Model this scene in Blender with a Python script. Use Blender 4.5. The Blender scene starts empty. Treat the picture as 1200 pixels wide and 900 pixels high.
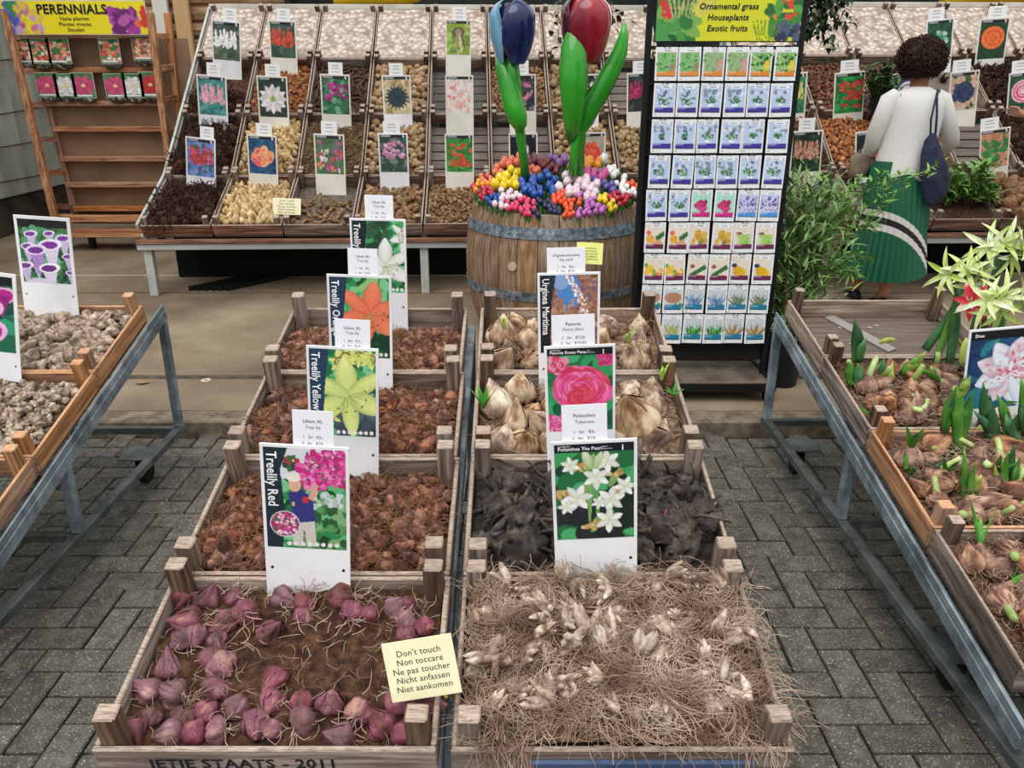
import bpy, bmesh, math, random
import numpy as np
from mathutils import Vector, Matrix, noise, Euler

R = random.Random(7)
scene = bpy.context.scene
C = scene.collection
PI = math.pi

# ---------------------------------------------------------------- camera, sky, sun, exposure
CAM_Z, FPX = 1.65, 945.0
PITCH = math.atan(360.0 / FPX)
cam_d = bpy.data.cameras.new('camera'); cam = bpy.data.objects.new('camera', cam_d); C.objects.link(cam)
cam.location = (0, 0, CAM_Z); cam.rotation_euler = (PI / 2 - PITCH, 0, 0)
cam_d.sensor_fit = 'HORIZONTAL'; cam_d.sensor_width = 36.0; cam_d.lens = 36.0 * FPX / 1200.0
cam_d.clip_start = 0.05; cam_d.clip_end = 200
scene.camera = cam
world = bpy.data.worlds.new('overcast_sky'); scene.world = world; world.use_nodes = True
wb = world.node_tree.nodes['Background']
wb.inputs[1].default_value = 1.35
# overcast sky: brighter overhead than at the horizon, dim ground below it
_n, _l = world.node_tree.nodes, world.node_tree.links
_tc = _n.new('ShaderNodeTexCoord'); _sp = _n.new('ShaderNodeSeparateXYZ'); _rp = _n.new('ShaderNodeValToRGB'); _mr = _n.new('ShaderNodeMapRange')
_mr.inputs['From Min'].default_value = -1; _l.new(_tc.outputs['Generated'], _sp.inputs[0]); _l.new(_sp.outputs[2], _mr.inputs[0]); _l.new(_mr.outputs[0], _rp.inputs[0])
_e = _rp.color_ramp.elements; _e[0].position = .46; _e[0].color = (.10, .095, .09, 1); _e[1].position = 1.0; _e[1].color = (.97, .985, 1.0, 1)
_x = _e.new(.52); _x.color = (.36, .365, .37, 1)
_l.new(_rp.outputs[0], wb.inputs[0])
sun_d = bpy.data.lights.new('sun', 'SUN'); sun = bpy.data.objects.new('sun', sun_d); C.objects.link(sun)
sun_d.energy = 1.5; sun_d.angle = math.radians(50); sun_d.color = (1.0, 0.98, 0.95)
sun.rotation_euler = (math.radians(28), math.radians(-12), 0)
scene.view_settings.view_transform = 'Standard'; scene.view_settings.look = 'None'
scene.view_settings.gamma = 1.0; scene.view_settings.use_curve_mapping = False
scene.view_settings.exposure = 0.33

# ---------------------------------------------------------------- helpers
CP, SP = math.cos(PITCH), math.sin(PITCH)
def at(px, py, Y):
    u = (px - 600) / FPX; v = (py - 450) / FPX
    t = Y / (CP - v * SP)
    return Vector((u * t, Y, CAM_Z - t * (v * CP + SP)))
def slab_z(Y): return 0.07 + 0.025 * (Y - 3.7)

def lin(c):
    if isinstance(c, str):
        c = c.lstrip('#'); c = [int(c[i:i + 2], 16) / 255 for i in (0, 2, 4)]
    return tuple((x / 12.92 if x <= .04045 else ((x + .055) / 1.055) ** 2.4) for x in c)
def srgb(c):
    if isinstance(c, str):
        c = c.lstrip('#'); c = [int(c[i:i + 2], 16) / 255 for i in (0, 2, 4)]
    return np.array(c[:3], float)

MATS = {}
def mat(name, stops, ns=6.0, scale=(1, 1, 1), detail=4, rough=.7, bump=0.0, bscale=None, rnd=0.0, metal=0.0, spec=.3, coat=0.0, distort=0.0, hue=0.0, gen=False):
    """procedural principled material: noise -> colour ramp, optional bump and per-object value change"""
    if name in MATS: return MATS[name]
    m = bpy.data.materials.new(name); m.use_nodes = True; nt = m.node_tree; N = nt.nodes; L = nt.links
    b = N['Principled BSDF']; b.inputs['Roughness'].default_value = rough; b.inputs['Metallic'].default_value = metal
    b.inputs['Specular IOR Level'].default_value = spec; b.inputs['Coat Weight'].default_value = coat
    if isinstance(stops, str): stops = [(0, stops)]
    if len(stops) == 1 and not rnd and not bump:
        b.inputs['Base Color'].default_value = (*lin(stops[0][1]), 1); MATS[name] = m; return m
    tc = N.new('ShaderNodeTexCoord'); mp = N.new('ShaderNodeMapping'); mp.inputs['Scale'].default_value = scale
    L.new(tc.outputs['Generated' if gen else 'Object'], mp.inputs['Vector'])
    oi = N.new('ShaderNodeObjectInfo')
    vm = N.new('ShaderNodeVectorMath'); vm.operation = 'SCALE'; vm.inputs['Scale'].default_value = 7.0
    cb = N.new('ShaderNodeCombineXYZ')
    for k in range(3): L.new(oi.outputs['Random'], cb.inputs[k])
    L.new(cb.outputs[0], vm.inputs[0])
    va = N.new('ShaderNodeVectorMath'); va.operation = 'ADD'
    L.new(mp.outputs[0], va.inputs[0]); L.new(vm.outputs[0], va.inputs[1])
    nz = N.new('ShaderNodeTexNoise'); nz.inputs['Scale'].default_value = ns; nz.inputs['Detail'].default_value = detail
    nz.inputs['Roughness'].default_value = .6; nz.inputs['Distortion'].default_value = distort
    L.new(va.outputs[0], nz.inputs['Vector'])
    rp = N.new('ShaderNodeValToRGB'); cr = rp.color_ramp
    while len(cr.elements) < len(stops): cr.elements.new(0.5)
    for e, (p, c) in zip(cr.elements, stops): e.position = .5 + (p - .5) * .62; e.color = (*lin(c), 1)
    L.new(nz.outputs['Fac'], rp.inputs['Fac'])
    src = rp.outputs['Color']
    if rnd or hue:
        hs = N.new('ShaderNodeHueSaturation')
        mr = N.new('ShaderNodeMapRange'); mr.inputs['To Min'].default_value = 1 - rnd; mr.inputs['To Max'].default_value = 1 + rnd
        L.new(oi.outputs['Random'], mr.inputs['Value']); L.new(mr.outputs[0], hs.inputs['Value'])
        if hue:
            mh = N.new('ShaderNodeMath'); mh.operation = 'MULTIPLY'; mh.inputs[1].default_value = 7.31; L.new(oi.outputs['Random'], mh.inputs[0])
            fr = N.new('ShaderNodeMath'); fr.operation = 'FRACT'; L.new(mh.outputs[0], fr.inputs[0])
            m2 = N.new('ShaderNodeMapRange'); m2.inputs['To Min'].default_value = 1 - hue; m2.inputs['To Max'].default_value = 1 + hue * .3
            L.new(fr.outputs[0], m2.inputs['Value']); L.new(m2.outputs[0], hs.inputs['Saturation'])
        L.new(src, hs.inputs['Color']); src = hs.outputs['Color']
    L.new(src, b.inputs['Base Color'])
    if bump:
        bp = N.new('ShaderNodeBump'); bp.inputs['Strength'].default_value = bump; bp.inputs['Distance'].default_value = .01
        if bscale:
            n2 = N.new('ShaderNodeTexNoise'); n2.inputs['Scale'].default_value = bscale; n2.inputs['Detail'].default_value = 3
            L.new(va.outputs[0], n2.inputs['Vector']); L.new(n2.outputs['Fac'], bp.inputs['Height'])
        else: L.new(nz.outputs['Fac'], bp.inputs['Height'])
        L.new(bp.outputs[0], b.inputs['Normal'])
    MATS[name] = m
    return m

def print_mat(name='printed_card', rough=.45):
    if name in MATS: return MATS[name]
    m = bpy.data.materials.new(name); m.use_nodes = True; nt = m.node_tree
    a = nt.nodes.new('ShaderNodeAttribute'); a.attribute_name = 'col'
    b = nt.nodes['Principled BSDF']; b.inputs['Roughness'].default_value = rough
    nt.links.new(a.outputs['Color'], b.inputs['Base Color']); MATS[name] = m
    return m

class MB:
    """collects shapes for ONE mesh object"""
    def __init__(s): s.v = []; s.f = []; s.mi = []; s.cm = 0
    def add(s, vs, fs):
        o = len(s.v); s.v += [tuple(p) for p in vs]
        s.f += [tuple(o + i for i in f) for f in fs]; s.mi += [s.cm] * len(fs); return s
    def box(s, c, d, rot=None, ch=0.0):
        cx, cy, cz = c; x, y, z = d[0] / 2, d[1] / 2, d[2] / 2
        if ch <= 0:
            vs = [Vector((a * x, b * y, e * z)) for e in (-1, 1) for b in (-1, 1) for a in (-1, 1)]
            fs = [(0, 2, 3, 1), (4, 5, 7, 6), (0, 1, 5, 4), (2, 6, 7, 3), (0, 4, 6, 2), (1, 3, 7, 5)]
        else:
            ch = min(ch, x * .9, y * .9, z * .9); vs = []; idx = {}
            for a in (-1, 1):
                for b in (-1, 1):
                    for e in (-1, 1):
                        for k in range(3):
                            p = [a * x, b * y, e * z]
                            for q in range(3):
                                if q != k: p[q] -= (a, b, e)[q] * ch
                            idx[(a, b, e, k)] = len(vs); vs.append(Vector(p))
            g = lambda a, b, e, k: idx[(a, b, e, k)]
            fs = []
            for sgn in (-1, 1):
                q = [g(sgn, -1, -1, 0), g(sgn, 1, -1, 0), g(sgn, 1, 1, 0), g(sgn, -1, 1, 0)]; fs.append(tuple(q if sgn > 0 else q[::-1]))
                q = [g(-1, sgn, -1, 1), g(1, sgn, -1, 1), g(1, sgn, 1, 1), g(-1, sgn, 1, 1)]; fs.append(tuple(q[::-1] if sgn > 0 else q))
                q = [g(-1, -1, sgn, 2), g(1, -1, sgn, 2), g(1, 1, sgn, 2), g(-1, 1, sgn, 2)]; fs.append(tuple(q if sgn > 0 else q[::-1]))
            for a in (-1, 1):
                for b in (-1, 1):
                    fs.append((g(a, b, -1, 0), g(a, b, 1, 0), g(a, b, 1, 1), g(a, b, -1, 1)))
                    fs.append((g(a, -1, b, 0), g(a, 1, b, 0), g(a, 1, b, 2), g(a, -1, b, 2)))
                    fs.append((g(-1, a, b, 1), g(1, a, b, 1), g(1, a, b, 2), g(-1, a, b, 2)))
                    for e in (-1, 1): fs.append((g(a, b, e, 0), g(a, b, e, 1), g(a, b, e, 2)))
        if rot is not None:
            r = Euler(rot).to_matrix() if not isinstance(rot, Matrix) else rot
            vs = [r @ p for p in vs]
        return s.add([(p[0] + cx, p[1] + cy, p[2] + cz) for p in vs], fs)
    def bar(s, p0, p1, w, h, ch=0.0, up=(0, 0, 1)):
        p0, p1 = Vector(p0), Vector(p1); d = p1 - p0; L = d.length; y = d.normalized(); upv = Vector(up)
        if abs(y.dot(upv)) > .98: upv = Vector((0, 1, 0)) if abs(y.y) < .9 else Vector((1, 0, 0))
        x = y.cross(upv).normalized(); z = x.cross(y)
        return s.box((p0 + p1) / 2, (w, L, h), Matrix((x, y, z)).transposed(), ch)
    def tube(s, pts, rad, n=6, cap=True):
        pts = [Vector(p) for p in pts]; k = len(pts)
        if not hasattr(rad, '__len__'): rad = [rad] * k
        t0 = (pts[1] - pts[0]).normalized(); a = Vector((0, 0, 1)) if abs(t0.z) < .9 else Vector((1, 0, 0))
        u = t0.cross(a).normalized(); vs = []
        for i in range(k):
            t = (pts[min(i + 1, k - 1)] - pts[max(i - 1, 0)]).normalized()
            u = (u - t * u.dot(t)); u = u.normalized() if u.length > 1e-6 else t.orthogonal().normalized()
            w = t.cross(u)
            for j in range(n):
                an = 2 * PI * j / n; vs.append(pts[i] + (u * math.cos(an) + w * math.sin(an)) * rad[i])
        fs = [(i * n + j, i * n + (j + 1) % n, (i + 1) * n + (j + 1) % n, (i + 1) * n + j) for i in range(k - 1) for j in range(n)]
        if cap: fs += [tuple(range(n))[::-1], tuple((k - 1) * n + j for j in range(n))]
        return s.add(vs, fs)
    def rings(s, rr, closed_ends=True):
        """rr: list of rings, each a list of n points"""
        n = len(rr[0]); vs = [p for r in rr for p in r]; k = len(rr)
        fs = [(i * n + j, i * n + (j + 1) % n, (i + 1) * n + (j + 1) % n, (i + 1) * n + j) for i in range(k - 1) for j in range(n)]
        if closed_ends: fs += [tuple(range(n))[::-1], tuple((k - 1) * n + j for j in range(n))]
        return s.add(vs, fs)
    def lathe(s, prof, n=16, c=(0, 0, 0), cap=True):
        return s.rings([[(c[0] + r * math.cos(2 * PI * j / n), c[1] + r * math.sin(2 * PI * j / n), c[2] + z) for j in range(n)] for r, z in prof], cap)
    def sphere(s, c, r, nu=10, nv=7, fn=None):
        rr = []
        for i in range(nv + 1):
            th = PI * i / nv; th = min(max(th, .06), PI - .06); ring = []
            for j in range(nu):
                ph = 2 * PI * j / nu
                d = Vector((math.sin(th) * math.cos(ph), math.sin(th) * math.sin(ph), -math.cos(th)))
                k = fn(d) if fn else 1.0
                ring.append((c[0] + d.x * r[0] * k, c[1] + d.y * r[1] * k, c[2] + d.z * r[2] * k))
            rr.append(ring)
        return s.rings(rr)
    def leaf(s, p, d, nrm, L, w, droop=.2, seg=3, fold=.15):
        """pointed leaf blade from p along d"""
        p = Vector(p); d = Vector(d).normalized(); nrm = Vector(nrm); sd = d.cross(nrm)
        sd = sd.normalized() if sd.length > 1e-5 else d.orthogonal().normalized(); up = sd.cross(d)
        vs = []; fs = []
        for i in range(seg + 1):
            t = i / seg; ww = w * math.sin(PI * (0.12 + .88 * t)) ** .8 * (1 if t < 1 else 0) + (.0004 if t == 1 else 0)
            c = p + d * L * t - up * droop * L * t * t
            vs += [c - sd * ww / 2 + up * fold * ww, c, c + sd * ww / 2 + up * fold * ww]
        for i in range(seg):
            a = i * 3
            fs += [(a, a + 1, a + 4, a + 3), (a + 1, a + 2, a + 5, a + 4)]
        return s.add(vs, fs)
    def xf(s, M):
        s.v = [tuple(M @ Vector(p)) for p in s.v]; return s
    def mesh(s, name, mats, smooth=False):
        me = bpy.data.meshes.new(name); me.from_pydata(s.v, [], s.f)
        for m in (mats if isinstance(mats, (list, tuple)) else [mats]): me.materials.append(m)
        if len(me.materials) > 1: me.polygons.foreach_set('material_index', s.mi)
        if smooth: me.polygons.foreach_set('use_smooth', [True] * len(me.polygons))
        me.update(); return me
    def build(s, name, mats, parent=None, smooth=False, M=None):
        return ob(name, s.mesh(name, mats, smooth), parent, M)

def ob(name, data, parent=None, M=None):
    o = bpy.data.objects.new(name, data); C.objects.link(o)
    if parent is not None: o.parent = parent
    if M is not None: o.matrix_local = M
    return o
def tag(o, label=None, cat=None, group=None, kind=None):
    if label: o['label'] = label
    if cat: o['category'] = cat
    if group: o['group'] = group
    if kind: o['kind'] = kind
    return o
def thing(name, label, cat, M=None, group=None):
    o = ob(name, None, None, M); o.empty_display_size = .05
    return tag(o, label, cat, group)
def T(x, y=None, z=None):
    return Matrix.Translation(Vector((x, y, z)) if y is not None else Vector(x))
def RX(a): return Matrix.Rotation(a, 4, 'X')
def RY(a): return Matrix.Rotation(a, 4, 'Y')
def RZ(a): return Matrix.Rotation(a, 4, 'Z')
def SC(k): return Matrix.Scale(k, 4)
def rrot(rng=R): return Euler((rng.uniform(0, 2 * PI), rng.uniform(0, 2 * PI), rng.uniform(0, 2 * PI))).to_matrix().to_4x4()
def nz3(x, y, z): return noise.noise(Vector((x, y, z)))

# ---------------------------------------------------------------- flat print painter (card pictures)
class Pic:
    def __init__(s, w, h, bg='#ffffff'):
        s.w, s.h = w, h; s.a = np.zeros((h, w, 3)); s.a[:] = srgb(bg); s.H = h / w
        yy, xx = np.mgrid[0:h, 0:w]; s.X = (xx + .5) / w; s.Y = (yy + .5) / w
    def put(s, m, c, al=1.0):
        c = srgb(c); m = (m * al)[..., None] if m.dtype != bool else (m.astype(float) * al)[..., None]
        s.a = s.a * (1 - m) + c * m; return s
    def rect(s, x0, y0, x1, y1, c, al=1): return s.put((s.X >= x0) & (s.X < x1) & (s.Y >= y0) & (s.Y < y1), c, al)
    def ell(s, cx, cy, rx, ry, c, ang=0, al=1):
        dx, dy = s.X - cx, s.Y - cy; ca, sa = math.cos(ang), math.sin(ang)
        u, v = (dx * ca + dy * sa) / rx, (-dx * sa + dy * ca) / ry
        return s.put(np.clip((1.15 - np.sqrt(u * u + v * v)) * 5, 0, 1) if al < 1 else (u * u + v * v < 1), c, al)
    def poly(s, pts, c, al=1):
        m = np.zeros(s.X.shape, bool); n = len(pts)
        for i in range(n):
            x0, y0 = pts[i]; x1, y1 = pts[(i + 1) % n]
            if y0 == y1: continue
            cond = (s.Y >= min(y0, y1)) & (s.Y < max(y0, y1)); xi = x0 + (s.Y - y0) * (x1 - x0) / (y1 - y0)
            m ^= cond & (s.X < xi)
        return s.put(m, c, al)
    def blobs(s, n, cols, r0, r1, box=None, seed=0, asp=1.6, al=1):
        r = random.Random(seed); x0, y0, x1, y1 = box or (0, 0, 1, s.H)
        for _ in range(n):
            q = r.uniform(r0, r1); s.ell(r.uniform(x0, x1), r.uniform(y0, y1), q, q * r.uniform(1 / asp, asp), r.choice(cols), r.uniform(0, PI), al)
        return s
    def petal(s, cx, cy, ang, L, w, c, c2=None, bend=0):
        """petal from centre outwards, c at the tip, c2 towards the base"""
        ux, uy = math.cos(ang), math.sin(ang); dx, dy = s.X - cx, s.Y - cy
        t = (dx * ux + dy * uy) / L; q = (-dx * uy + dy * ux) - bend * t * t * L
        tt = np.clip(t, 0, 1); hw = w * np.sin(PI * np.clip(.06 + .94 * tt, 0, 1)) ** .75
        m = (t > 0) & (t < 1) & (np.abs(q) < hw)
        if c2 is None: return s.put(m, c)
        k = np.clip(t, 0, 1)[..., None]; col = srgb(c2) * (1 - k) + srgb(c) * k
        col = col * (1 - .18 * np.clip(np.abs(q) / (hw + 1e-6), 0, 1)[..., None] ** 3)
        s.a = np.where(m[..., None], col, s.a); return s
    def flower(s, cx, cy, r, n, c, c2, ctr=None, w=.3, a0=0, rc=.15, layers=1):
        for l in range(layers):
            rr = r * (1 - l / max(1, layers) * .75); nn = max(5, int(n * (1 - .1 * l)))
            for i in range(nn): s.petal(cx, cy, a0 + l * .4 + 2 * PI * i / nn, rr, rr * w, c if (i + l) % 2 else tuple(np.clip(srgb(c) * .88, 0, 1)), c2)
        if ctr: s.ell(cx, cy, r * rc, r * rc, ctr)
        return s
    def grain(s, k=.05, seed=1):
        g = np.random.RandomState(seed).normal(0, k, s.a.shape[:2])[..., None]; s.a = np.clip(s.a + g, 0, 1); return s
    def header(s, hh=.13, col='#0c0d12'):
        s.rect(0, 0, 1, hh, col); s.rect(.05, hh * .3, .42, hh * .62, '#c8ccd2', .8); s.rect(.58, hh * .35, .7, hh * .55, '#9aa0a8', .7)
        s.ell(.88, hh * .35, .02, hh * .22, '#e8e8e8'); s.rect(.86, hh * .5, .9, hh * .85, '#d8d8d8'); return s

def print_grid(name, pic, w, h, parent, M, mname='printed_card'):
    """thin flat print: a grid of w x h in the XZ plane facing -Y, coloured from the picture"""
    nx, ny = pic.w, pic.h
    xs = np.linspace(-w / 2, w / 2, nx); zs = np.linspace(h, 0, ny)
    V = np.zeros((ny, nx, 3)); V[..., 0] = xs[None, :]; V[..., 2] = zs[:, None]
    i = np.arange(ny * nx).reshape(ny, nx)
    Fq = np.stack([i[:-1, :-1], i[1:, :-1], i[1:, 1:], i[:-1, 1:]], -1).reshape(-1, 4)
    me = bpy.data.meshes.new(name); nf = len(Fq)
    me.vertices.add(nx * ny); me.vertices.foreach_set('co', V.ravel())
    me.loops.add(nf * 4); me.loops.foreach_set('vertex_index', Fq.ravel().astype(np.int32))
    me.polygons.add(nf); me.polygons.foreach_set('loop_start', np.arange(0, nf * 4, 4, dtype=np.int32))
    me.update(calc_edges=True)
    at_ = me.color_attributes.new('col', 'FLOAT_COLOR', 'POINT')
    a = np.clip(pic.a, 0, 1); l = np.where(a <= .04045, a / 12.92, ((a + .055) / 1.055) ** 2.4)
    full = np.ones((ny, nx, 4)); full[..., :3] = l
    at_.data.foreach_set('color', full.ravel().astype(np.float32))
    me.materials.append(print_mat(mname))
    return ob(name, me, parent, M)

def text_mesh(body, size, align='CENTER', bold=0.0, shear=0.0, spacing=1.0, line=1.0, sx=1.0, vertical=False, mono=False):
    cu = bpy.data.curves.new('lettering', 'FONT'); cu.body = body; cu.size = size; cu.align_x = align; cu.align_y = 'CENTER'
    cu.offset = bold * size; cu.shear = shear; cu.space_character = spacing; cu.space_line = line; cu.resolution_u = 2; cu.fill_mode = 'FRONT'
    o = bpy.data.objects.new('lettering', cu)
    me = bpy.data.meshes.new_from_object(o); bpy.data.objects.remove(o); bpy.data.curves.remove(cu)
    for v in me.vertices:
        x, y = v.co.x * sx, v.co.y
        if vertical: x, y = y, -x
        v.co = (x, 0, y)
    return me
def lettering(body, size, m, parent, M, **k):
    me = text_mesh(body, size, **k); me.materials.append(m); return ob('lettering', me, parent, M)
# ---------------------------------------------------------------- common materials
def wood(name, cols, axis, rnd=.12, rough=.75):
    sc = {'x': (2.2, 34, 34), 'y': (34, 2.2, 34), 'z': (34, 34, 2.2)}[axis]
    return mat(name + '_' + axis, [(.28, cols[0]), (.5, cols[1]), (.72, cols[2])], ns=1.6, scale=sc, detail=6, rough=rough, bump=.25, rnd=rnd, distort=.4, hue=.25)
WOODS = {'grey': ('#4c3f37', '#7a6759', '#a08e80'), 'pine': ('#7d5233', '#a5754f', '#c4946c'), 'red': ('#523526', '#7b5542', '#9b7560'), 'pale': ('#66554a', '#967f70', '#bba898'), 'base': ('#5a4c43', '#655850', '#73655b'), 'dark': ('#3d2d24', '#5f4838', '#80654f')}
def W(k, ax): return wood('wood_' + k, WOODS[k], ax)
GALV = mat('galvanised_steel', [(.3, '#596369'), (.5, '#78848b'), (.75, '#9aa5ab')], ns=9, detail=5, rough=.55, metal=.3, rnd=.05)
GALV_D = mat('dull_steel', [(.3, '#464b4c'), (.7, '#6a706f')], ns=9, rough=.55, metal=.4)
BLACK = mat('black_metal', '#101113', rough=.5)
RUBBER = mat('black_rubber', '#151515', rough=.8)
WHITE = mat('white_board', [(.3, '#dcdcdf'), (.7, '#f1f1f4')], ns=3, rough=.5)
CREAM = mat('cream_board', [(.3, '#d9d4c8'), (.7, '#ece8dd')], ns=3, rough=.5)
PAPER = mat('white_paper', '#f4f5fb', rough=.6)
INK = mat('black_ink', '#1d1f26', rough=.6)
GREYINK = mat('grey_ink', '#5f646e', rough=.6)
WHITEINK = mat('white_ink', '#f3f3f3', rough=.5)

# ---------------------------------------------------------------- ground: herringbone bricks, kerb, concrete terrace
def speckle_brick():
    m = bpy.data.materials.new('speckled_brick'); m.use_nodes = True; N = m.node_tree.nodes; L = m.node_tree.links
    b = N['Principled BSDF']; b.inputs['Roughness'].default_value = .8; b.inputs['Specular IOR Level'].default_value = .25
    tc = N.new('ShaderNodeTexCoord'); oi = N.new('ShaderNodeObjectInfo')
    cb = N.new('ShaderNodeCombineXYZ'); [L.new(oi.outputs['Random'], cb.inputs[k]) for k in range(3)]
    vm = N.new('ShaderNodeVectorMath'); vm.operation = 'MULTIPLY_ADD'; vm.inputs[1].default_value = (9, 9, 9)
    L.new(cb.outputs[0], vm.inputs[0]); L.new(tc.outputs['Object'], vm.inputs[2])
    n1 = N.new('ShaderNodeTexNoise'); n1.inputs['Scale'].default_value = 22; n1.inputs['Detail'].default_value = 6; L.new(vm.outputs[0], n1.inputs['Vector'])
    r1 = N.new('ShaderNodeValToRGB'); e = r1.color_ramp.elements; e[0].position = .3; e[0].color = (*lin('#403e37'), 1); e[1].position = .75; e[1].color = (*lin('#666258'), 1)
    L.new(n1.outputs['Fac'], r1.inputs['Fac'])
    n2 = N.new('ShaderNodeTexNoise'); n2.inputs['Scale'].default_value = 170; n2.inputs['Detail'].default_value = 2; L.new(vm.outputs[0], n2.inputs['Vector'])
    r2 = N.new('ShaderNodeValToRGB'); e = r2.color_ramp.elements; e[0].position = .60; e[0].color = (0, 0, 0, 1); e[1].position = .66; e[1].color = (.55, .55, .55, 1); L.new(n2.outputs['Fac'], r2.inputs['Fac'])
    mx = N.new('ShaderNodeMix'); mx.data_type = 'RGBA'; L.new(r2.outputs[0], mx.inputs[0]); L.new(r1.outputs[0], mx.inputs[6]); mx.inputs[7].default_value = (*lin('#b3b1aa'), 1)
    hs = N.new('ShaderNodeHueSaturation'); mr = N.new('ShaderNodeMapRange'); mr.inputs['To Min'].default_value = .82; mr.inputs['To Max'].default_value = 1.15
    L.new(oi.outputs['Random'], mr.inputs[0]); L.new(mr.outputs[0], hs.inputs['Value']); L.new(mx.outputs[2], hs.inputs['Color']); L.new(hs.outputs[0], b.inputs['Base Color'])
    bp = N.new('ShaderNodeBump'); bp.inputs['Strength'].default_value = .5; bp.inputs['Distance'].default_value = .004; L.new(n2.outputs['Fac'], bp.inputs['Height']); L.new(bp.outputs[0], b.inputs['Normal'])
    return m
BRICK = speckle_brick()
JOINT = mat('joint_sand', [(.3, '#0f0d0b'), (.7, '#221e19')], ns=30, rough=.95)
floor = MB().box((0, .3, -.10), (14, 6.84, .164)).build('floor', JOINT); tag(floor, 'dark grey brick pavement laid in herringbone', kind='structure')
BA = .1033; g = .0038; ch = .004
def brick_verts(lx, ly):
    x, y = lx / 2 - g, ly / 2 - g
    m = MB(); rr = []
    for (ix, z) in ((0, -.022), (0, -ch), (ch, 0)):
        rr.append([(-x + ix, -y + ix, z), (x - ix, -y + ix, z), (x - ix, y - ix, z), (-x + ix, y - ix, z)])
    m.rings(rr); return m
bh = brick_verts(2 * BA, BA).mesh('paving_brick', BRICK); bv = brick_verts(BA, 2 * BA).mesh('paving_brick', BRICK)
cells = []
for j in range(-30, 20):
    for i in range(-52, 40):
        t = (i + j) % 4
        if t == 0: c = (.838 + (i + 1) * BA, 1.729 + (j + .5) * BA, 0)
        elif t == 2: c = (.838 + (i + .5) * BA, 1.729 + (j + 1) * BA, 1)
        else: continue
        if c[1] > 3.62 or abs(c[0]) > 4.2: continue
        cells.append(c)
def brick_rank(c):
    x, y, _ = c; d = CAM_Z; Zc = y * CP + d * SP; 
    if Zc < .5: return 99
    px = 600 + FPX * x / Zc; py = 450 + FPX * (d * CP - y * SP) / Zc
    if not (-40 < px < 1240 and py < 930): return 50 + Zc
    if -.72 < x < .47 and y < 2.9: return 40 + Zc        # under the middle tables
    if 105 + (880 - py) * .45 + 10 < px < 935 - (880 - py) * .33 - 10 and py > 380: return 40 + Zc
    if x < -1.62 and y < 3.2 and px < (650 - py) * .64: return 30 + Zc
    if x > 1.35 and y < 3.3 and px > 912 + (py - 375) * .61: return 30 + Zc
    return Zc
cells.sort(key=brick_rank)
bulk = MB()
for k, (x, y, v) in enumerate(cells):
    jz = R.uniform(-.0025, .0025); tl = (R.uniform(-.006, .006), R.uniform(-.006, .006), R.uniform(-.006, .006))
    M = T(x, y, jz) @ Euler(tl).to_matrix().to_4x4()
    if k < 300: ob('paving_brick', bv if v else bh, floor, M)
    else:
        q = brick_verts(BA, 2 * BA) if v else brick_verts(2 * BA, BA); q.xf(M); bulk.add(q.v, q.f)
tag(bulk.build('paving_bricks', BRICK, floor), kind='stuff')
KERB = mat('kerb_concrete', [(.3, '#5a5044'), (.7, '#857763')], ns=14, rough=.85, bump=.3, rnd=.1)
CONC = mat('terrace_concrete', [(.2, '#5f5142'), (.5, '#7b6b57'), (.8, '#948370')], ns=1.3, detail=9, rough=.85, bump=.25, bscale=60)
kerb = MB().box((0, 3.71, -.02), (14, .10, .15)).build('trim_1', JOINT); tag(kerb, 'kerb between the brick pavement and the terrace', kind='structure')
for k in range(-5, 6):
    MB().box((k * 1.0 + .3, 3.70, .0), (.992, .14, .14), ch=.008).build('kerb_stone', KERB, kerb)
slab = MB(); y0, y1 = 3.765, 11.0
slab.add([(-7, y0, slab_z(y0)), (7, y0, slab_z(y0)), (7, y1, slab_z(y1)), (-7, y1, slab_z(y1)), (-7, y0, -.1), (7, y0, -.1), (7, y1, -.1), (-7, y1, -.1)],
         [(0, 1, 2, 3), (4, 7, 6, 5), (0, 4, 5, 1), (2, 6, 7, 3), (1, 5, 6, 2), (0, 3, 7, 4)])
slab = slab.build('floor_terrace', CONC); tag(slab, 'worn beige concrete terrace behind the kerb', kind='structure')
DARKSEAM = mat('dark_seam', [(.3, '#3a332c'), (.7, '#554b40')], ns=20, rough=.9)
for (yy, w, x0, x1, m, nm) in ((4.22, .05, -6, 6, DARKSEAM, 'joint_strip'), (5.93, .012, -6, 6, DARKSEAM, 'joint_strip'), (6.45, .02, -6, 1.0, mat('pale_line', '#b3a78f', rough=.8), 'pale_line')):
    MB().box(((x0 + x1) / 2, yy, slab_z(yy) + .0005), (x1 - x0, w, .004), rot=(.025, 0, 0)).build(nm, m, slab)
o = MB().lathe([(.012, 0), (.03, 0), (.03, .004), (.012, .004), (.012, 0)], 14, cap=False).build('metal_ring', mat('pale_ring', '#b9b4a6', rough=.6), M=T(*at(242, 451, 4.17)[:2], slab_z(4.17)) @ SC(.9))
tag(o, 'small pale ring lying on the dark joint of the concrete terrace', 'ring')
o = MB().leaf((0, 0, .003), (1, .2, 0), (0, 0, 1), .075, .05, 0, 3, .1).build('fallen_leaf', mat('dry_leaf', '#8a6c4c', rough=.8), M=T(*at(160, 451, 4.12)[:2], slab_z(4.12) + .002))
tag(o, 'small dry leaf lying on the concrete left of the middle crates', 'leaf')

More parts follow.
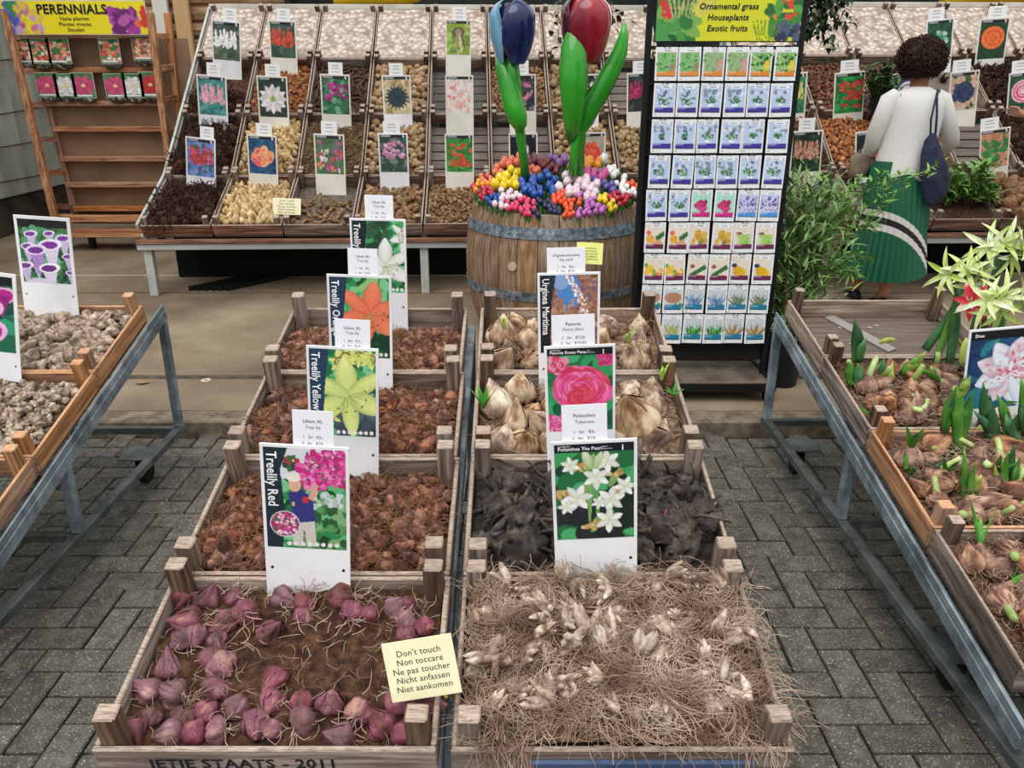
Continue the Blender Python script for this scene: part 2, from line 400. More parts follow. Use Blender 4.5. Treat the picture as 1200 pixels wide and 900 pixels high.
# ---------------------------------------------------------------- walls at the back
PANEL = mat('white_wall_panel', [(.3, '#8f9389'), (.6, '#a9ada3'), (.8, '#bcbfb6')], ns=3, scale=(1, 1, .4), detail=6, rough=.8)
LOWER = mat('dark_lower_wall', [(.3, '#2b2620'), (.7, '#4a4138')], ns=4, rough=.9)
wl = MB().box((-5.04, 7.4, 1.75), (.1, 7.2, 3.3)).build('wall_left', LOWER); tag(wl, 'weathered white panel wall at the left', kind='structure')
for k in range(6):
    MB().box((-4.975, 4.45 + k * 1.15, 1.95), (.03, 1.142, 2.82), ch=.004).build('wall_panel', PANEL, wl)
for k, z in enumerate((.62, .95, 1.25, 1.72)):
    pts = [(-4.94, 4 + i * .35, z + .012 * math.sin(i * 1.3 + k) + .006 * i) for i in range(19)]
    MB().tube(pts, .006, 4).build('wire', mat('rusty_wire', '#3d352c', rough=.9), wl)
wb_ = MB().box((-4.2, 9.62, 1.6), (3.6, .1, 3.2)).build('wall_back', LOWER); tag(wb_, 'log-clad shed wall behind the display', kind='structure')
LOGW = wood('log_siding', ('#7a5a38', '#a67f52', '#c4a074'), 'x')
for k in range(20):
    z = .2 + k * .16
    MB().tube([(-5.9, 9.55, z), (-2.45, 9.55, z)], .088, 10).build('log_plank', LOGW, wb_)
for k, (x, c) in enumerate(((-4.55, '#c9cac4'), (-4.1, '#b6b7b0'), (-3.72, '#d9d6c8'), (-3.5, '#c4a074'))):
    MB().box((x, 9.4, 1.9), (.16, .06, 2.6), ch=.006).build('wall_post', mat('post_%d' % k, [(.3, c), (.7, c)], ns=5), wb_)
wr = MB().box((1.9, 9.75, 1.6), (8.8, .1, 3.2)).build('wall_rear', mat('dark_backdrop', [(.3, '#15181a'), (.7, '#2a2f2c')], ns=3, rough=.9)); tag(wr, 'dark backdrop above and behind the tiered crates', kind='structure')

ENDG = mat('end_grain_and_edge', [(.3, '#857364'), (.7, '#b3a192')], ns=40, scale=(1, 6, 1), rough=.8, rnd=.12)
ENDP = mat('end_grain_and_edge_pine', [(.3, '#b07e58'), (.7, '#cfa27c')], ns=40, scale=(1, 6, 1), rough=.8, rnd=.12)
def light_top(me, m):  # paler colour on upward faces: end grain of posts, top edges of boards
    me.materials.append(m)
    for p in me.polygons:
        if p.normal.z > .7: p.material_index = 1
    return me

beam = MB().box((0, 5.5, 3.62), (10.6, .34, .12), ch=.01).box((-5.2, 5.5, 1.82), (.12, .12, 3.48)).box((5.2, 5.5, 1.82), (.12, .12, 3.48)).build('trim_2', GALV_D); tag(beam, 'steel canopy beam above the stall', kind='structure')
# ---------------------------------------------------------------- wooden crates
CRATE_MESH = {}
def crate_meshes(Wd, L, h, wk, post_up=.055):
    key = (Wd, L, h, wk, post_up)
    if key in CRATE_MESH: return CRATE_MESH[key]
    t = .011; bz = .008; d = {}
    d['end'] = MB().box((0, 0, 0), (Wd, t, h - .012), ch=.0025).mesh('end_board', W(wk, 'x')); light_top(d['end'], ENDP if wk == 'pine' else ENDG)
    d['side'] = MB().box((0, 0, 0), (t, L - 2 * t - .002, h - .012), ch=.0025).mesh('side_board', W('pale' if wk == 'red' else wk, 'y')); light_top(d['side'], ENDP if wk == 'pine' else ENDG)
    ph = h + post_up
    d['post'] = MB().box((0, 0, 0), (.04, .036, ph), ch=.003).mesh('corner_post', W(R.choice([wk, 'grey', 'dark']) if wk != 'pine' else 'pine', 'z')); light_top(d['post'], ENDP if wk == 'pine' else ENDG)
    d['base'] = MB().box((0, 0, 0), (Wd - .004, L - .004, .006)).mesh('bottom_panel', W('base', 'x'))
    d['slat'] = MB().box((0, 0, 0), (Wd - .03, .085, .006), ch=.001).mesh('bottom_slat', W('base', 'x'))
    CRATE_MESH[key] = d; return d
def make_crate(M, Wd, L, h, wk, label, group=None, post_up=.055, bottom='panel', skip_post=()):
    d = crate_meshes(Wd, L, h, wk, post_up); t = .011
    root = thing('wooden_crate', label, 'crate', M, group)
    for s in (-1, 1):
        ob('end_board', d['end'], root, T(0, s * (L / 2 - t / 2), h / 2 + .006 + R.uniform(-.002, 0)))
        ob('side_board', d['side'], root, T(s * (Wd / 2 - t / 2), 0, h / 2 + .006 + R.uniform(-.002, 0)))
    k = 0
    for sx in (-1, 1):
        for sy in (-1, 1):
            k += 1
            if k in skip_post: continue
            ob('corner_post', d['post'], root, T(sx * (Wd / 2 - t - .021), sy * (L / 2 - t - .019), (h + post_up) / 2 + .007 + R.uniform(-.005, .003)) @ RZ(R.uniform(-.04, .04)))
    if bottom == 'panel': ob('bottom_panel', d['base'], root, T(0, 0, .003))
    else:
        n = int((L - .03) / .1)
        for i in range(n): ob('bottom_slat', d['slat'], root, T(0, (i - (n - 1) / 2) * .1, .003))
    if bottom == 'mesh':
        m = MB()
        for i in range(int(Wd / .02)): m.box((-Wd / 2 + .02 + i * .02, 0, .012), (.002, L - .03, .002))
        for i in range(int(L / .02)): m.box((0, -L / 2 + .02 + i * .02, .014), (Wd - .03, .002, .002))
        tag(m.build('wire_mesh', GALV_D, root), kind='stuff')
    return root

class Row:
    """a tilted run of crates: origin on the rim line, yaw and tilt"""
    def __init__(s, X0, Y0, Z0, yaw, tilt): s.o = Vector((X0, Y0, Z0)); s.yaw = yaw; s.tilt = tilt; s.M = T(s.o) @ RZ(yaw) @ RX(tilt)
    def crate_M(s, xc, yc, h, jx=0, jr=0): return s.M @ T(xc + jx, yc, -h) @ RZ(jr)

CRATES = {}
# ---- middle tables
TILT = math.radians(12.48); CL, CW, CH = .4085, .6, .085
rowL = Row(-.43, 1.074, .562, 0, TILT); rowR = Row(.192, 1.074, .562, 0, TILT)
mid_names = {('L', 0): 'front crate of purple lily bulbs in soil, left middle table', ('L', 1): 'second crate of reddish brown lily bulbs, left middle table',
             ('L', 2): 'third crate of reddish brown lily bulbs, left middle table', ('L', 3): 'rear half-filled lily bulb crate of the left middle table',
             ('R', 0): 'front crate overflowing with stringy pale tuberose roots, right middle table', ('R', 1): 'second crate of black peony roots, right middle table',
             ('R', 2): 'third crate of large papery squill bulbs, right middle table', ('R', 3): 'rear crate of squill bulbs in front of the barrel'}
for side, row in (('L', rowL), ('R', rowR)):
    for k in range(4):
        wk = {('L', 0): 'pale', ('L', 1): 'grey', ('L', 2): 'grey', ('L', 3): 'grey', ('R', 0): 'grey', ('R', 1): 'grey', ('R', 2): 'pale', ('R', 3): 'pale'}[(side, k)]
        jx = {('L', 0): 0, ('L', 1): -.003, ('L', 2): -.01, ('L', 3): -.02}.get((side, k), 0)
        M = row.crate_M(jx, (k + .5) * CL, CH)
        make_crate(M, CW - .004, CL - .004, CH, wk, mid_names[(side, k)], 'crates on the middle tables', bottom='mesh' if (side, k) == ('L', 3) else 'panel', post_up=.06)
        CRATES[(side, k)] = M
def table(name, label, row, xa, xb, L, h, legY):
    root = thing(name, label, 'table', T(row.o.x, row.o.y, 0))
    inv = T(-row.o.x, -row.o.y, 0)
    def rp(x, y, dz): return inv @ (row.M @ Vector((x, y, -h + dz)))
    for x in (xa, xb):
        m = MB(); m.bar(rp(x, -.02, -.02), rp(x, L + .02, -.02), .035, .035, .003); m.build('rail', GALV, root)
    for y in (0, L * .33, L * .66, L):
        MB().bar(rp(xa + .02, y, -.019), rp(xb - .02, y, -.019), .03, .03, .002).build('crossbar', GALV_D, root)
    for y in legY:
        for x in (xa, xb):
            a = rp(x, y, -.036); MB().bar(a, (a.x, a.y, .0), .035, .035, .003).build('leg', GALV, root)
    for x in (xa, xb):
        a, b = rp(x, legY[0], 0), rp(x, legY[-1], 0)
        MB().bar((a.x, a.y + .018, .15), (b.x, b.y - .018, .15), .03, .03, .002).build('lower_rail', GALV, root)
    return root
table('display_table', 'sloping steel table carrying the four middle left crates', rowL, -.285, .285, 4 * CL, CH, (.05, 1.6))
table('display_table', 'sloping steel table carrying the four middle right crates', rowR, -.285, .285, 4 * CL, CH, (.05, 1.6))
MB().box((0, 0, 0), (.40, .008, .05), ch=.001).build('blue_strip', mat('blue_grey_paint', [(.3, '#3d5070'), (.7, '#5a6d8c')], ns=8, rough=.5), M=rowR.M @ T(.03, -.006, -.045))
tag(bpy.data.objects['blue_strip'], 'blue-grey strip across the front of the stringy root crate', 'strip')
lettering('JETJE STAATS - 2011', .036, INK, [o for o in C.objects if o.name.startswith('wooden_crate')][0], T(-.04, -(CL - .004) / 2 - .0012, .046), bold=.02, spacing=1.05, sx=1.0)

# ---- side carts
def cart(name, label, row, xs, L, h, legs, side):
    root = thing(name, label, 'cart', T(row.o.x, row.o.y, 0)); inv = T(-row.o.x, -row.o.y, 0)
    def rp(x, y, dz): return inv @ (row.M @ Vector((x, y, -h + dz)))
    for x in xs:
        m = MB(); a, b = rp(x, L, -.022), rp(x, -.12, -.022)
        m.bar(a, b, .035, .044, .002); m.bar(rp(x - side * .012, L, .012), rp(x - side * .012, -.12, .012), .006, .03); m.build('rail', GALV, root)
        ends = []
        for y in legs:
            a = rp(x, y, -.044); MB().bar(a, (a.x, a.y, .165), .034, .034, .003).build('leg', GALV, root); ends.append(a)
        MB().bar((ends[0].x, ends[0].y + .03, .15), (ends[-1].x, ends[-1].y - 1.15, .15), .034, .03, .002).build('lower_rail', GALV_D, root)
    for y in legs:
        a, b = rp(xs[0], y, 0), rp(xs[1], y, 0)
        MB().bar((a.x + .018, a.y, .15), (b.x - .018, b.y, .15), .03, .03, .002).build('crossbar', GALV_D, root)
    for y in (legs[0] - .22, legs[0] - 1.6):
        for x in xs:
            a = rp(x, y, 0); s = 1 if x == xs[0] else -1
            cx = a.x + s * .075
            pl = MB().box((cx, a.y, .133), (.16, .13, .006)).build('caster_plate', GALV_D, root)
            MB().box((cx - .026, a.y, .095), (.004, .05, .075)).box((cx + .026, a.y, .095), (.004, .05, .075)).box((cx, a.y, .128), (.056, .05, .006)).build('fork', BLACK, root)
            w = MB(); w.lathe([(.012, -.018), (.046, -.018), (.05, -.012), (.05, .012), (.046, .018), (.012, .018)], 16); w.xf(T(cx, a.y, .05) @ RY(PI / 2)); w.build('wheel', RUBBER, root, smooth=False)
    return root
RT = math.atan(.208); rowC = Row(1.205 + .34, 1.54, .342, 0, RT); CL2 = .4855
cart('display_cart', 'galvanised steel cart on wheels under the amaryllis crates', rowC, (-.36, .36), 4 * CL2, .09, (4 * CL2 - .02, 2.98 - 1.54 - .44), 1)
rc_names = ['nearest crate of amaryllis bulbs at the bottom of the right cart', 'amaryllis bulb crate with pine side board, second from the front of the right cart',
            'crate crowded with sprouting amaryllis bulbs and leaves below the empty one', 'nearly bare wooden crate at the top of the right cart']
for k in range(4):
    M = rowC.crate_M(0, (k + .5) * CL2, .09); CRATES[('C', k)] = M
    make_crate(M, .67, CL2 - .004, .09, ['grey', 'pine', 'grey', 'pale'][k], rc_names[k], 'crates on the right cart', post_up=.06)
LT = math.atan(.272); LL = .478; y_ = 3.25 - 4 * LL * math.cos(LT); z_ = .765 - 4 * LL * math.sin(LT)
rowA = Row(-1.53 - .31, y_, z_, 0, LT)
cart('display_cart', 'galvanised steel cart on wheels under the calla tuber crates', rowA, (-.325, .325), 4 * LL + .1, .085, (4 * LL + .08, 1.05), -1)
la_names = ['lowest crate of the left cart, mostly outside the picture', 'wooden crate below the small knobbly tubers on the left cart', 'pine crate of small knobbly tubers, middle of the left cart', 'pine crate of big flat calla tubers at the top of the left cart']
for k in range(1, 4):
    M = rowA.crate_M(0, (k + .5) * LL, .085); CRATES[('A', k)] = M
    make_crate(M, .61, LL - .004, .085, 'pine', la_names[k], 'crates on the left cart', post_up=.06, bottom='mesh' if k == 1 else 'panel')

# ---- tiered benches at the back
BW = .5105; A1, L1, A2, L2 = .4012, .7123, .6559, .7237; BH = .10
def bench_rows(X0, Y0, Z0, yaw):
    base = T(X0, Y0, Z0) @ RZ(yaw); rows = []
    r0 = Row(X0, Y0, Z0, yaw, A1); rows.append(r0)
    p = base @ Vector((0, L1 * math.cos(A1), L1 * math.sin(A1)))
    for k in range(3):
        rows.append(Row(p.x, p.y, p.z, yaw, A2)); p = p + (RZ(yaw) @ Vector((0, L2 * math.cos(A2), L2 * math.sin(A2))))
    return rows
benchL = bench_rows(-2.6915, 5.84, .6444, .0403); benchR = bench_rows(2.5947, 5.9474, .6704, .0359)
ORD = ['first', 'second', 'third', 'fourth', 'fifth', 'sixth', 'seventh', 'eighth', 'ninth', 'tenth', 'eleventh', 'twelfth', 'thirteenth', 'fourteenth', 'fifteenth', 'sixteenth']
ROWN = ['front row', 'second row', 'third row', 'top row']
BL = {0: {0: 'fib', 1: 'pale', 2: 'finger', 3: 'longt', 4: 'corm'},
      1: {0: 'fib', 1: 'pale', 2: 'rootlet', 3: 'tuber', 4: 'empty', 5: 'empty', 6: 'tuber', 7: 'corm2'},
      2: {0: 'fibfew', 1: 'claw', 2: 'stick', 3: 'tuber', 4: 'mesh', 5: 'corm', 6: 'tuber', 7: 'empty'}}
BR = {0: {-1: 'empty', 0: 'empty', 1: 'soil', 2: 'big'}, 1: {-1: 'root', 0: 'orange', 1: 'orange', 2: 'empty', 3: 'fib'},
      2: {-1: 'brown', 0: 'brown', 1: 'brown', 2: 'few', 3: 'dclaw', 4: 'dclaw'}}
KN = {'fib': 'dark fibrous rootstocks', 'pale': 'pale round bulbs', 'finger': 'brown finger-like roots', 'longt': 'long brown tubers', 'corm': 'small brown corms', 'empty': 'nothing', 'rootlet': 'thin brown rootlets',
      'tuber': 'knobbly tan tubers', 'corm2': 'clustered beige corms', 'fibfew': 'a few dark rootstocks', 'claw': 'orange-brown claw tubers', 'stick': 'dark stick-like roots', 'mesh': 'bare wire mesh', 'soil': 'sprouting green plants',
      'big': 'large round brown tubers', 'root': 'brown roots', 'orange': 'small orange-brown bulbs', 'brown': 'small red-brown corms', 'few': 'one dark root', 'dclaw': 'dark clustered roots'}
BACK = []
for bname, rows, cont, cols in (('left', benchL, BL, range(0, 8)), ('right', benchR, BR, range(-1, 5))):
    for r in range(4):
        for ci in cols:
            L = L1 if r == 0 else L2; kind = 'pebble' if r == 3 else cont[r].get(ci)
            if kind is None: continue
            M = rows[r].crate_M((ci + .5) * BW, L / 2, BH)
            col = ORD[ci - list(cols)[0]]
            if kind == 'pebble': lab = 'top-row crate under a pebble-patterned sheet, %s from the left, %s back bench' % (col, bname)
            elif kind in ('empty', 'mesh'): lab = 'empty crate, %s, %s from the left on the %s back bench' % (ROWN[r], col, bname)
            else: lab = 'crate of %s, %s, %s from the left, %s back bench' % (KN[kind], ROWN[r], col, bname)
            wk = R.choice(['red', 'red', 'grey', 'pale'])
            if r == 0: wk = 'red' if ci in (1, 4, -1, 0) else 'grey'
            make_crate(M, BW - .012, L - .006, BH, wk, lab, 'crates on the back benches', post_up=.05, bottom='slats' if kind in ('empty',) else ('mesh' if kind == 'mesh' else 'panel'))
            BACK.append((bname, r, ci, kind, M, BW - .012, L))
RAILP = mat('painted_rail', [(.3, '#a3a7a1'), (.7, '#bcc0ba')], ns=6, rough=.6)
BEAM = mat('grey_beam', [(.3, '#9b9c99'), (.7, '#b5b6b2')], ns=4, scale=(.3, 6, 6), rough=.7)
def bench(label, rows, u0, u1):
    base = T(rows[0].o) @ RZ(rows[0].yaw); root = thing('tiered_bench', label, 'bench', T(rows[0].o.x, rows[0].o.y, 0) @ RZ(rows[0].yaw))
    z0 = rows[0].o.z; d1, h1 = L1 * math.cos(A1), L1 * math.sin(A1); d2, h2 = 3 * L2 * math.cos(A2), 3 * L2 * math.sin(A2)
    n1 = (-math.sin(A1), math.cos(A1)); n2 = (-math.sin(A2), math.cos(A2)); o1 = BH + .02
    MB().box(((u0 + u1) / 2, .0, z0 - BH - .05), (u1 - u0 + .02, .05, .045), ch=.003).build('front_beam', BEAM, root)
    MB().box(((u0 + u1) / 2, -.005, z0 - BH - .013), (u1 - u0 + .02, .07, .024), ch=.002).build('front_board', W('red', 'x'), root)
    us = np.linspace(u0, u1, 3)
    for u in us:
        MB().bar((u, -n1[0] * o1 + .06, z0 - n1[1] * o1), (u, d1 - n1[0] * o1, z0 + h1 - n1[1] * o1), .04, .04).build('rail', RAILP, root)
        MB().bar((u, d1 - n2[0] * o1, z0 + h1 - n2[1] * o1), (u, d1 + d2 - n2[0] * o1, z0 + h1 + h2 - n2[1] * o1), .04, .04).build('rail', RAILP, root)
        yy = rows[0].o.y; zf = slab_z(yy + .03)
        MB().bar((u + (.05 if u == us[0] else -.05 if u == us[-1] else 0), .03, zf), (u + (.05 if u == us[0] else -.05 if u == us[-1] else 0), .03, z0 - BH - .073), .06, .06, .004).build('leg', RAILP, root)
        MB().bar((u, d1 + d2 - .1, slab_z(8)), (u, d1 + d2 - .1, z0 + h1 + h2 - .25), .06, .06, .004).build('leg', RAILP, root)
    if u0 <= 0 and u0 > -.3:    # side rail seen from the aisle
        for (a, b) in (((-.012, 0, z0 - .01), (-.012, d1, z0 + h1 - .01)), ((-.012, d1, z0 + h1 - .01), (-.012, d1 + d2, z0 + h1 + h2 - .01))):
            MB().bar(a, b, .02, .05, .002).build('side_rail', RAILP, root)
    MB().box(((u0 + u1) / 2, .55, (z0 - .12) / 2 + slab_z(6.5) / 2), (u1 - u0 - .1, .01, z0 - .12 - slab_z(6.5))).build('under_bench_shade', mat('shade_black', '#0c0c0d', rough=.95), root)  # added black sheet, stands in for the deep shade under the bench
    MB().box(((u0 + u1) / 2, d1 + d2 + .03, z0 + h1 + h2 - .01), (u1 - u0, .04, .09), ch=.003).build('top_board', mat('pale_top_board', [(.3, '#bdb9ae'), (.7, '#d4d0c5')], ns=5, rough=.7), root)
    return root
bench('tiered sloping bench of crates at the back left', benchL, -.02, 8 * BW + .02)
bench('tiered sloping bench of crates at the back right', benchR, -BW - .02, 5 * BW + .02)
# steel bars stored under the left bench
for k in range(6):
    a = Vector((-2.45 + k * .055, 5.98, slab_z(6) + .02)); b = a + Vector((.36, .38, .0095))
    o = MB().bar(a, b, .03, .03).build('steel_bar', BLACK); tag(o, 'dark steel bar lying on the ground under the back left bench', 'bar', 'bars under the bench')
# ---------------------------------------------------------------- bulb, tuber and root shapes
def lump_mesh(name, m, r, amp=.25, freq=1.6, seed=0, nu=12, nv=9, tip=0.0, scales=0.0, smooth=True):
    """knobbly body; tip pulls the top into a nose, scales adds overlapping ridges"""
    mb = MB()
    def fn(d):
        k = 1 + amp * nz3(d.x * freq + seed * 3.1, d.y * freq + seed, d.z * freq - seed) + amp * .5 * nz3(d.x * freq * 2.6, d.y * freq * 2.6 + seed, d.z * freq * 2.6)
        if scales:
            ph = math.atan2(d.y, d.x); k += scales * abs(math.sin(2.5 * ph + d.z * 3 + seed)) - scales * .5
        return k
    def body(c, rr):
        rings = []
        for i in range(nv + 1):
            th = min(max(PI * i / nv, .08), PI - .08); ring = []
            for j in range(nu):
                ph = 2 * PI * j / nu; d = Vector((math.sin(th) * math.cos(ph), math.sin(th) * math.sin(ph), -math.cos(th)))
                k = fn(d); z = d.z; rad = 1.0
                if tip and z > .2:
                    q = (z - .2) / .8; rad = 1 - .35 * q; z = z + tip * q * q
                ring.append((d.x * rr[0] * k * rad, d.y * rr[1] * k * rad, z * rr[2] * k))
            rings.append(ring)
        mb.rings(rings)
    body((0, 0, 0), r)
    return mb.mesh(name, m, smooth)
def scaly_mesh(name, m, r, seed, layers=2, n=6, gu=4, gv=5, tip=.5, puff=.1, rough_=.12):
    """bulb made of overlapping scales"""
    q = random.Random(seed); mb = MB()
    def prof(v):
        z = -1 + 2 * v; rad = math.sqrt(max(0, 1 - z * z)) if v < .6 else math.sqrt(max(0, 1 - .04)) * (1 - ((v - .6) / .4) ** 1.4 * .93)
        return rad, z + (tip * max(0, (v - .55) / .45) ** 1.6)
    mb.rings([[(r[0] * .93 * max(prof(i / 7)[0], .05) * math.cos(2 * PI * j / 9), r[1] * .93 * max(prof(i / 7)[0], .05) * math.sin(2 * PI * j / 9), r[2] * prof(i / 7)[1]) for j in range(9)] for i in range(8)])
    for l in range(layers):
        for i in range(n):
            f0 = 2 * PI * (i + .5 * l) / n + q.uniform(-.25, .25); hw = PI / n * q.uniform(1.0, 1.35); vtop = q.uniform(.72, 1.0) - .12 * l; pf = puff * q.uniform(.5, 1.6) + .05 * l; vs = []; fs = []
            for b in range(gv + 1):
                v = .03 + (vtop - .03) * b / gv; rad, z = prof(v)
                for a in range(gu + 1):
                    u = -1 + 2 * a / gu; w = hw * (.35 + .65 * math.sin(PI * (.18 + .8 * b / gv))) if b < gv else hw * .08
                    k = 1 + pf * (1 - u * u) * math.sin(PI * (.1 + .85 * b / gv)) + rough_ * nz3(f0 + u * .8, v * 3, seed) * .6
                    vs.append((r[0] * max(rad, .04) * k * math.cos(f0 + u * w), r[1] * max(rad, .04) * k * math.sin(f0 + u * w), r[2] * z * (1 + pf * .4)))
            for b in range(gv):
                for a in range(gu):
                    c = b * (gu + 1) + a; fs.append((c, c + 1, c + gu + 2, c + gu + 1))
            mb.add(vs, fs)
    return mb.mesh(name, m, True)
def cluster_mesh(name, m, seed, n=9, r=.03, fan=1.0):
    """bunch of pale finger-shaped cloves fanning from a base"""
    mb = MB(); q = random.Random(seed)
    for i in range(n):
        a = q.uniform(-1.0, 1.0) * fan; b = q.uniform(-.6, .6) * fan
        d = Vector((math.sin(a), math.sin(b) * .8, math.cos(a) * .55 + .2)).normalized(); p = Vector((q.uniform(-.012, .012), q.uniform(-.012, .012), 0))
        L = r * q.uniform(.9, 1.6); w = r * q.uniform(.2, .3)
        mb.tube([p, p + d * L * .3, p + d * L * .65, p + d * L * .9, p + d * L * 1.05], [w * .5, w, w * .95, w * .5, w * .08], 6)
    return mb.mesh(name, m, True)
def finger_mesh(name, m, seed, L=.12, w=.011, bend=.3, taper=.35):
    q = random.Random(seed); mb = MB(); pts = []; rad = []
    a = q.uniform(-bend, bend); b = q.uniform(-bend, bend)
    for i in range(6):
        t = i / 5; pts.append((L * (t - .5), a * L * (t - .5) ** 2 * 3, b * L * (t - .5) ** 2 * 1.2)); rad.append(w * (.45 + .8 * math.sin(PI * (.15 + t * .7))) * (1 - taper * t) * q.uniform(.85, 1.15))
    mb.tube(pts, rad, 7); return mb.mesh(name, m, True)
def clump_mesh(name, m, seed, r=.05, strands=26, fat=.004, lens=1.6, nu=9, nv=6):
    """woody rootstock with roots hanging off"""
    q = random.Random(seed); mb = MB()
    mb.sphere((0, 0, 0), (r, r * q.uniform(.7, 1), r * .7), nu, nv, lambda d: 1 + .35 * nz3(d.x * 2 + seed, d.y * 2, d.z * 2) + (.3 * nz3(d.x * 6 + seed, d.y * 6, d.z * 6) + .15 * nz3(d.x * 13, d.y * 13 + seed, d.z * 13) if nu > 12 else 0))
    for _ in range(strands):
        a = q.uniform(0, 2 * PI); e = q.uniform(-.3, 1.0); d = Vector((math.cos(a) * math.cos(e), math.sin(a) * math.cos(e), math.sin(e)))
        p = d * r * .7; pts = [p.copy()]; L = r * q.uniform(.6, lens)
        for k in range(3):
            d = (d + Vector((q.uniform(-.5, .5), q.uniform(-.5, .5), q.uniform(-.6, .25)))).normalized(); p = p + d * L / 3; pts.append(p.copy())
        mb.tube(pts, [fat, fat * .9, fat * .7, fat * .3], 4)
    return mb.mesh(name, m, True)
def strands_obj(name, label, m, M, n, fn, L, rad, seed=0, seg=5, curl=.7, cat='roots', flat=.5, parent=None):
    """uncountable thin roots: one object; fn(rng) gives a start point"""
    q = random.Random(seed); mb = MB()
    for _ in range(n):
        p = Vector(fn(q)); a = q.uniform(0, 2 * PI); d = Vector((math.cos(a), math.sin(a), q.uniform(-.3, .6) * flat)).normalized()
        ax = Vector((q.uniform(-.3, .3), q.uniform(-.3, .3), q.choice((-1, 1)))); l = L * q.uniform(.4, 1.2); pts = [p]; cu = q.uniform(0, curl)
        for k in range(seg):
            d = (d + ax.cross(d) * cu * .5 + Vector((q.uniform(-.25, .25), q.uniform(-.25, .25), q.uniform(-.28, .2)))).normalized(); p = p + d * l / seg; pts.append(p)
        r = rad * q.uniform(.6, 1.3); mb.tube(pts, [r] * seg + [r * .4], 3, cap=False)
    o = mb.build(name, m, parent, smooth=True, M=M)
    if parent is None: tag(o, label, cat, kind='stuff')
    else: tag(o, kind='stuff')
    return o
def bed(name, label, m, M, Wd, L, hf, cat='soil', nx=36, ny=26):
    """filled surface inside a crate"""
    mb = MB(); x0, y0 = Wd / 2 - .014, L / 2 - .014; vs = []; fs = []
    for j in range(ny + 1):
        for i in range(nx + 1):
            x = -x0 + 2 * x0 * i / nx; y = -y0 + 2 * y0 * j / ny; vs.append((x, y, max(hf(x, y), .0085)))
    for j in range(ny):
        for i in range(nx):
            a = j * (nx + 1) + i; fs.append((a, a + 1, a + nx + 2, a + nx + 1))
    mb.add(vs, fs); o = mb.build(name, m, smooth=True, M=M); tag(o, label, cat, kind='stuff'); return o
def spots(Wd, L, s, rng, margin=.03, jit=.38):
    nx, ny = max(1, int((Wd - 2 * margin) / s)), max(1, int((L - 2 * margin) / (s * .9))); out = []
    for j in range(ny):
        for i in range(nx):
            x = -Wd / 2 + margin + (i + .5 + (.25 if j % 2 else -.25)) * (Wd - 2 * margin) / nx + rng.uniform(-jit, jit) * s; y = -L / 2 + margin + (j + .5) * (L - 2 * margin) / ny + rng.uniform(-jit, jit) * s
            out.append((min(max(x, -Wd / 2 + margin), Wd / 2 - margin), min(max(y, -L / 2 + margin), L / 2 - margin)))
    return out
BUDGET = {}
def scatter(M, pts, meshes, hf, name, label, cat, group, zo=0.0, k0=.85, k1=1.15, rng=R, up=False, mask=None, lay=False):
    res = []; rest = None
    for (x, y) in pts:
        if mask and not mask(x, y): continue
        if up: rot = RZ(rng.uniform(0, 2 * PI)) @ RX(rng.uniform(-.5, .5)) @ RY(rng.uniform(-.4, .4))
        elif lay: rot = RZ(rng.uniform(0, 2 * PI)) @ RY(rng.uniform(-.35, .35)) @ RX(rng.uniform(0, 6.28))
        else: rot = rrot(rng)
        ML = T(x, y, hf(x, y) + zo + rng.uniform(-.003, .004)) @ rot @ SC(rng.uniform(k0, k1)); me = rng.choice(meshes)
        BUDGET[name] = BUDGET.get(name, 0) + 1
        if BUDGET[name] > 290:
            if rest is None: rest = MB(); rest_m = me.materials[0]
            rest.add([ML @ v.co for v in me.vertices], [tuple(p.vertices) for p in me.polygons]); continue
        o = ob(name, me, None, M @ ML)
        tag(o, label, cat, group); res.append(o)
    if rest is not None: tag(rest.build('more_' + name + 's', rest_m, smooth=True, M=M), 'further ' + label, cat, kind='stuff')
    return res

def relabel(objs, M, gap, what, where):
    """tell big loose bulbs apart by their place: row from the front, number from the left"""
    I = M.inverted(); L = [((I @ o.matrix_world.translation) if False else (I @ o.location), o) for o in objs]
    if not L: return
    y0 = min(p.y for p, o in L); rows = {}
    for p, o in L: rows.setdefault(int((p.y - y0) / gap), []).append((p.x, o))
    for k, (r, lst) in enumerate(sorted(rows.items())):
        for i, (x, o) in enumerate(sorted(lst, key=lambda t: t[0])): o['label'] = '%s, %s from left in %s row from the front, %s' % (what, ORD[min(i, 15)], ORD[min(k, 15)], where)
SOIL = mat('dark_soil', [(.3, '#2b1a13'), (.55, '#49301f'), (.8, '#654634')], ns=45, detail=8, rough=.95, bump=.8, bscale=90)
SOILG = mat('grey_soil', [(.3, '#4a4038'), (.7, '#75675a')], ns=40, detail=8, rough=.95, bump=.5)
MPUR = mat('purple_bulb', [(.2, '#3d241d'), (.42, '#673c3a'), (.6, '#7e4054'), (.82, '#a87a68')], ns=26, scale=(1, 1, .5), detail=6, rough=.55, rnd=.18, bump=.4, hue=.3)
MRED = mat('reddish_bulb', [(.25, '#321a12'), (.5, '#653a29'), (.75, '#a06c4e')], ns=40, detail=6, rough=.75, rnd=.3, bump=.5, hue=.2)
MROOTR = mat('brown_root', [(.3, '#5e3d28'), (.7, '#9a6f4c')], ns=20, rough=.85)
MROOTP = mat('pale_root', [(.3, '#7d6352'), (.5, '#a58a76'), (.75, '#c8b3a0')], ns=12, rough=.85)
MCLOVE = mat('pale_clove', [(.3, '#6e5847'), (.5, '#a8927f'), (.72, '#d8cbbb')], ns=26, rough=.75, rnd=.18, bump=.3)
MPEON = mat('peony_root', [(.3, '#28221f'), (.6, '#4b433d'), (.8, '#6f6358')], ns=25, detail=7, rough=.9, rnd=.25, bump=.7)
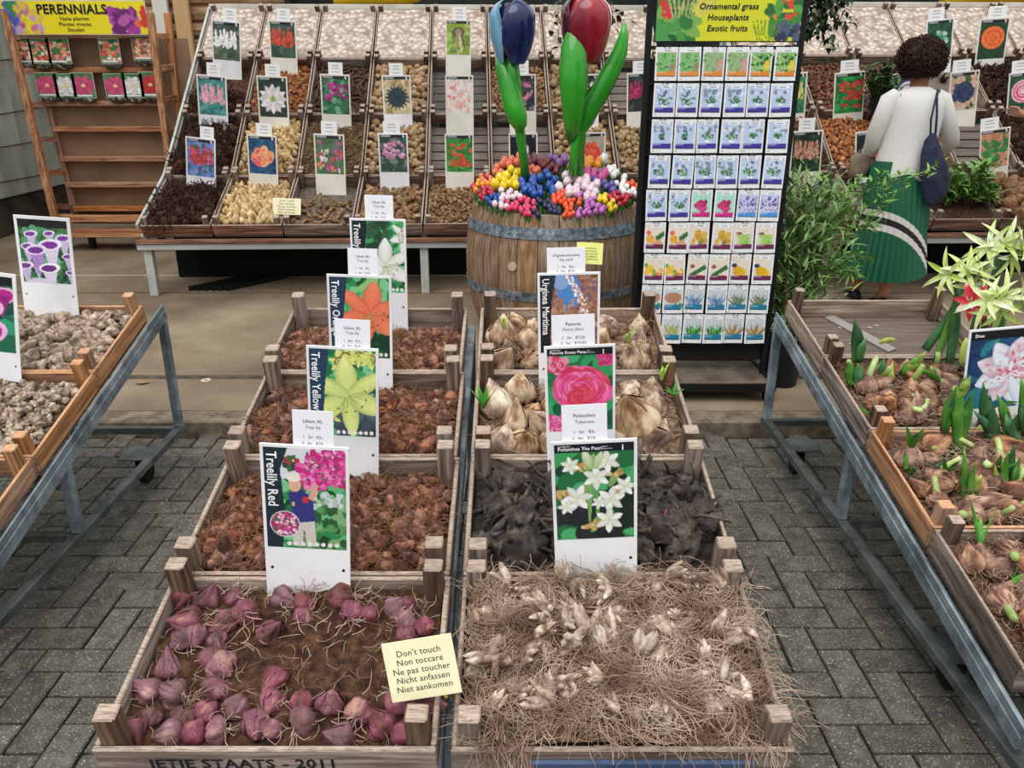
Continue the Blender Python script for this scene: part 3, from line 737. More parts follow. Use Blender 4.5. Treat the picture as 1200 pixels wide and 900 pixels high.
MSQ = mat('squill_bulb', [(.25, '#4f3222'), (.45, '#8f6b4e'), (.62, '#bfa584'), (.8, '#dccfb4')], ns=20, scale=(1, 1, .45), detail=7, rough=.7, rnd=.18, bump=.6, hue=.3)
MTAN = mat('tan_tuber', [(.25, '#5c4b3e'), (.5, '#96826f'), (.75, '#c9b9a6')], ns=40, detail=6, rough=.8, rnd=.14, bump=.6)  # dark stop paints crevice shade into the tan, pale stop the highlights
MAMA = mat('amaryllis_bulb', [(.22, '#43281c'), (.45, '#7d513c'), (.65, '#ad8060'), (.85, '#d4b28e')], ns=20, scale=(1, 1, .4), detail=7, rough=.7, rnd=.25, bump=.6, hue=.25)
GREEN = mat('leaf_green', [(.3, '#2f6a22'), (.6, '#4f8f33'), (.8, '#6faa4a')], ns=9, rough=.5, rnd=.15)
PALEG = mat('pale_green', [(.3, '#9fb860'), (.7, '#cfd98e')], ns=9, rough=.5, rnd=.1)

rng = random.Random(11)
# ---- front left crate: purple lily bulbs in soil
M = CRATES[('L', 0)]
def hfL0(x, y): return .048 + .012 * y / .2 + .016 * nz3(x * 9, y * 9, 3) + .011 * nz3(x * 30, y * 30, 1) + .006 * nz3(x * 70, y * 70, 2) + .012 * max(0, 1 - abs(x) / .2)
bed('soil', 'crumbly dark brown soil in the front left crate', SOIL, M, .592, .40, hfL0, nx=80, ny=56)
pm = [scaly_mesh('bulb', MPUR, (.029, .025, .024), s, 2, 5 + s % 3, tip=[.35, .9, .15, .5, .2, 1.1][s], puff=.16, rough_=.3) for s in range(6)]
def bulb_things(pts, meshes, M, hf, name, label, cat, group, zo, k0, k1, rootm=None, rl=.03, sproutm=None, ps=0, up=False, mask=None):
    """bulbs with a tuft of roots as a part"""
    if rootm is not None:
        tufts = []
        for s in range(4):
            q = random.Random(s + 5); mb = MB()
            for _ in range(9):
                a = q.uniform(0, 2 * PI); p = Vector((0, 0, -.018)); d = Vector((math.cos(a) * .7, math.sin(a) * .7, -1)).normalized(); pp = [p]
                for k in range(4):
                    d = (d + Vector((q.uniform(-.7, .7), q.uniform(-.7, .7), q.uniform(-.5, .5)))).normalized(); p = p + d * rl * q.uniform(.2, .4); pp.append(p)
                mb.tube(pp, .0011, 3, cap=False)
            tufts.append(mb.mesh('root_tuft', rootm, True))
    made = scatter(M, pts, meshes, hf, name, label, cat, group, zo, k0, k1, rng, up, mask)
    for o in made:
        if rootm is not None and rng.random() < .8: ob('root_tuft', rng.choice(tufts), o, RX(rng.uniform(-.3, .3)))
    return made
pts = [p for p in spots(.592, .40, .049, rng, .03) if rng.random() < (1.0 if (p[0] < -.12 or p[1] < -.09 or p[0] > .19) else .36 if p[1] < .1 else .62)]
made = bulb_things(pts, pm, M, hfL0, 'purple_lily_bulb', 'purple lily bulb lying in the soil of the front left crate', 'bulb', 'purple lily bulbs', .006, .72, 1.05, MROOTP, .045)
relabel(made, M, .046, 'purple lily bulb', 'front left crate')
strands_obj('loose_roots', 'thin pale roots strewn over the purple lily bulbs', MROOTP, M, 320, lambda q: ((lambda x, y: (x, y, hfL0(x, y) + .018))(q.uniform(-.27, .27), q.uniform(-.18, .18))), .045, .0009, 3)
# ---- left crates two to four: reddish brown lily bulbs
rm = [scaly_mesh('bulb', MRED, (.021, .018, .016), s + 20, 2, 5 + s % 3, 3, 4, tip=.5 * (s % 2), puff=.5, rough_=1.3) for s in range(6)]
MB1 = mat('packing_brown', [(.3, '#2a1a12'), (.7, '#553927')], ns=50, rough=.95, bump=.8)
for k, (lab, grp, n, front) in {1: ('reddish brown lily bulb in the second left middle crate', 'lily bulbs in the second crate', .0355, -1), 2: ('reddish brown lily bulb in the third left middle crate', 'lily bulbs in the third crate', .036, -1), 3: ('reddish brown lily bulb in the rear left middle crate', 'lily bulbs in the rear crate', .037, 1)}.items():
    M = CRATES[('L', k)]
    hf = (lambda kk: (lambda x, y: .05 + .018 * nz3(x * 8 + kk, y * 8, kk) + .01 * nz3(x * 20, y * 20 + kk, 1) - max(0, y + .05) * .16 - (max(0, (y - .06)) * .3 if kk == 3 else 0)))(k)
    bed('bulb_packing', 'dark crumbly packing under the lily bulbs of %s left middle crate' % ['', 'the second', 'the third', 'the rear'][k], MB1, M, .592, .40 if k < 3 else .40, hf)
    msk = (lambda x, y: y < .13 + .02 * math.sin(x * 20)) if k == 3 else None
    bulb_things(spots(.592, .40, n, rng, .026), rm, M, hf, 'lily_bulb', lab, 'bulb', grp, .010, .8, 1.25, mask=msk)
    strands_obj('loose_roots', 'tangled brown roots over the lily bulbs of %s left middle crate' % ['', 'the second', 'the third', 'the rear'][k], MROOTR, M, 3000, (lambda h, kk: (lambda q: ((lambda x, y: (x, y, h(x, y) + q.uniform(.012, .032)))(q.uniform(-.275, .275), q.uniform(-.18, .18 if kk < 3 else .12)))))(hf, k), .055, .0009, 10 + k, curl=1.5)
# ---- front right crate: stringy tuberose clumps heaped above the rim
M = CRATES[('R', 0)]
def hfR0(x, y):
    e = min(1, (.30 - abs(x)) / .09) * min(1, (.21 - abs(y)) / .07)
    return .058 + .05 * max(0, e) + .06 * max(0, y) + .022 * nz3(x * 9, y * 9, 6) + .01 * nz3(x * 22, y * 22, 2)
bed('root_packing', 'matted roots filling the front right crate', mat('matted_root', [(.3, '#3a2a1e'), (.55, '#6e5641'), (.8, '#9a8064')], ns=60, detail=8, rough=.95, bump=1.0), M, .592, .40, hfR0, 'roots', 60, 44)
cm = [cluster_mesh('clump', MCLOVE, s, 9 + s, .03 + .002 * s, .9) for s in range(5)]
cl = scatter(M, spots(.592, .40, .052, rng, .04), cm, hfR0, 'tuberose_clump', 'pale finger-shaped tuberose clump among stringy roots in the front right crate', 'bulb clump', 'tuberose clumps', .015, .65, 1.1, rng)
relabel(cl, M, .047, 'pale tuberose clump', 'front right crate')
q = random.Random(31); mb = MB()
for (cx, cy) in spots(.58, .39, .05, q, .03) + spots(.54, .36, .075, q, .05):
    sg = q.choice((-1, 1)); tx, ty = q.uniform(-.5, .5), q.uniform(-.5, .5); rr0 = q.uniform(.012, .045)
    for _ in range(46):
        a = q.uniform(0, 2 * PI); rad = abs(q.gauss(rr0, .014)) + .006; x, y = cx + rad * math.cos(a), cy + rad * math.sin(a)
        if abs(x) > .285 or y > .195 or y < -.185: continue
        z = hfR0(x, y) + q.uniform(-.004, .026); arc = q.uniform(.7, 2.6); lift = q.uniform(-.012, .016); pts = []; dr = q.uniform(-.012, .02)
        for k in range(7):
            t = k / 6; an = a + sg * arc * t; r_ = rad + dr * t; xx, yy = cx + r_ * math.cos(an), cy + r_ * math.sin(an)
            pts.append((xx + q.gauss(0, .0012), yy + q.gauss(0, .0012), max(z, hfR0(min(max(xx, -.28), .28), min(max(yy, -.19), .19)) + .001) + lift * math.sin(PI * t) + (tx * (xx - cx) + ty * (yy - cy)) * .5))
        w = q.uniform(.0005, .00095); mb.tube(pts, [w] * 6 + [w * .4], 3, cap=False)
for _ in range(1900):
    x, y = q.uniform(-.28, .28), (q.uniform(-.175, .19) if _ < 1300 else q.uniform(-.19, -.1)); p = Vector((x, y, hfR0(x, y) + q.uniform(.01, .03))); a = q.uniform(0, 6.28); d = Vector((math.cos(a), math.sin(a), q.uniform(-.2, .5))); pts = [p]; l = q.uniform(.03, .09)
    for k in range(5): d = (d + Vector((q.uniform(-.4, .4), q.uniform(-.4, .4), q.uniform(-.35, .15)))).normalized(); p = p + d * l / 5; pts.append(p)
    mb.tube(pts, .0007, 3, cap=False)
tag(mb.build('stringy_roots', MROOTP, smooth=True, M=M), 'mass of stringy pale roots heaped in the front right crate', 'roots', kind='stuff')
q = random.Random(77); mb = MB()
for _ in range(110):
    c = q.random()
    if c < .45: p = Vector((q.uniform(-.25, -.15), -.19, .09)); d = Vector((q.uniform(-.4, .4), -.8, q.uniform(-.2, .4)))
    elif c < .62: p = Vector((q.uniform(.2, .28), -.19, .09)); d = Vector((q.uniform(-.4, .4), -.8, q.uniform(-.2, .4)))
    else: p = Vector((.285, q.uniform(-.17, .18), .10)); d = Vector((.9, q.uniform(-.7, .7), q.uniform(-.1, .8)))
    pts = [p]; l = q.uniform(.04, .11)
    for k in range(6):
        d = (d.normalized() + Vector((q.uniform(-.4, .4), q.uniform(-.4, .4), -.22 + q.uniform(-.2, .2)))).normalized(); p = p + d * l / 6; pts.append(p)
    mb.tube(pts, .0008, 3, cap=False)
tag(mb.build('hanging_roots', MROOTP, smooth=True, M=M), 'thin roots hanging over the edge of the front right crate', 'roots', kind='stuff')
# ---- second right crate: dark peony roots
M = CRATES[('R', 1)]
def hfR1(x, y): return .05 + .02 * nz3(x * 8, y * 8, 9) + .012 * nz3(x * 20, y * 20, 4)
bed('peony_soil', 'black soil under the peony roots', mat('black_soil', [(.3, '#17120f'), (.7, '#352c26')], ns=50, rough=.95, bump=.8), M, .592, .40, hfR1)
pe = [clump_mesh('rootstock', MPEON, s, .05 + .006 * (s % 3), 9, .0055, 1.7, 22, 15) for s in range(5)]
made = scatter(M, spots(.592, .40, .082, rng, .045), pe, hfR1, 'peony_root', 'dark lumpy peony rootstock with thick roots in the second right crate', 'root', 'peony roots', .012, .8, 1.15, rng, up=True)
relabel(made, M, .074, 'dark peony rootstock', 'second right crate')
fm = [finger_mesh('root', MPEON, s, .15, .008, .9, .4) for s in range(5)]
made = scatter(M, spots(.592, .40, .10, rng, .06), fm, hfR1, 'loose_peony_root', 'long bent grey-brown root lying across the peony roots', 'root', 'loose peony roots', .038, .7, 1.1, rng, lay=True)
relabel(made, M, .09, 'long bent grey-brown root', 'peony crate')
sp_ = MB().tube([(0, 0, 0), (.012, .006, .02), (.02, .01, .045)], [.006, .005, .002], 6).tube([(.008, 0, .012), (.03, 0, .02), (.05, -.005, .018)], [.004, .004, .001], 5)
o = sp_.build('pink_shoot', mat('pink_shoot', [(.3, '#8a2a4c'), (.7, '#b85a78')], ns=20, rough=.5), smooth=True, M=M @ T(.14, -.06, .085)); tag(o, 'pink peony shoot poking out of the dark roots', 'shoot')
# ---- squill crates
sq = [scaly_mesh('bulb', MSQ, (.05, .046, .045), s + 40, 2, 6 + s % 2, 5, 7, tip=.4 + .3 * (s % 3), puff=.07, rough_=.35) for s in range(5)]
bl_leaf = MB()
def tuft_mesh(name, n, L, w, m, seed, spread=.35, droop=.1):
    q = random.Random(seed); mb = MB()
    for i in range(n):
        a = 2 * PI * i / n + q.uniform(-.3, .3); d = Vector((math.cos(a) * spread, math.sin(a) * spread, 1)).normalized()
        mb.leaf((math.cos(a) * .004, math.sin(a) * .004, 0), d, Vector((math.cos(a), math.sin(a), .3)) * -1, L * q.uniform(.7, 1.1), w, droop, 4, .2)
    return mb.mesh(name, m, True)
tf = [tuft_mesh('sprout', 6, .085, .016, GREEN, 1), tuft_mesh('sprout', 4, .06, .014, mat('fresh_green', [(.3, '#6d9c2a'), (.7, '#a8c85a')], ns=10, rough=.5), 2, .25), tuft_mesh('sprout', 5, .05, .012, GREEN, 3, .8)]
for k, names in {2: ('third', 'squill bulbs in the third crate'), 3: ('rear', 'squill bulbs in the rear crate')}.items():
    M = CRATES[('R', k)]; hf = (lambda kk: (lambda x, y: .03 + .01 * nz3(x * 7, y * 7, kk)))(k)
    bed('bulb_debris', 'papery brown scraps under the squill bulbs of the %s right crate' % names[0], mat('papery_debris', [(.3, '#4e3626'), (.7, '#967a60')], ns=50, rough=.95, bump=.8), M, .592, .40, hf)
    pts = spots(.592, .40, .076, rng, .045, .3); i = 0
    hasbig = False; made = []
    for (x, y) in pts:
        big = (k == 2 and abs(x - .16) < .07 and abs(y - .02) < .08)
        kk = 1.45 if big and not hasbig else rng.uniform(.62, .98); hasbig = hasbig or big
        rot = RZ(rng.uniform(0, 6.28)) @ RX(rng.uniform(-1.2, 1.2)) @ RY(rng.uniform(-.8, .8))
        o = ob('squill_bulb', rng.choice(sq), None, M @ T(x, y, hf(x, y) + .035 * kk) @ rot @ SC(kk))
        tag(o, ('one very large brown papery squill bulb in the third right crate' if kk > 1.3 else 'large papery squill bulb in the %s right middle crate' % names[0]), 'bulb', names[1])
        if kk < 1.3: made.append(o)
    relabel(made, M, .07, 'papery squill bulb', '%s right crate' % names[0])
    for (x, y, v) in ([(-.27, -.02, 0), (.26, .04, 2), (-.06, .05, 1), (.24, .12, 1)] if k == 2 else [(-.22, .02, 1), (-.05, .15, 2), (.17, -.07, 1), (-.02, -.13, 0)]):
        o = ob('green_sprout', tf[v], None, M @ T(x, y, hf(x, y) + .075) @ RX(rng.uniform(-.3, .3)) @ SC(rng.uniform(.8, 1.15)))
        tag(o, 'green sprout growing from %s in the %s right middle crate' % ({-.27: 'the bulbs at the left edge', .26: 'the bulbs at the right edge', -.06: 'the bulbs left of the sign', .24: 'the big brown bulb', -.22: 'a bulb at the far left', -.05: 'a bulb behind the sign', .17: 'a bulb right of the sign', -.02: 'a front bulb'}[x], names[0]), 'sprout')
    strands_obj('loose_roots', 'thin roots between the squill bulbs of the %s crate' % names[0], MROOTP, M, 500, lambda q: (q.uniform(-.27, .27), q.uniform(-.18, .18), q.uniform(.04, .08)), .05, .0008, 50 + k)
# ---- left cart tubers
ta = [lump_mesh('tuber', MTAN, (.038, .031, .02), .5, 2.0, s + 60, 16, 11) for s in range(6)]
tb = [lump_mesh('tuber', MTAN, (.020, .016, .014), .75, 2.3, s + 70, 12, 9) for s in range(6)]
def hfA(x, y): return .045 + .014 * nz3(x * 7, y * 7, 2)
for k, (ms, s, lab, grp) in {3: (ta, .05, 'big flat tan calla tuber in the top crate of the left cart', 'big calla tubers'), 2: (tb, .0335, 'small knobbly tan tuber in the middle crate of the left cart', 'small knobbly tubers')}.items():
    M = CRATES[('A', k)]
    bed('tuber_packing', 'tan dusty packing under the tubers of the %s crate of the left cart' % ('top' if k == 3 else 'middle'), SOILG, M, .604, LL, hfA)
    P1 = [p for p in spots(.60, LL, s, rng, .035)]
    scatter(M, P1, ms, hfA, 'calla_tuber' if k == 3 else 'knobbly_tuber', lab, 'tuber', grp, .012, .75, 1.2, rng, lay=True)
    scatter(M, [p for p in spots(.58, LL - .03, s * 1.5, rng, .05)][:300 - len(P1)], ms, hfA, 'calla_tuber' if k == 3 else 'knobbly_tuber', lab, 'tuber', grp, .034 if k == 3 else .026, .7, 1.1, rng, lay=True)

# ---- back benches
MPALE = mat('pale_bulb', [(.25, '#8a6a44'), (.5, '#bfa070'), (.75, '#dfca9c')], ns=30, scale=(1, 1, .4), rough=.6, rnd=.18, bump=.3)
MFIB = mat('fibrous_root', [(.3, '#1f130d'), (.6, '#40281b'), (.85, '#664630')], ns=30, detail=6, rough=.95, rnd=.3, bump=.6)
MCORM = mat('brown_corm', [(.3, '#5a4029'), (.6, '#8a6a49'), (.85, '#b29370')], ns=35, rough=.8, rnd=.25)
MCLAW = mat('orange_claw', [(.3, '#7d4a26'), (.6, '#b27743'), (.85, '#d0a070')], ns=30, rough=.8, rnd=.22)
MSTICK = mat('dark_stick', [(.3, '#2d2019'), (.7, '#5c4636')], ns=25, rough=.9, rnd=.25)
MOR = mat('orange_bulb', [(.3, '#6e3c1f'), (.6, '#a5683a'), (.85, '#cf9560')], ns=25, rough=.6, rnd=.3)
MBC = mat('red_brown_corm', [(.3, '#4a2c20'), (.6, '#7a4d38'), (.85, '#a07358')], ns=30, rough=.8, rnd=.28)
MBIG = mat('round_tuber', [(.3, '#60422c'), (.6, '#8d6848'), (.85, '#a98663')], ns=20, rough=.85, rnd=.15, bump=.4)
MTUB = mat('knob_tuber', [(.3, '#7c6145'), (.6, '#a68a66'), (.85, '#c6ac86')], ns=25, rough=.8, rnd=.2, bump=.4)
def variants(kind):
    f = {'fib': lambda s: clump_mesh('rootstock', MFIB, s, .055, 34, .004, 1.7), 'pale': lambda s: lump_mesh('bulb', MPALE, (.027, .026, .027), .12, 1.4, s, 10, 8, tip=.5),
         'finger': lambda s: finger_mesh('root', MCORM, s, .13, .014, .6), 'longt': lambda s: lump_mesh('tuber', MCORM, (.055, .022, .022), .2, 1.3, s, 10, 8),
         'corm': lambda s: lump_mesh('corm', MCORM, (.019, .018, .015), .3, 1.8, s, 8, 6), 'tuber': lambda s: lump_mesh('tuber', MTUB, (.036, .03, .028), .4, 1.6, s, 10, 8),
         'corm2': lambda s: lump_mesh('corm', MTUB, (.03, .027, .025), .5, 2.2, s, 10, 8), 'claw': lambda s: cluster_mesh('claw', MCLAW, s, 7, .022, 1.2),
         'stick': lambda s: finger_mesh('root', MSTICK, s, .17, .008, .3, .3), 'big': lambda s: lump_mesh('tuber', MBIG, (.055, .05, .045), .12, 1.2, s, 12, 9),
         'orange': lambda s: lump_mesh('bulb', MOR, (.021, .02, .021), .14, 1.4, s, 8, 7, tip=.5), 'brown': lambda s: lump_mesh('corm', MBC, (.021, .02, .017), .25, 1.8, s, 8, 6),
         'dclaw': lambda s: clump_mesh('rootstock', MFIB, s, .03, 14, .006, 1.6), 'root': lambda s: clump_mesh('rootstock', MBC, s, .03, 14, .006, 1.6)}[kind]
    return [f(s) for s in range(4)]
VAR = {}
SPEC = {'fib': ('rootstock', .085, .02, 'up'), 'pale': ('pale_bulb', .044, .018, 'up'), 'finger': ('finger_root', .075, .016, 'lay'), 'longt': ('long_tuber', .062, .02, 'lay'), 'corm': ('brown_corm', .036, .012, 'any'),
        'tuber': ('tan_tuber', .058, .024, 'any'), 'corm2': ('beige_corm', .052, .022, 'any'), 'claw': ('claw_tuber', .040, .012, 'any'), 'stick': ('stick_root', .06, .016, 'lay'), 'big': ('round_tuber', .095, .04, 'any'),
        'orange': ('orange_bulb', .037, .014, 'any'), 'brown': ('red_brown_corm', .036, .012, 'any'), 'dclaw': ('clustered_root', .062, .016, 'up'), 'root': ('brown_rootstock', .062, .016, 'up')}
SINGLE = {'fib': 'dark fibrous rootstock', 'pale': 'pale round bulb', 'finger': 'brown finger-like root', 'longt': 'long brown tuber', 'corm': 'small brown corm', 'tuber': 'knobbly tan tuber', 'corm2': 'clustered beige corm',
          'claw': 'orange-brown claw tuber', 'stick': 'dark stick-like root', 'big': 'large round brown tuber', 'orange': 'small orange-brown bulb', 'brown': 'small red-brown corm', 'dclaw': 'dark clustered root', 'root': 'brown rootstock'}
PEB = None
def pebble_mat():
    m = bpy.data.materials.new('pebble_print'); m.use_nodes = True; N = m.node_tree.nodes; L = m.node_tree.links; b = N['Principled BSDF']; b.inputs['Roughness'].default_value = .6
    tc = N.new('ShaderNodeTexCoord'); v = N.new('ShaderNodeTexVoronoi'); v.inputs['Scale'].default_value = 24; L.new(tc.outputs['Object'], v.inputs['Vector'])
    r = N.new('ShaderNodeValToRGB'); e = r.color_ramp.elements; e[0].position = 0; e[0].color = (*lin('#d6c6b8'), 1); e[1].position = .75; e[1].color = (*lin('#8d7a6c'), 1)
    L.new(v.outputs['Distance'], r.inputs['Fac'])
    hs = N.new('ShaderNodeHueSaturation'); sx = N.new('ShaderNodeSeparateColor'); L.new(v.outputs['Color'], sx.inputs[0]); mr = N.new('ShaderNodeMapRange'); mr.inputs['To Min'].default_value = .72; mr.inputs['To Max'].default_value = 1.2
    L.new(sx.outputs[0], mr.inputs[0]); L.new(mr.outputs[0], hs.inputs['Value']); L.new(r.outputs[0], hs.inputs['Color']); L.new(hs.outputs[0], b.inputs['Base Color'])
    bp = N.new('ShaderNodeBump'); bp.inputs['Strength'].default_value = .4; bp.invert = True; L.new(v.outputs['Distance'], bp.inputs['Height']); L.new(bp.outputs[0], b.inputs['Normal'])
    return m
PEBM = pebble_mat()
BEDM = {'fib': MFIB, 'fibfew': MFIB, 'stick': MSTICK, 'finger': SOILG, 'dclaw': MFIB, 'soil': SOIL}
for (bn, r, ci, kind, M, Wd, L) in BACK:
    c0 = 0 if bn == 'left' else -1; col = ORD[ci - c0]; where = '%s %s crate, %s back bench' % (col, ['front-row', 'second-row', 'third-row', ''][r], bn)
    q = random.Random(hash((r, ci, len(bn))) % 9999)
    if kind == 'pebble':
        o = MB().box((0, 0, 0), (Wd - .03, L - .03, .012), ch=.003).build('pebble_sheet', PEBM, M=M @ T(0, 0, BH - .008)); tag(o, 'pebble-patterned sheet laid in the %s top crate of the %s back bench' % (col, bn), 'sheet', 'pebble-patterned sheets'); continue
    if kind in ('empty', 'mesh', 'few'):
        if kind == 'few': 
            VAR.setdefault('dclaw', variants('dclaw')); o = ob('rootstock', VAR['dclaw'][0], None, M @ T(.02, .12, .03)); tag(o, 'single dark root left in the crate beside the blue iris sign', 'root')
        continue
    fill = .05 + .02 * q.random(); kk = {'fibfew': 'fib'}.get(kind, kind)
    if r == 0: fill += .005
    hf = (lambda f, s, kd: (lambda x, y: f + .015 * nz3(x * 6 + s, y * 6, s) + (-.25 * max(0, y + .05) if kd == 'finger' else -.12 * max(0, y) - (.2 * max(0, y + .1) if kd == 'fibfew' else 0)) + .0))(fill, ci + r * 7.3, kind)
    bed('bulb_packing' if kind != 'rootlet' else 'rootlets_bed', 'packing under the %s in the %s' % (KN[kind], where), BEDM.get(kind, MCORM if kind in ('corm', 'tuber', 'corm2', 'longt', 'pale', 'rootlet') else MBC), M, Wd - .01, L - .02, hf, nx=16, ny=20)
    if kind == 'soil': continue
    if kind == 'rootlet':
        strands_obj('rootlets', 'heap of thin curly brown rootlets in the %s' % where, mat('rootlet', [(.3, '#5c432e'), (.7, '#8f7353')], ns=20, rough=.9), M, 900, lambda qq: (lambda x, y: (x, y, hf(x, y) + qq.uniform(.0, .03)))(qq.uniform(-.22, .22), qq.uniform(-.3, .3)), .12, .0035, 5, 5, 1.2); continue
    if kk not in VAR: VAR[kk] = variants(kk)
    nm, s, zo, mode = SPEC[kk]; msk = None
    if kind == 'fibfew': msk = lambda x, y: y < -.1
    if kind == 'finger': msk = lambda x, y: y < .0
    if kind == 'tuber' and r == 2: msk = lambda x, y: True
    scatter(M, spots(Wd, L - .02, s, q, .035), VAR[kk], hf, nm, '%s in the %s' % (SINGLE[kk], where), 'root' if 'root' in nm else 'tuber' if 'tuber' in nm else 'bulb', '%s, %s' % (KN[kind], where), zo, .8, 1.2, q, up=mode == 'up', lay=mode == 'lay', mask=msk)
# ---------------------------------------------------------------- pictures printed on the signs
def bands(p, x1, col, skew=0):
    p.poly([(0, 0), (x1 + skew, 0), (x1 - skew, p.H), (0, p.H)], col)
def icons(p, x0, n=7, y=None):
    y = y or p.H - .065
    for i in range(n): p.ell(x0 + i * .085, y, .03, .03, '#ece9e6')
def lily(p, cx, cy, r, c, c2, a0, st='#6b3a22', w=.27):
    for i in (1, 3, 5, 0, 2, 4): p.petal(cx, cy, a0 + i * PI / 3, r * (1 if i % 2 else 1.08), r * w * (1 if i % 2 else .78), c, c2)
    for i in range(6):
        a = a0 + .3 + i * .5; x, y = cx + math.cos(a) * r * .42, cy + math.sin(a) * r * .42
        p.petal(cx, cy, a, r * .42, .006, '#8a9a50'); p.ell(x, y, .028, .010, st, a + 1.2)
def pic_treelily(kind, w=92, h=130):
    p = Pic(w, h, '#2f8a4e')
    p.blobs(150, ['#1f6b3c', '#3aa35c', '#59b878', '#12492a', '#7cc48c'], .03, .1, seed=len(kind))
    if kind == 'white':
        p.blobs(40, ['#16402a', '#2c5a3c'], .04, .1, (.3, 0, .7, .7), 3); lily(p, .62, .88, .56, '#f3f3f8', '#dfe5d2', -.5, '#6b3a22', .25); lily(p, 1.02, .3, .3, '#f0f0f6', '#e2e8da', 1.8); p.ell(.36, .95, .2, .12, '#eef0f4')
    elif kind == 'orange':
        p.petal(.35, .3, -.6, .75, .05, '#8fc07a'); p.blobs(30, ['#1a5a32', '#0f3a22'], .05, .12, (.3, 1.0, 1, p.H), 5); lily(p, .66, .62, .58, '#f08a68', '#e8714c', -.35, '#7a2a14', .28)
    elif kind == 'yellow':
        for (x, y) in ((.55, .12), (.75, .1), (.92, .14), (.46, .2)): lily(p, x, y, .17, '#e8ea8c', '#cfd86a', x * 5)
        p.blobs(26, ['#3a4a56', '#1f3a3a', '#50606a'], .04, .1, (.35, 1.0, 1, p.H), 9); lily(p, .58, .74, .64, '#eaf09a', '#c4d67a', -.62, '#6b3a22', .26); lily(p, .3, 1.1, .16, '#e2e682', '#c8d466', .4)
    elif kind == 'red':
        p.rect(0, 0, 1, .42, '#d9dde2'); p.blobs(90, ['#3f7a45', '#5b9a58', '#2c5a36', '#7fae78'], .03, .07, (.45, .6, 1, p.H), 4); p.blobs(22, ['#3a6a3a', '#a33a3a', '#2a4a30'], .02, .05, (.26, .12, .42, .3), 7)
        p.blobs(30, ['#cfd8dc', '#b0c4b4'], .02, .04, (.6, .6, .95, .8), 8)
        p.blobs(210, ['#d63a92', '#e85aa8', '#b8246e', '#f08ac0', '#c02a7c'], .018, .045, (.52, .02, 1, .5), 11); p.blobs(60, ['#e85aa8', '#c92a80', '#e890c0'], .018, .04, (.42, .22, .75, .55), 12)
        p.blobs(40, ['#5c7a4c', '#88365c'], .012, .02, (.5, .05, 1, .52), 13)
        # child in a dark blue shirt holding the flowers
        p.poly([(.34, 1.0), (.6, .98), (.62, 1.36), (.5, 1.38), (.47, 1.1), (.44, 1.38), (.32, 1.36)], '#cfc8c0'); p.poly([(.28, .62), (.44, .56), (.58, .66), (.62, 1.0), (.36, 1.04)], '#33357c'); p.poly([(.53, .68), (.6, .72), (.66, .5), (.6, .48)], '#d9a58c')
        p.ell(.37, .5, .075, .1, '#dfae94'); p.ell(.36, .41, .085, .055, '#efe6d8'); p.rect(.46, .66, .53, .75, '#c8343c'); p.rect(.33, .74, .37, .8, '#c8b070')
    c = {'white': '#101c28', 'orange': '#1d3550', 'yellow': '#1c3a54', 'red': '#182c36'}[kind]
    if kind == 'red': p.poly([(0, 0), (.3, 0), (.2, .3), (.24, p.H * .62), (.2, p.H), (0, p.H)], c)
    else: p.poly([(0, 0), (.30, 0), (.22, p.H * .5), (.19, p.H), (0, p.H)], c)
    if kind == 'red':
        p.ell(.235, 1.06, .185, .185, '#e9e4e4'); p.ell(.235, 1.06, .175, .175, '#8a4a68')
        q = random.Random(3)
        for _ in range(110):
            a, r = q.uniform(0, 6.28), .155 * math.sqrt(q.random()); p.ell(.235 + r * math.cos(a), 1.06 + r * math.sin(a), .022, .016, q.choice(['#e04a94', '#f0a0c8', '#b8206c', '#3f6a3f', '#f4d8e4']), a)
    icons(p, .28 if kind == 'red' else .42, 8 if kind == 'red' else 7); return p.grain(.025)
def pic_urginea(w=84, h=118):
    p = Pic(w, h, '#9a6a58'); p.blobs(260, ['#8a5444', '#b08068', '#6a4a3c', '#c09a86', '#7a5a70'], .015, .05, seed=2, asp=2.5)
    p.ell(.5, .3, .2, .34, '#4a86c8'); p.ell(.36, .12, .14, .14, '#86a4d4'); p.blobs(50, ['#a4745c', '#8a6a50', '#b89078'], .02, .05, (.2, .45, .6, .75), 5)
    q = random.Random(4)
    for i in range(120):
        t = i / 120; x = .5 + .3 * math.sin(t * 1.7); y = .02 + t * 1.0; p.ell(x + q.uniform(-.06, .06), y, .018, .022, q.choice(['#f0e4e0', '#d8b4a8', '#fbf6f2', '#b87a70']))
    for i in range(90):
        x, y = q.gauss(.22, .09), q.gauss(1.12, .12); p.ell(x, y, .02, .02, q.choice(['#e8d4d4', '#b07a80', '#f6eeee', '#7a3a44']))
    p.poly([(0, 0), (.28, 0), (.2, .5), (.17, p.H), (0, p.H)], '#0b1418'); p.poly([(.12, 0), (.28, 0), (.2, .5), (.15, .5)], '#14343a', .7); return p.grain(.03)
def peony(p, cx, cy, r, cols, seed=1, n=160):
    q = random.Random(seed)
    for i in range(n):
        t = 1 - i / n; a = q.uniform(0, 2 * PI); d = r * t * .8; k = r * (.14 + .16 * t)
        p.ell(cx + math.cos(a) * d, cy + math.sin(a) * d * .86, k, k * q.uniform(.45, .9), q.choice(cols), a + PI / 2)
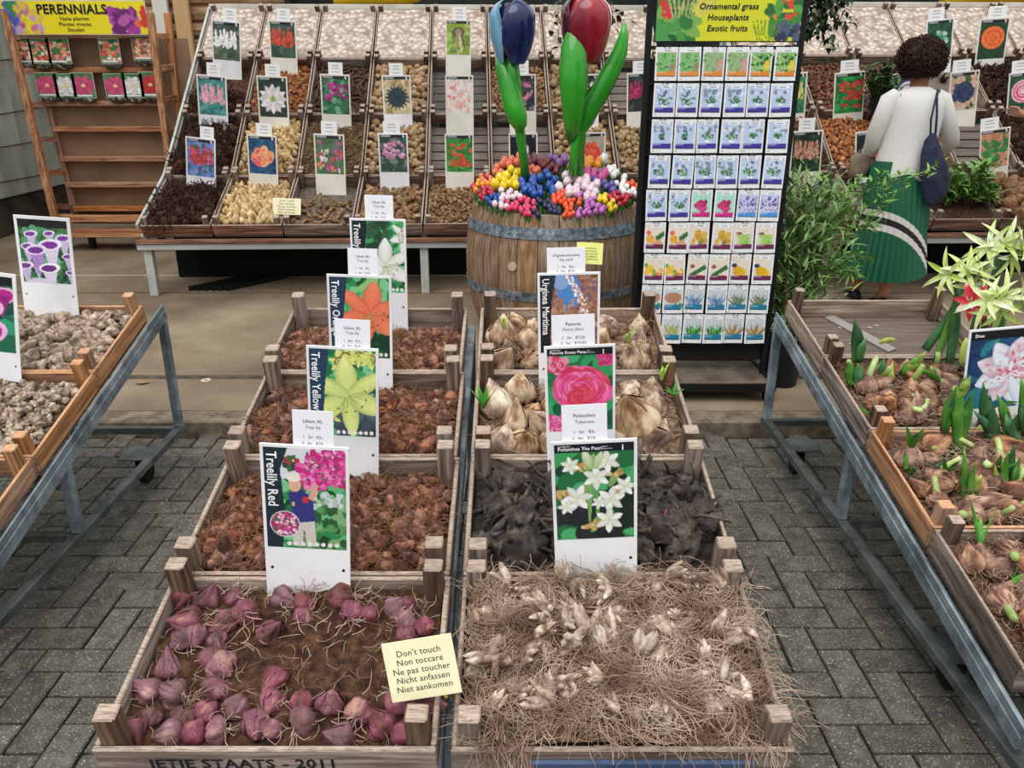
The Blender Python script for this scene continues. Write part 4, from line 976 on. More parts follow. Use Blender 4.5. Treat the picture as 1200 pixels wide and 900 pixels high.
def pic_paeonia(w=92, h=126):
    p = Pic(w, h, '#1f8a52'); p.blobs(60, ['#1a7044', '#2a9a5c', '#3aa86a', '#14583a'], .08, .2, seed=4); p.blobs(14, ['#145a38', '#0f4a2e'], .06, .14, (0, .9, .6, p.H), 6)
    peony(p, .16, .26, .2, ['#c83050', '#d84a68', '#e890b0'], 3, 50); peony(p, .9, .2, .16, ['#d8367c', '#c42468'], 5, 40)
    peony(p, .54, .66, .47, ['#e0488e', '#d83a6c', '#e8609c', '#cf2f58', '#ee7ab0', '#d94a60'], 7, 260); peony(p, .5, .8, .22, ['#d83a50', '#cc3048', '#e05068'], 8, 90)
    peony(p, .1, 1.22, .2, ['#e05a9c', '#d03a84', '#f090c0'], 9, 70)
    return p.rect(0, 0, 1, .12, '#08090c').grain(.02)
def pic_polianthes(w=92, h=126):
    p = Pic(w, h, '#2a7a44'); p.blobs(60, ['#1f6a3a', '#3a9a5a', '#4aa86a', '#0f3a26', '#123a2a'], .08, .18, seed=14); p.blobs(16, ['#1a2026', '#20282a'], .08, .16, (0, .95, 1, p.H), 3); p.blobs(8, ['#16241e'], .08, .14, (.75, .5, 1, 1.2), 5)
    for (x, y) in ((.4, .28), (.55, .22), (.68, .5), (.36, .6), (.45, 1.15)): p.petal(x, y + .12, -1.4 + x * .5, .28, .05, '#9cbc7a', '#6a9a50')
    p.petal(.45, .4, 1.6, .8, .025, '#7aa858'); p.petal(.52, .4, 1.55, .8, .022, '#6a9a4c')
    for (x, y) in ((.3, .33), (.45, .3), (.1, .7), (.83, .68), (.42, 1.18), (.75, .42), (.5, 1.14)): p.blobs(9, ['#c8a468', '#b88a50', '#d4bc84'], .02, .035, (x - .08, y - .04, x + .08, y + .04), int(x * 90))
    for (x, y, r) in ((.2, .3, .13), (.52, .48, .18), (.66, .26, .17), (.28, .76, .2), (.7, .8, .19), (.88, .62, .15), (.68, 1.1, .19), (.14, .88, .12), (.55, .84, .1)): p.flower(x, y, r, 6, '#ffffff', '#dfe6d0', '#cfd8a8', .26, x * 7, .12)
    p.petal(.46, .36, -1.9, .3, .06, '#e6ecd2', '#a8c080'); p.petal(.5, .36, -1.2, .26, .05, '#dde6c6', '#a8c080')
    return p.rect(0, 0, 1, .12, '#0b0e22').grain(.02)
def callaflower(p, x, y, s, rim, inn, body):
    s *= 1.3
    p.poly([(x - .32 * s, y), (x + .32 * s, y), (x + .1 * s, y + .95 * s), (x - .04 * s, y + .95 * s)], body); p.ell(x, y, .42 * s, .2 * s, rim, -.15); p.ell(x - .03 * s, y + .02 * s, .3 * s, .13 * s, inn, -.1); p.ell(x + .02 * s, y + .08 * s, .12 * s, .08 * s, inn)
def pic_calla(w=80, h=104):
    p = Pic(w, h, '#2f6a40'); p.blobs(150, ['#1f4a2c', '#3f8a56', '#6aa884', '#16351f', '#4a7a3c'], .02, .06, seed=6, asp=3); p.rect(0, 0, 1, .16, '#0b0c10'); p.blobs(20, ['#3f8a56', '#5a9a74'], .05, .09, (.1, .2, .8, .45), 4)
    for (x, y, s) in ((.25, .3, .26), (.62, .27, .22), (.9, .35, .3), (.16, .55, .26), (.95, .72, .22), (.08, .95, .3), (.32, .95, .2), (.98, 1.05, .2)): callaflower(p, x, y, s, '#e8dff0', '#7a3a94', '#c4b4d4')
    callaflower(p, .62, .5, .44, '#efe6f6', '#7c2f9a', '#d8cce4'); callaflower(p, .33, .62, .4, '#e6dcf0', '#6f2f8e', '#a884c4'); callaflower(p, .56, .98, .4, '#f2ecf8', '#6a2a80', '#d8cce0'); p.ell(.35, 1.3, .25, .1, '#d4cae0'); return p.grain(.03)
def pic_magenta(w=60, h=84):
    p = Pic(w, h, '#1f7a58'); p.blobs(40, ['#17664a', '#2a9a72', '#0f4a38'], .08, .18, seed=3); p.rect(0, 0, 1, .16, '#0b0c10')
    for (x, y, s) in ((.8, .35, .5), (.5, .62, .6), (.4, 1.05, .85)): p.ell(x, y, s * .55, s * .3, '#f0b8e0', -.2); p.ell(x - .03, y + .02, s * .48, s * .25, '#b8208c', -.2); p.poly([(x - .4 * s, y), (x + .3 * s, y), (x, y + s * .8)], '#9a1a78')
    return p.grain(.02)
def pic_amaryllis(w=84, h=96):
    p = Pic(w, h, '#235a86'); p.blobs(50, ['#1d4a7a', '#2a7a8a', '#3a9a6a', '#16305a', '#1a3a6a'], .08, .2, seed=5); p.rect(0, 0, 1, .13, '#0b0c14')
    for l, (r, n) in enumerate(((.5, 9), (.4, 9), (.28, 8), (.16, 6))):
        for i in range(n): p.petal(.6, .62, i * 2 * PI / n + l * .5, r, r * .3, '#e6eef8', '#d4506a' if (i + l) % 2 else '#f0e4ec')
        for i in range(n): p.petal(.6, .62, i * 2 * PI / n + l * .5, r * .8, r * .05, '#c8304c' if (i + l) % 3 else '#e8eaf4')
    p.petal(.6, .7, 1.1, .6, .1, '#cfe0f4', '#e8eef8'); return p.grain(.02)
def pic_small(style, cols, bg, seed, w=34, h=46, head='#15171c'):
    p = Pic(w, h, bg[0]); p.blobs(70, bg, .04, .12, seed=seed); q = random.Random(seed)
    if style == 'plume':
        for i in range(6):
            x = .14 + .14 * i + q.uniform(-.04, .04); top = .26 + q.uniform(0, .14)
            for k in range(26):
                t = k / 26; p.ell(x + q.uniform(-1, 1) * .11 * t, top + t * .55, .04, .05, q.choice(cols))
    elif style == 'rosette': p.flower(.5, .73, .5, 12, cols[0], cols[1], cols[2], .26, 0, .2, 3)
    elif style == 'dahlia': p.flower(.5, .75, .46, 18, cols[0], cols[1], cols[2], .13, 0, .1, 4)
    elif style == 'ball': peony(p, .5, .72, .44, cols, seed, 110)
    elif style == 'cluster':
        for i in range(22): peony(p, q.uniform(.1, .9), q.uniform(.24, p.H - .1), q.uniform(.09, .16), [q.choice(cols)], seed + i, 12)
    elif style == 'dots':
        for i in range(34): x, y = q.uniform(.08, .92), q.uniform(.28, p.H * .62); p.ell(x, y, .065, .06, q.choice(cols)); p.ell(x + .01, y + .03, .02, .02, '#5a2a4a')
    elif style == 'spray':
        for i in range(26): x, y = q.uniform(.12, .88), q.uniform(.25, p.H - .15); p.petal(x, y, q.uniform(-.4, .4), .2, .045, q.choice(cols)); p.petal(x + .1, y + .02, q.uniform(2.6, 3.6), .17, .04, q.choice(cols)); p.petal(x, y, 1.5, .3, .008, '#2f7a3a')
    elif style == 'stalk':
        p.ell(.5, .45, .26, .2, cols[0]); p.ell(.5, .47, .15, .14, cols[1]); p.petal(.45, .5, 1.6, .85, .05, cols[1]); p.petal(.55, .5, 1.45, .85, .05, cols[2]); p.petal(.62, .5, 1.3, .7, .05, cols[0])
    elif style == 'rose':
        for k in range(7): r = .42 - .055 * k; p.ell(.5 + .01 * (k % 3), .62 + .01 * (k % 2), r, r * .92, cols[k % len(cols)])
    elif style == 'leaves':
        for i in range(16): p.petal(.5 + q.uniform(-.3, .3), .75 + q.uniform(-.3, .3), q.uniform(0, 6.28), .3, .1, q.choice(cols), q.choice(cols))
    elif style == 'dark': p.ell(.62, .55, .1, .16, cols[0]); p.ell(.64, .6, .05, .08, cols[1])
    p.header(.13, head); return p.grain(.04, seed)
def pic_price(seed, w=20, h=16):
    p = Pic(w, h, '#f4f4f4'); q = random.Random(seed)
    p.rect(.28, .14 * 1, .72, .2, '#7a7d84', .8); p.rect(.25, .3, .75, .35, '#8a8d94', .7); p.rect(.25, .52, .75, .57, '#777a80', .5); p.rect(.25, .66, .75, .71, '#777a80', .5); return p

# ---------------------------------------------------------------- sign builder
def sign(cx0, yb, cx1, yt, wpx, Y, pic, name, label, cat, group=None, pw=.92, pfrac=.7, board=None, price=None, lean=0.0, title=None, holes=True, Zlow=0.04):
    """upright picture sign; its foot, top and width are read from the photograph at depth Y"""
    b, t = at(cx0, yb, Y), at(cx1, yt, Y); Zc = Y * CP + (CAM_Z - t.z) * SP; w = wpx * Zc / FPX; h = t.z - b.z + Zlow
    roll = math.atan2(t.x - b.x, t.z - b.z)
    root = thing(name, label, cat, T(b.x, Y, b.z - Zlow) @ RY(roll) @ RX(lean), group)
    MB().box((0, 0, h / 2), (w, .004, h), ch=.0012).build('board', board or WHITE, root)
    mg = w * (1 - pw) / 2; ph = w * pw * pic.H
    print_grid('picture', pic, w * pw, ph, root, T(0, -.0026, h - mg - ph))
    if holes:
        for s in (-1, 1):
            mb = MB().lathe([(.0001, 0), (.0032, 0), (.0032, .0012), (.0001, .0012)], 8); mb.xf(T(s * w * .42, -.002, max(h - mg - ph - .05, Zlow + .012)) @ RX(PI / 2)); mb.build('screw', INK, root)
    if title:
        for (body, size, m, x, z, kw) in title: lettering(body, size * w, m, root, T(x * w, -.0034, h - mg - z * w), **kw)
    if price:
        (px0, py0, px1, py1, lines) = price
        a = at(px0, py0, Y + .012); c = at(px1, py1, Y + .012); pwid = c.x - a.x; phei = a.z - c.z + .02
        pc = MB().box((0, 0, 0), (pwid, .0015, phei)).build('price_card', PAPER, root, M=T((a.x + c.x) / 2 - b.x, .0032, a.z - phei / 2 - (b.z - Zlow)))
        if lines is None: print_grid('price_print', pic_price(int(px0)), pwid * .96, phei * .9, pc, T(0, -.0012, -phei * .43))
        else:
            for i, (tx, sz, m) in enumerate(lines):
                zz = phei / 2 - (phei - .02) * [.28, .44, .70, .87][i]; lettering(tx, sz * pwid, m, pc, T(0, -.0014, zz), spacing=1.0 if i < 2 else 1.0)
    return root
TL = [('Lilium XL', .125, INK), ('Tree lily', .115, GREYINK), ('1   for   €3,-', .1, INK), ('4   for   €10,-', .1, INK)]
def vt(body, size=.165, x=-.375, z=.05): return [(body, size, WHITEINK, x, z, dict(bold=.015, vertical=True, sx=.86, align='LEFT'))]
sign(447, 395, 442, 256, 66, 2.645, pic_treelily('white'), 'plant_sign', 'tall sign of a white tree lily, rearmost of the left middle row', 'sign', 'tree lily signs', price=(423, 228, 458, 258, TL), title=vt('Treelily White'))
sign(424, 461, 420, 322, 76, 2.245, pic_treelily('orange'), 'plant_sign', 'sign of an orange tree lily behind the yellow lily sign', 'sign', 'tree lily signs', price=(400, 290, 437, 323, TL), title=vt('Treelily Orange'))
sign(403, 560, 400, 406, 85, 1.845, pic_treelily('yellow'), 'plant_sign', 'sign of a yellow tree lily between the orange and pink ones', 'sign', 'tree lily signs', price=(380, 372, 424, 408, TL), title=vt('Treelily Yellow'))
sign(361, 700, 355, 521, 105, 1.445, pic_treelily('red', 104, 146), 'plant_sign', 'front sign of pink tree lilies with a child in a blue shirt', 'sign', 'tree lily signs', price=(326, 478, 378, 522, TL), title=vt('Treelily Red'))
hd = lambda body, sub='': [(body, .062, WHITEINK, -.42, .06, dict(align='LEFT', bold=.012)), ('specification', .03, WHITEINK, -.42, .022, dict(align='LEFT')), ('size 1\nplant 5 cm', .026, WHITEINK, .1, .055, dict(align='LEFT')), ('i', .1, WHITEINK, .33, .062, dict(bold=.03))]
sign(667, 438, 667, 319, 74, 2.245, pic_urginea(), 'plant_sign', 'sign of a pinkish sea squill in front of the barrel', 'sign', 'signs of the right middle table', price=(645, 289, 689, 321, [('Urginea maritima', .1, INK), ('Sea squill', .095, GREYINK), ('1   for   €6,-', .09, INK), ('2   for   €10,-', .09, INK)]), title=vt('Urginea Maritima', .155))
sign(682, 540, 680, 404, 84, 1.845, pic_paeonia(), 'plant_sign', 'sign of a bright pink peony above the big papery bulbs', 'sign', 'signs of the right middle table', price=(655, 367, 704, 405, [('Paeonia', .115, INK), ('Peony (lilac)', .1, GREYINK), ('1   for   €7,50', .095, INK), ('2   for   €12,50', .095, INK)]), title=hd('Paeonia Rosea Plena'))
sign(700, 672, 697, 515, 102, 1.445, pic_polianthes(), 'plant_sign', 'sign of white tuberose flowers above the stringy roots', 'sign', 'signs of the right middle table', price=(671, 471, 722, 516, [('Polianthes', .12, INK), ('Tuberose', .11, GREYINK), ('1   for   €6,-', .1, INK), ('2   for   €10,-', .1, INK)]), title=hd('Polianthes The Pearl'))
sign(60, 366, 44, 254, 66, 3.19, pic_calla(), 'plant_sign', 'sign of purple and white callas on the left cart', 'sign', 'signs on the left cart', pw=.88, lean=-.05)
sign(-14, 432, -26, 317, 76, 2.76, pic_magenta(), 'plant_sign', 'sign of magenta callas cut off by the left picture edge', 'sign', 'signs on the left cart', pw=.88, lean=-.05)
sign(1160, 560, 1184, 382, 92, 2.56, pic_amaryllis(), 'plant_sign', 'sign of a white and red striped amaryllis on the right cart', 'sign', pw=.94, title=[('Elvas', .06, WHITEINK, -.42, .062, dict(align='LEFT', bold=.015))])

G = ['#2f6a4a', '#4a8a62', '#1f4a34', '#6aa47c']
SM = [  # cx0, yb, cx1, yt, w, row line, style, colours, background, price box, description
    (266, 87, 264, 24, 34, 3, 'plume', ['#f4f0ec', '#e0dcd4', '#ffffff'], ['#4a5a48', '#6a7a60', '#39463a'], (254, 9, 272, 25), 'white plume flowers, top left of the back bench'),
    (333, 80, 330, 24, 32, 3, 'plume', ['#c8402c', '#e05a3c', '#a83020'], ['#3a5a4a', '#52705a', '#2a4638'], (321, 10, 338, 25), 'red plume flowers between the top-left pebble sheets'),
    (537, 87, 537, 23, 30, 3, 'stalk', ['#6a5648', '#a89078', '#d8cc9c'], ['#8aa83c', '#6a8a34', '#b4c470'], (528, 8, 545, 24), 'pale mushroom-like stalks left of the blue tulip'),
    (250, 147, 247, 88, 35, 2, 'plume', ['#e8a4b4', '#f0bcc8', '#d88aa0'], ['#3f8a84', '#5aa49c', '#2a6a66'], (236, 73, 254, 89), 'pink plume flowers, second line from the top, far left'),
    (322, 155, 318, 89, 36, 2, 'rosette', ['#f4ecec', '#e8dce0', '#8ab048'], ['#20302a', '#2a3c34'], (307, 75, 326, 90), 'a big white rosette flower'),
    (395, 154, 392, 87, 35, 2, 'dots', ['#a81a7a', '#c23a94', '#8a1468'], G, (382, 73, 400, 88), 'magenta tulip-like flowers'),
    (467, 145, 464, 88, 34, 2, 'dahlia', ['#2f4a54', '#1f343e', '#16242c'], ['#c8b88c', '#d8cca4', '#a88c5c'], (456, 74, 473, 89), 'a dark blue-green spiky plant'),
    (539, 154, 538, 88, 33, 2, 'cluster', ['#e88a80', '#f0b0a4', '#d86a60', '#f6d8d0'], ['#e8dcd4', '#f0e8e4', '#d4c4bc'], None, 'pale salmon flowers in the empty mesh crate'),
    (613, 154, 612, 87, 32, 2, 'cluster', ['#d86a8a', '#e890a8', '#9a9aa4'], ['#3a3a42', '#56565e', '#2a2a30'], (603, 71, 621, 88), 'pink flowers half hidden by the blue tulip stem'),
    (686, 154, 686, 87, 32, 2, 'cluster', ['#e8dcb4', '#d8b46a', '#f4f0e4'], ['#2a3a2a', '#3a4a34'], None, 'cream flowers hidden behind the red tulip'),
    (751, 152, 752, 85, 34, 2, 'plume', ['#a82458', '#8a1a48', '#c43a70'], ['#26302e', '#3a4a44', '#1a2220'], (745, 71, 762, 86), 'dark red spikes left of the seed rack'),
    (925, 150, 929, 85, 36, 2, 'plume', ['#d8c860', '#e8dc8c', '#a8b050'], ['#1f7a4a', '#2f8a5a', '#12603a'], None, 'yellow spikes right of the seed rack'),
    (235, 215, 234, 161, 35, 1, 'plume', ['#c03844', '#d8505a', '#a02834'], ['#5a7ac0', '#7a94c8', '#4a5a6a', '#3a6a4a'], (226, 147, 244, 162), 'red plumes above the dark fibrous roots'),
    (309, 222, 306, 158, 35, 1, 'ball', ['#f0a070', '#e88a6a', '#f4b884', '#d8506a'], ['#1f4a7a', '#2a5a8a', '#16365a', '#2a6a7a'], (295, 144, 315, 159), 'an orange flower ball on blue'),
    (388, 225, 385, 157, 36, 1, 'cluster', ['#e07a5a', '#f0c070', '#b83a8a', '#d84a5a', '#f0e8e0', '#c85aa8'], ['#4a6a4a', '#5c7a58'], (373, 142, 393, 158), 'mixed red, purple and yellow flowers'),
    (463, 222, 460, 156, 35, 1, 'dots', ['#e8a8cc', '#f0c4dc', '#d888b8'], ['#2a4a3a', '#3a5a48', '#7a7a7c'], (448, 142, 469, 157), 'small pink cyclamen flowers'),
    (539, 225, 538, 157, 34, 1, 'spray', ['#d8402c', '#e85a3c', '#c03020'], ['#3a8a3c', '#5aa44c', '#2a6a30'], None, 'red flowers sprayed on green, left of the barrel'),
    (614, 222, 613, 156, 34, 1, 'dark', ['#d8c0d8', '#f0e8f4'], ['#16121c', '#1e1826'], None, 'a nearly black flower behind the barrel'),
    (693, 222, 694, 155, 32, 1, 'ball', ['#e0503c', '#d83a2c', '#f07058'], ['#b8a898', '#8a9a84', '#a8a094'], None, 'a red bristly flower head behind the tulips'),
    (994, 135, 997, 84, 36, 2, 'spray', ['#d83a30', '#e85048', '#c02a24'], ['#1f7a3a', '#2f9a4a', '#145a2a'], (991, 70, 1010, 85), 'red flowers left of the little shrub'),
    (1062, 140, 1064, 84, 34, 2, 'rose', ['#26305a', '#e8e4ec', '#d0c8d8'], ['#161c30', '#222a44'], None, 'a blue and white flower behind the woman'),
    (1098, 90, 1103, 22, 32, 3, 'leaves', ['#2a8a5c', '#4aa878', '#d8e4d4'], ['#1f5a3c', '#16422c'], (1097, 8, 1113, 23), 'green and white leaves above the woman'),
    (1159, 77, 1167, 21, 35, 3, 'rose', ['#e86a2c', '#f07a3c', '#d85a20'], ['#143a1c', '#1f4a26'], (1163, 7, 1181, 22), 'a big orange ranunculus at the top right'),
    (1126, 147, 1132, 83, 34, 2, 'ball', ['#2a3258', '#1f2644', '#3a4470'], ['#c8a48c', '#d8b8a0', '#3a5a34'], (1125, 69, 1143, 84), 'dark blue irises right of the woman'),
    (1196, 150, 1202, 83, 36, 2, 'rose', ['#f0c0cc', '#e8607c', '#f4d4dc', '#d83a5c'], ['#1f4a2c', '#2a5a36'], (1197, 69, 1215, 84), 'a pink and white rose-like flower at the right edge'),
    (1164, 212, 1168, 150, 35, 1, 'leaves', ['#3a8a4a', '#4a9a58', '#2a7a3a'], ['#c8906c', '#b87a5a', '#3a7a48'], (1161, 136, 1179, 151), 'big green leaves above the round brown tubers'),
    (942, 221, 947, 153, 37, 1, 'plume', ['#c88a74', '#b07060', '#d8a890'], ['#1f3a26', '#2f5236', '#16281c'], (941, 138, 958, 154), 'rusty pink spikes beside the seed rack'),
    (1020, 206, 1021, 152, 35, 1, 'cluster', ['#c82a34', '#e04a50'], ['#1a2022', '#26302e'], None, 'red flowers on black, behind the woman\'s left arm'),
]
LINEY = {1: (6.40, 6.54), 2: (6.98, 7.12), 3: (7.55, 7.69)}
for i, (cx0, yb, cx1, yt, w, ln, st, cols, bg, pr, desc) in enumerate(SM):
    Y = LINEY[ln][0] + (cx0 - 160) / 1040 * .24
    sign(cx0, yb, cx1, yt, w, Y, pic_small(st, cols, bg, i + 3), 'plant_sign', 'sign picturing ' + desc, 'sign', 'picture signs on the back benches', pw=.9, board=CREAM if i % 3 else WHITE, price=(*pr, None) if pr else None, Zlow=.05, lean=0, holes=False)

# ---------------------------------------------------------------- yellow do-not-touch notices
YEL = mat('pale_yellow_card', [(.3, '#e6e0b4'), (.7, '#efeac6')], ns=3, rough=.5)
NT = "Don't touch\nNon toccare\nNe pas toucher\nNicht anfassen\nNiet aankomen"
def notice(cx, cy, wpx, hpx, Y, roll, label, size=.105, stick=True, yaw=0, m=YEL):
    c = at(cx, cy, Y); Zc = Y * CP + (CAM_Z - c.z) * SP; w = wpx * Zc / FPX; h = hpx * Zc / FPX
    root = thing('notice_card', label, 'sign', T(c) @ RZ(yaw) @ RY(roll) @ RX(-.3), 'yellow notice cards')
    MB().box((0, 0, 0), (w, .002, h), ch=.0006).build('card', m, root)
    lettering(NT, size * w, INK, root, T(0, -.0016, -.01 * h), line=1.02, spacing=1.03)
    return root, w, h
n1, w1, h1 = notice(494, 783, 84, 72, 1.16, -.19, 'pale yellow do-not-touch notice leaning over the purple lily bulbs', .125)
MB().tube([(.02, .004, -h1 * .3), (.03, .02, -h1 * .62)], .003, 6).build('stake', mat('yellow_plastic', '#e8c81c', rough=.4), n1)
notice(336, 242, 33, 19, 6.02, .03, 'small yellow do-not-touch notice above the pale bulbs at the back', .1)
yn, w3, h3 = notice(691, 297, 31, 25, 2.275, .05, 'yellow note sticking out behind the sea squill price card', .1, m=mat('lime_paper', '#d9dc7e', rough=.6))
# ---------------------------------------------------------------- half barrel with painted wooden tulips
BX, BY = .268, 5.12; BZ0 = slab_z(5.1) + .004
def brad(z):
    t = (z - BZ0) / (.915 - BZ0); return .462 + .30 * t * (1 - t) + .045 * t
STAVE = wood('barrel_stave', ('#664e39', '#82664b', '#9b7f62'), 'z', rnd=.16)
HOOP = mat('barrel_hoop', [(.3, '#4f5962'), (.6, '#7c8891'), (.8, '#a4aeb4')], ns=30, detail=6, rough=.5, metal=.5)
barrel = thing('half_barrel', 'wooden half barrel with two steel hoops, filled with small painted tulips', 'barrel', T(BX, BY, 0))
NS = 28
for i in range(NS):
    a0, a1 = 2 * PI * i / NS + .004, 2 * PI * (i + 1) / NS - .004; mb = MB(); rr = []
    zs = [BZ0 + (.915 - BZ0) * k / 8 for k in range(9)]; th = .03
    for z in zs:
        R1 = brad(z) + R.uniform(-.0006, .0006); ring = []
        for a in (a0, (a0 + a1) / 2, a1): ring.append((R1 * math.cos(a), R1 * math.sin(a), z))
        for a in (a1, (a0 + a1) / 2, a0): ring.append(((R1 - th) * math.cos(a), (R1 - th) * math.sin(a), z))
        rr.append(ring)
    mb.rings(rr).build('stave', STAVE, barrel)
for (z0, z1) in ((.78, .845), (.415, .47)):
    mb = MB(); n = 48; k = []
    for (dr, z) in ((.001, z0), (.006, z0), (.006, z1), (.001, z1)): k.append([((brad(z) + dr) * math.cos(2 * PI * j / n), (brad(z) + dr) * math.sin(2 * PI * j / n), z) for j in range(n)])
    k.append(k[0]); mb.rings(k, False); h_ = mb.build('hoop', HOOP, barrel, smooth=False)
    for j in (0, 1, 2):
        a = math.radians(-128 + j * 6); p = Vector(((brad(z0 + .03) + .007) * math.cos(a), (brad(z0 + .03) + .007) * math.sin(a), z0 + .03)); MB().sphere(p, (.008, .008, .008), 8, 5).build('rivet', HOOP, h_)
a = math.radians(-118); q_ = MB().lathe([(.0001, 0), (.026, 0), (.026, .012), (.0001, .012)], 14); q_.xf(T(brad(.62) * math.cos(a), brad(.62) * math.sin(a), .62) @ RZ(a) @ RY(PI / 2)); q_.build('bung', mat('pale_bung', '#b8a888', rough=.7), barrel)
MB().lathe([(.0001, .845), (brad(.85) - .035, .845), (brad(.85) - .035, .865), (.0001, .87)], 28).build('inner_board', W('dark', 'x'), barrel)

TCOL = {'coral': '#e4714f', 'yellow': '#f2c81c', 'blue': '#1f4a9a', 'darkred': '#6a1a26', 'purple': '#8a5a9c', 'pale pink': '#eecbd6', 'orange': '#f0941c', 'white': '#eef0e4', 'magenta': '#c24a8a', 'violet': '#4a3a86', 'crimson': '#b8203c', 'navy': '#26284e', 'orange-red': '#e4532a', 'lilac': '#b868b8', 'pink': '#d83a68'}
def tulip_head_mesh(name, m):
    mb = MB(); rr = []
    for i in range(8):
        t = i / 7; r = .5 * math.sin(PI * (.08 + .8 * t)) ** .75 * (1 - .12 * t); z = -.6 + 1.25 * t; ring = []
        for j in range(12):
            ph = 2 * PI * j / 12; k = 1 + .07 * abs(math.cos(1.5 * ph)) - (.0 if t < .8 else .25 * abs(math.sin(1.5 * ph))); zz = z - (.12 * abs(math.sin(1.5 * ph)) * max(0, t - .5) * 2)
            ring.append((r * k * math.cos(ph), r * k * math.sin(ph), zz))
        rr.append(ring)
    return mb.rings(rr).mesh(name, m, True)
TH = {k: tulip_head_mesh('tulip_head', mat('tulip_' + k.replace(' ', '_'), [(.2, tuple(np.clip(srgb(c) * .8, 0, 1))), (.8, tuple(np.clip(srgb(c) * 1.1 + .02, 0, 1)))], ns=3, rough=.3, coat=.4)) for k, c in TCOL.items()}
TG = mat('tulip_green', [(.3, '#23701f'), (.7, '#3f9a2f')], ns=5, rough=.35, coat=.3)
TSTEM = MB().tube([(0, 0, -3.0), (0, 0, -.5)], .13, 6).mesh('tulip_stem', TG, True)
TLEAF = MB().leaf((.1, 0, -2.0), (.22, 0, 1), (-1, 0, .2), 1.9, .5, -.05, 4, .2).mesh('tulip_leaf', TG, True)
CS = [('coral', 300, 60, 5, 1.0), ('coral', 350, 45, 3, 1.1), ('coral', 230, 105, 4, .85), ('coral', 460, 110, 3, .8), ('coral', 160, 165, 5, .7), ('yellow', 225, 175, 3, 1.25), ('yellow', 265, 140, 2, 1.1), ('yellow', 345, 125, 3, 1.1), ('yellow', 390, 120, 2, 1.1), ('yellow', 290, 195, 2, 1.1), ('yellow', 330, 190, 2, 1.1),
      ('blue', 375, 185, 2, 1.1), ('blue', 430, 160, 3, 1.1), ('blue', 475, 150, 2, 1.1), ('blue', 530, 145, 2, 1.1), ('blue', 440, 220, 3, 1.0), ('blue', 495, 250, 3, .95), ('blue', 560, 230, 3, 1.0), ('blue', 595, 190, 2, 1.1), ('darkred', 460, 40, 4, .9), ('darkred', 530, 70, 5, .9), ('darkred', 590, 100, 4, .85), ('purple', 600, 45, 3, 1.0), ('purple', 650, 35, 3, 1.1),
      ('pale pink', 635, 210, 2, 1.3), ('pale pink', 700, 160, 2, 1.15), ('pale pink', 720, 235, 2, 1.1), ('pale pink', 775, 165, 2, 1.1), ('pale pink', 840, 220, 2, 1.05), ('pale pink', 785, 210, 2, 1.1), ('pale pink', 830, 260, 2, .9), ('orange', 785, 65, 3, 1.15), ('orange', 850, 65, 4, 1.05), ('white', 910, 35, 1, 1.3), ('white', 970, 115, 4, .8), ('white', 1015, 170, 2, .8), ('magenta', 830, 135, 3, 1.0), ('magenta', 905, 140, 2, 1.25), ('magenta', 780, 115, 2, .9),
      ('violet', 820, 180, 3, .9), ('violet', 885, 180, 4, 1.0), ('violet', 950, 225, 3, 1.0), ('crimson', 60, 215, 2, .7), ('crimson', 170, 240, 6, .6), ('crimson', 95, 270, 4, .6), ('orange', 90, 222, 3, .65), ('orange', 140, 200, 3, .7), ('blue', 140, 300, 3, .55), ('blue', 215, 290, 4, .55), ('pale pink', 240, 290, 3, .75), ('pale pink', 290, 260, 3, .75), ('pale pink', 350, 265, 3, .75), ('pale pink', 270, 320, 2, .7), ('pale pink', 215, 325, 2, .75),
      ('pink', 330, 335, 4, .6), ('pink', 400, 300, 4, .65), ('pink', 410, 365, 3, .6), ('pink', 440, 330, 3, .6), ('navy', 480, 310, 4, .65), ('navy', 545, 325, 4, .65), ('navy', 600, 355, 4, .65), ('navy', 465, 370, 3, .65), ('orange-red', 620, 290, 4, .7), ('orange-red', 680, 320, 5, .65), ('orange-red', 655, 265, 3, .7), ('orange-red', 740, 310, 4, .65), ('orange-red', 690, 375, 3, .6), ('lilac', 785, 275, 3, .7), ('lilac', 830, 310, 3, .65), ('lilac', 770, 380, 2, .65), ('lilac', 880, 350, 2, .75), ('lilac', 810, 360, 2, .65),
      ('yellow', 900, 290, 3, .7), ('yellow', 940, 325, 2, .75), ('yellow', 905, 365, 2, .7), ('yellow', 970, 360, 2, .65), ('crimson', 980, 270, 4, .65), ('crimson', 1060, 290, 4, .65), ('crimson', 1010, 345, 3, .6), ('white', 1025, 230, 3, .75), ('white', 1080, 250, 2, .7), ('white', 1090, 315, 2, .7), ('white', 1120, 280, 2, .75), ('orange-red', 1070, 200, 3, .65), ('orange-red', 1110, 215, 3, .65)]
rt = random.Random(5); TUSED = []
def on_mound(px, py):
    u = (px - 600) / FPX; v = (py - 450) / FPX; d = Vector((u, CP - v * SP, -(v * CP + SP))); k = .36; t = (.935 + k * (0 - 4.66) - CAM_Z) / (d.z - k * d.y); return d * t + Vector((0, 0, CAM_Z))
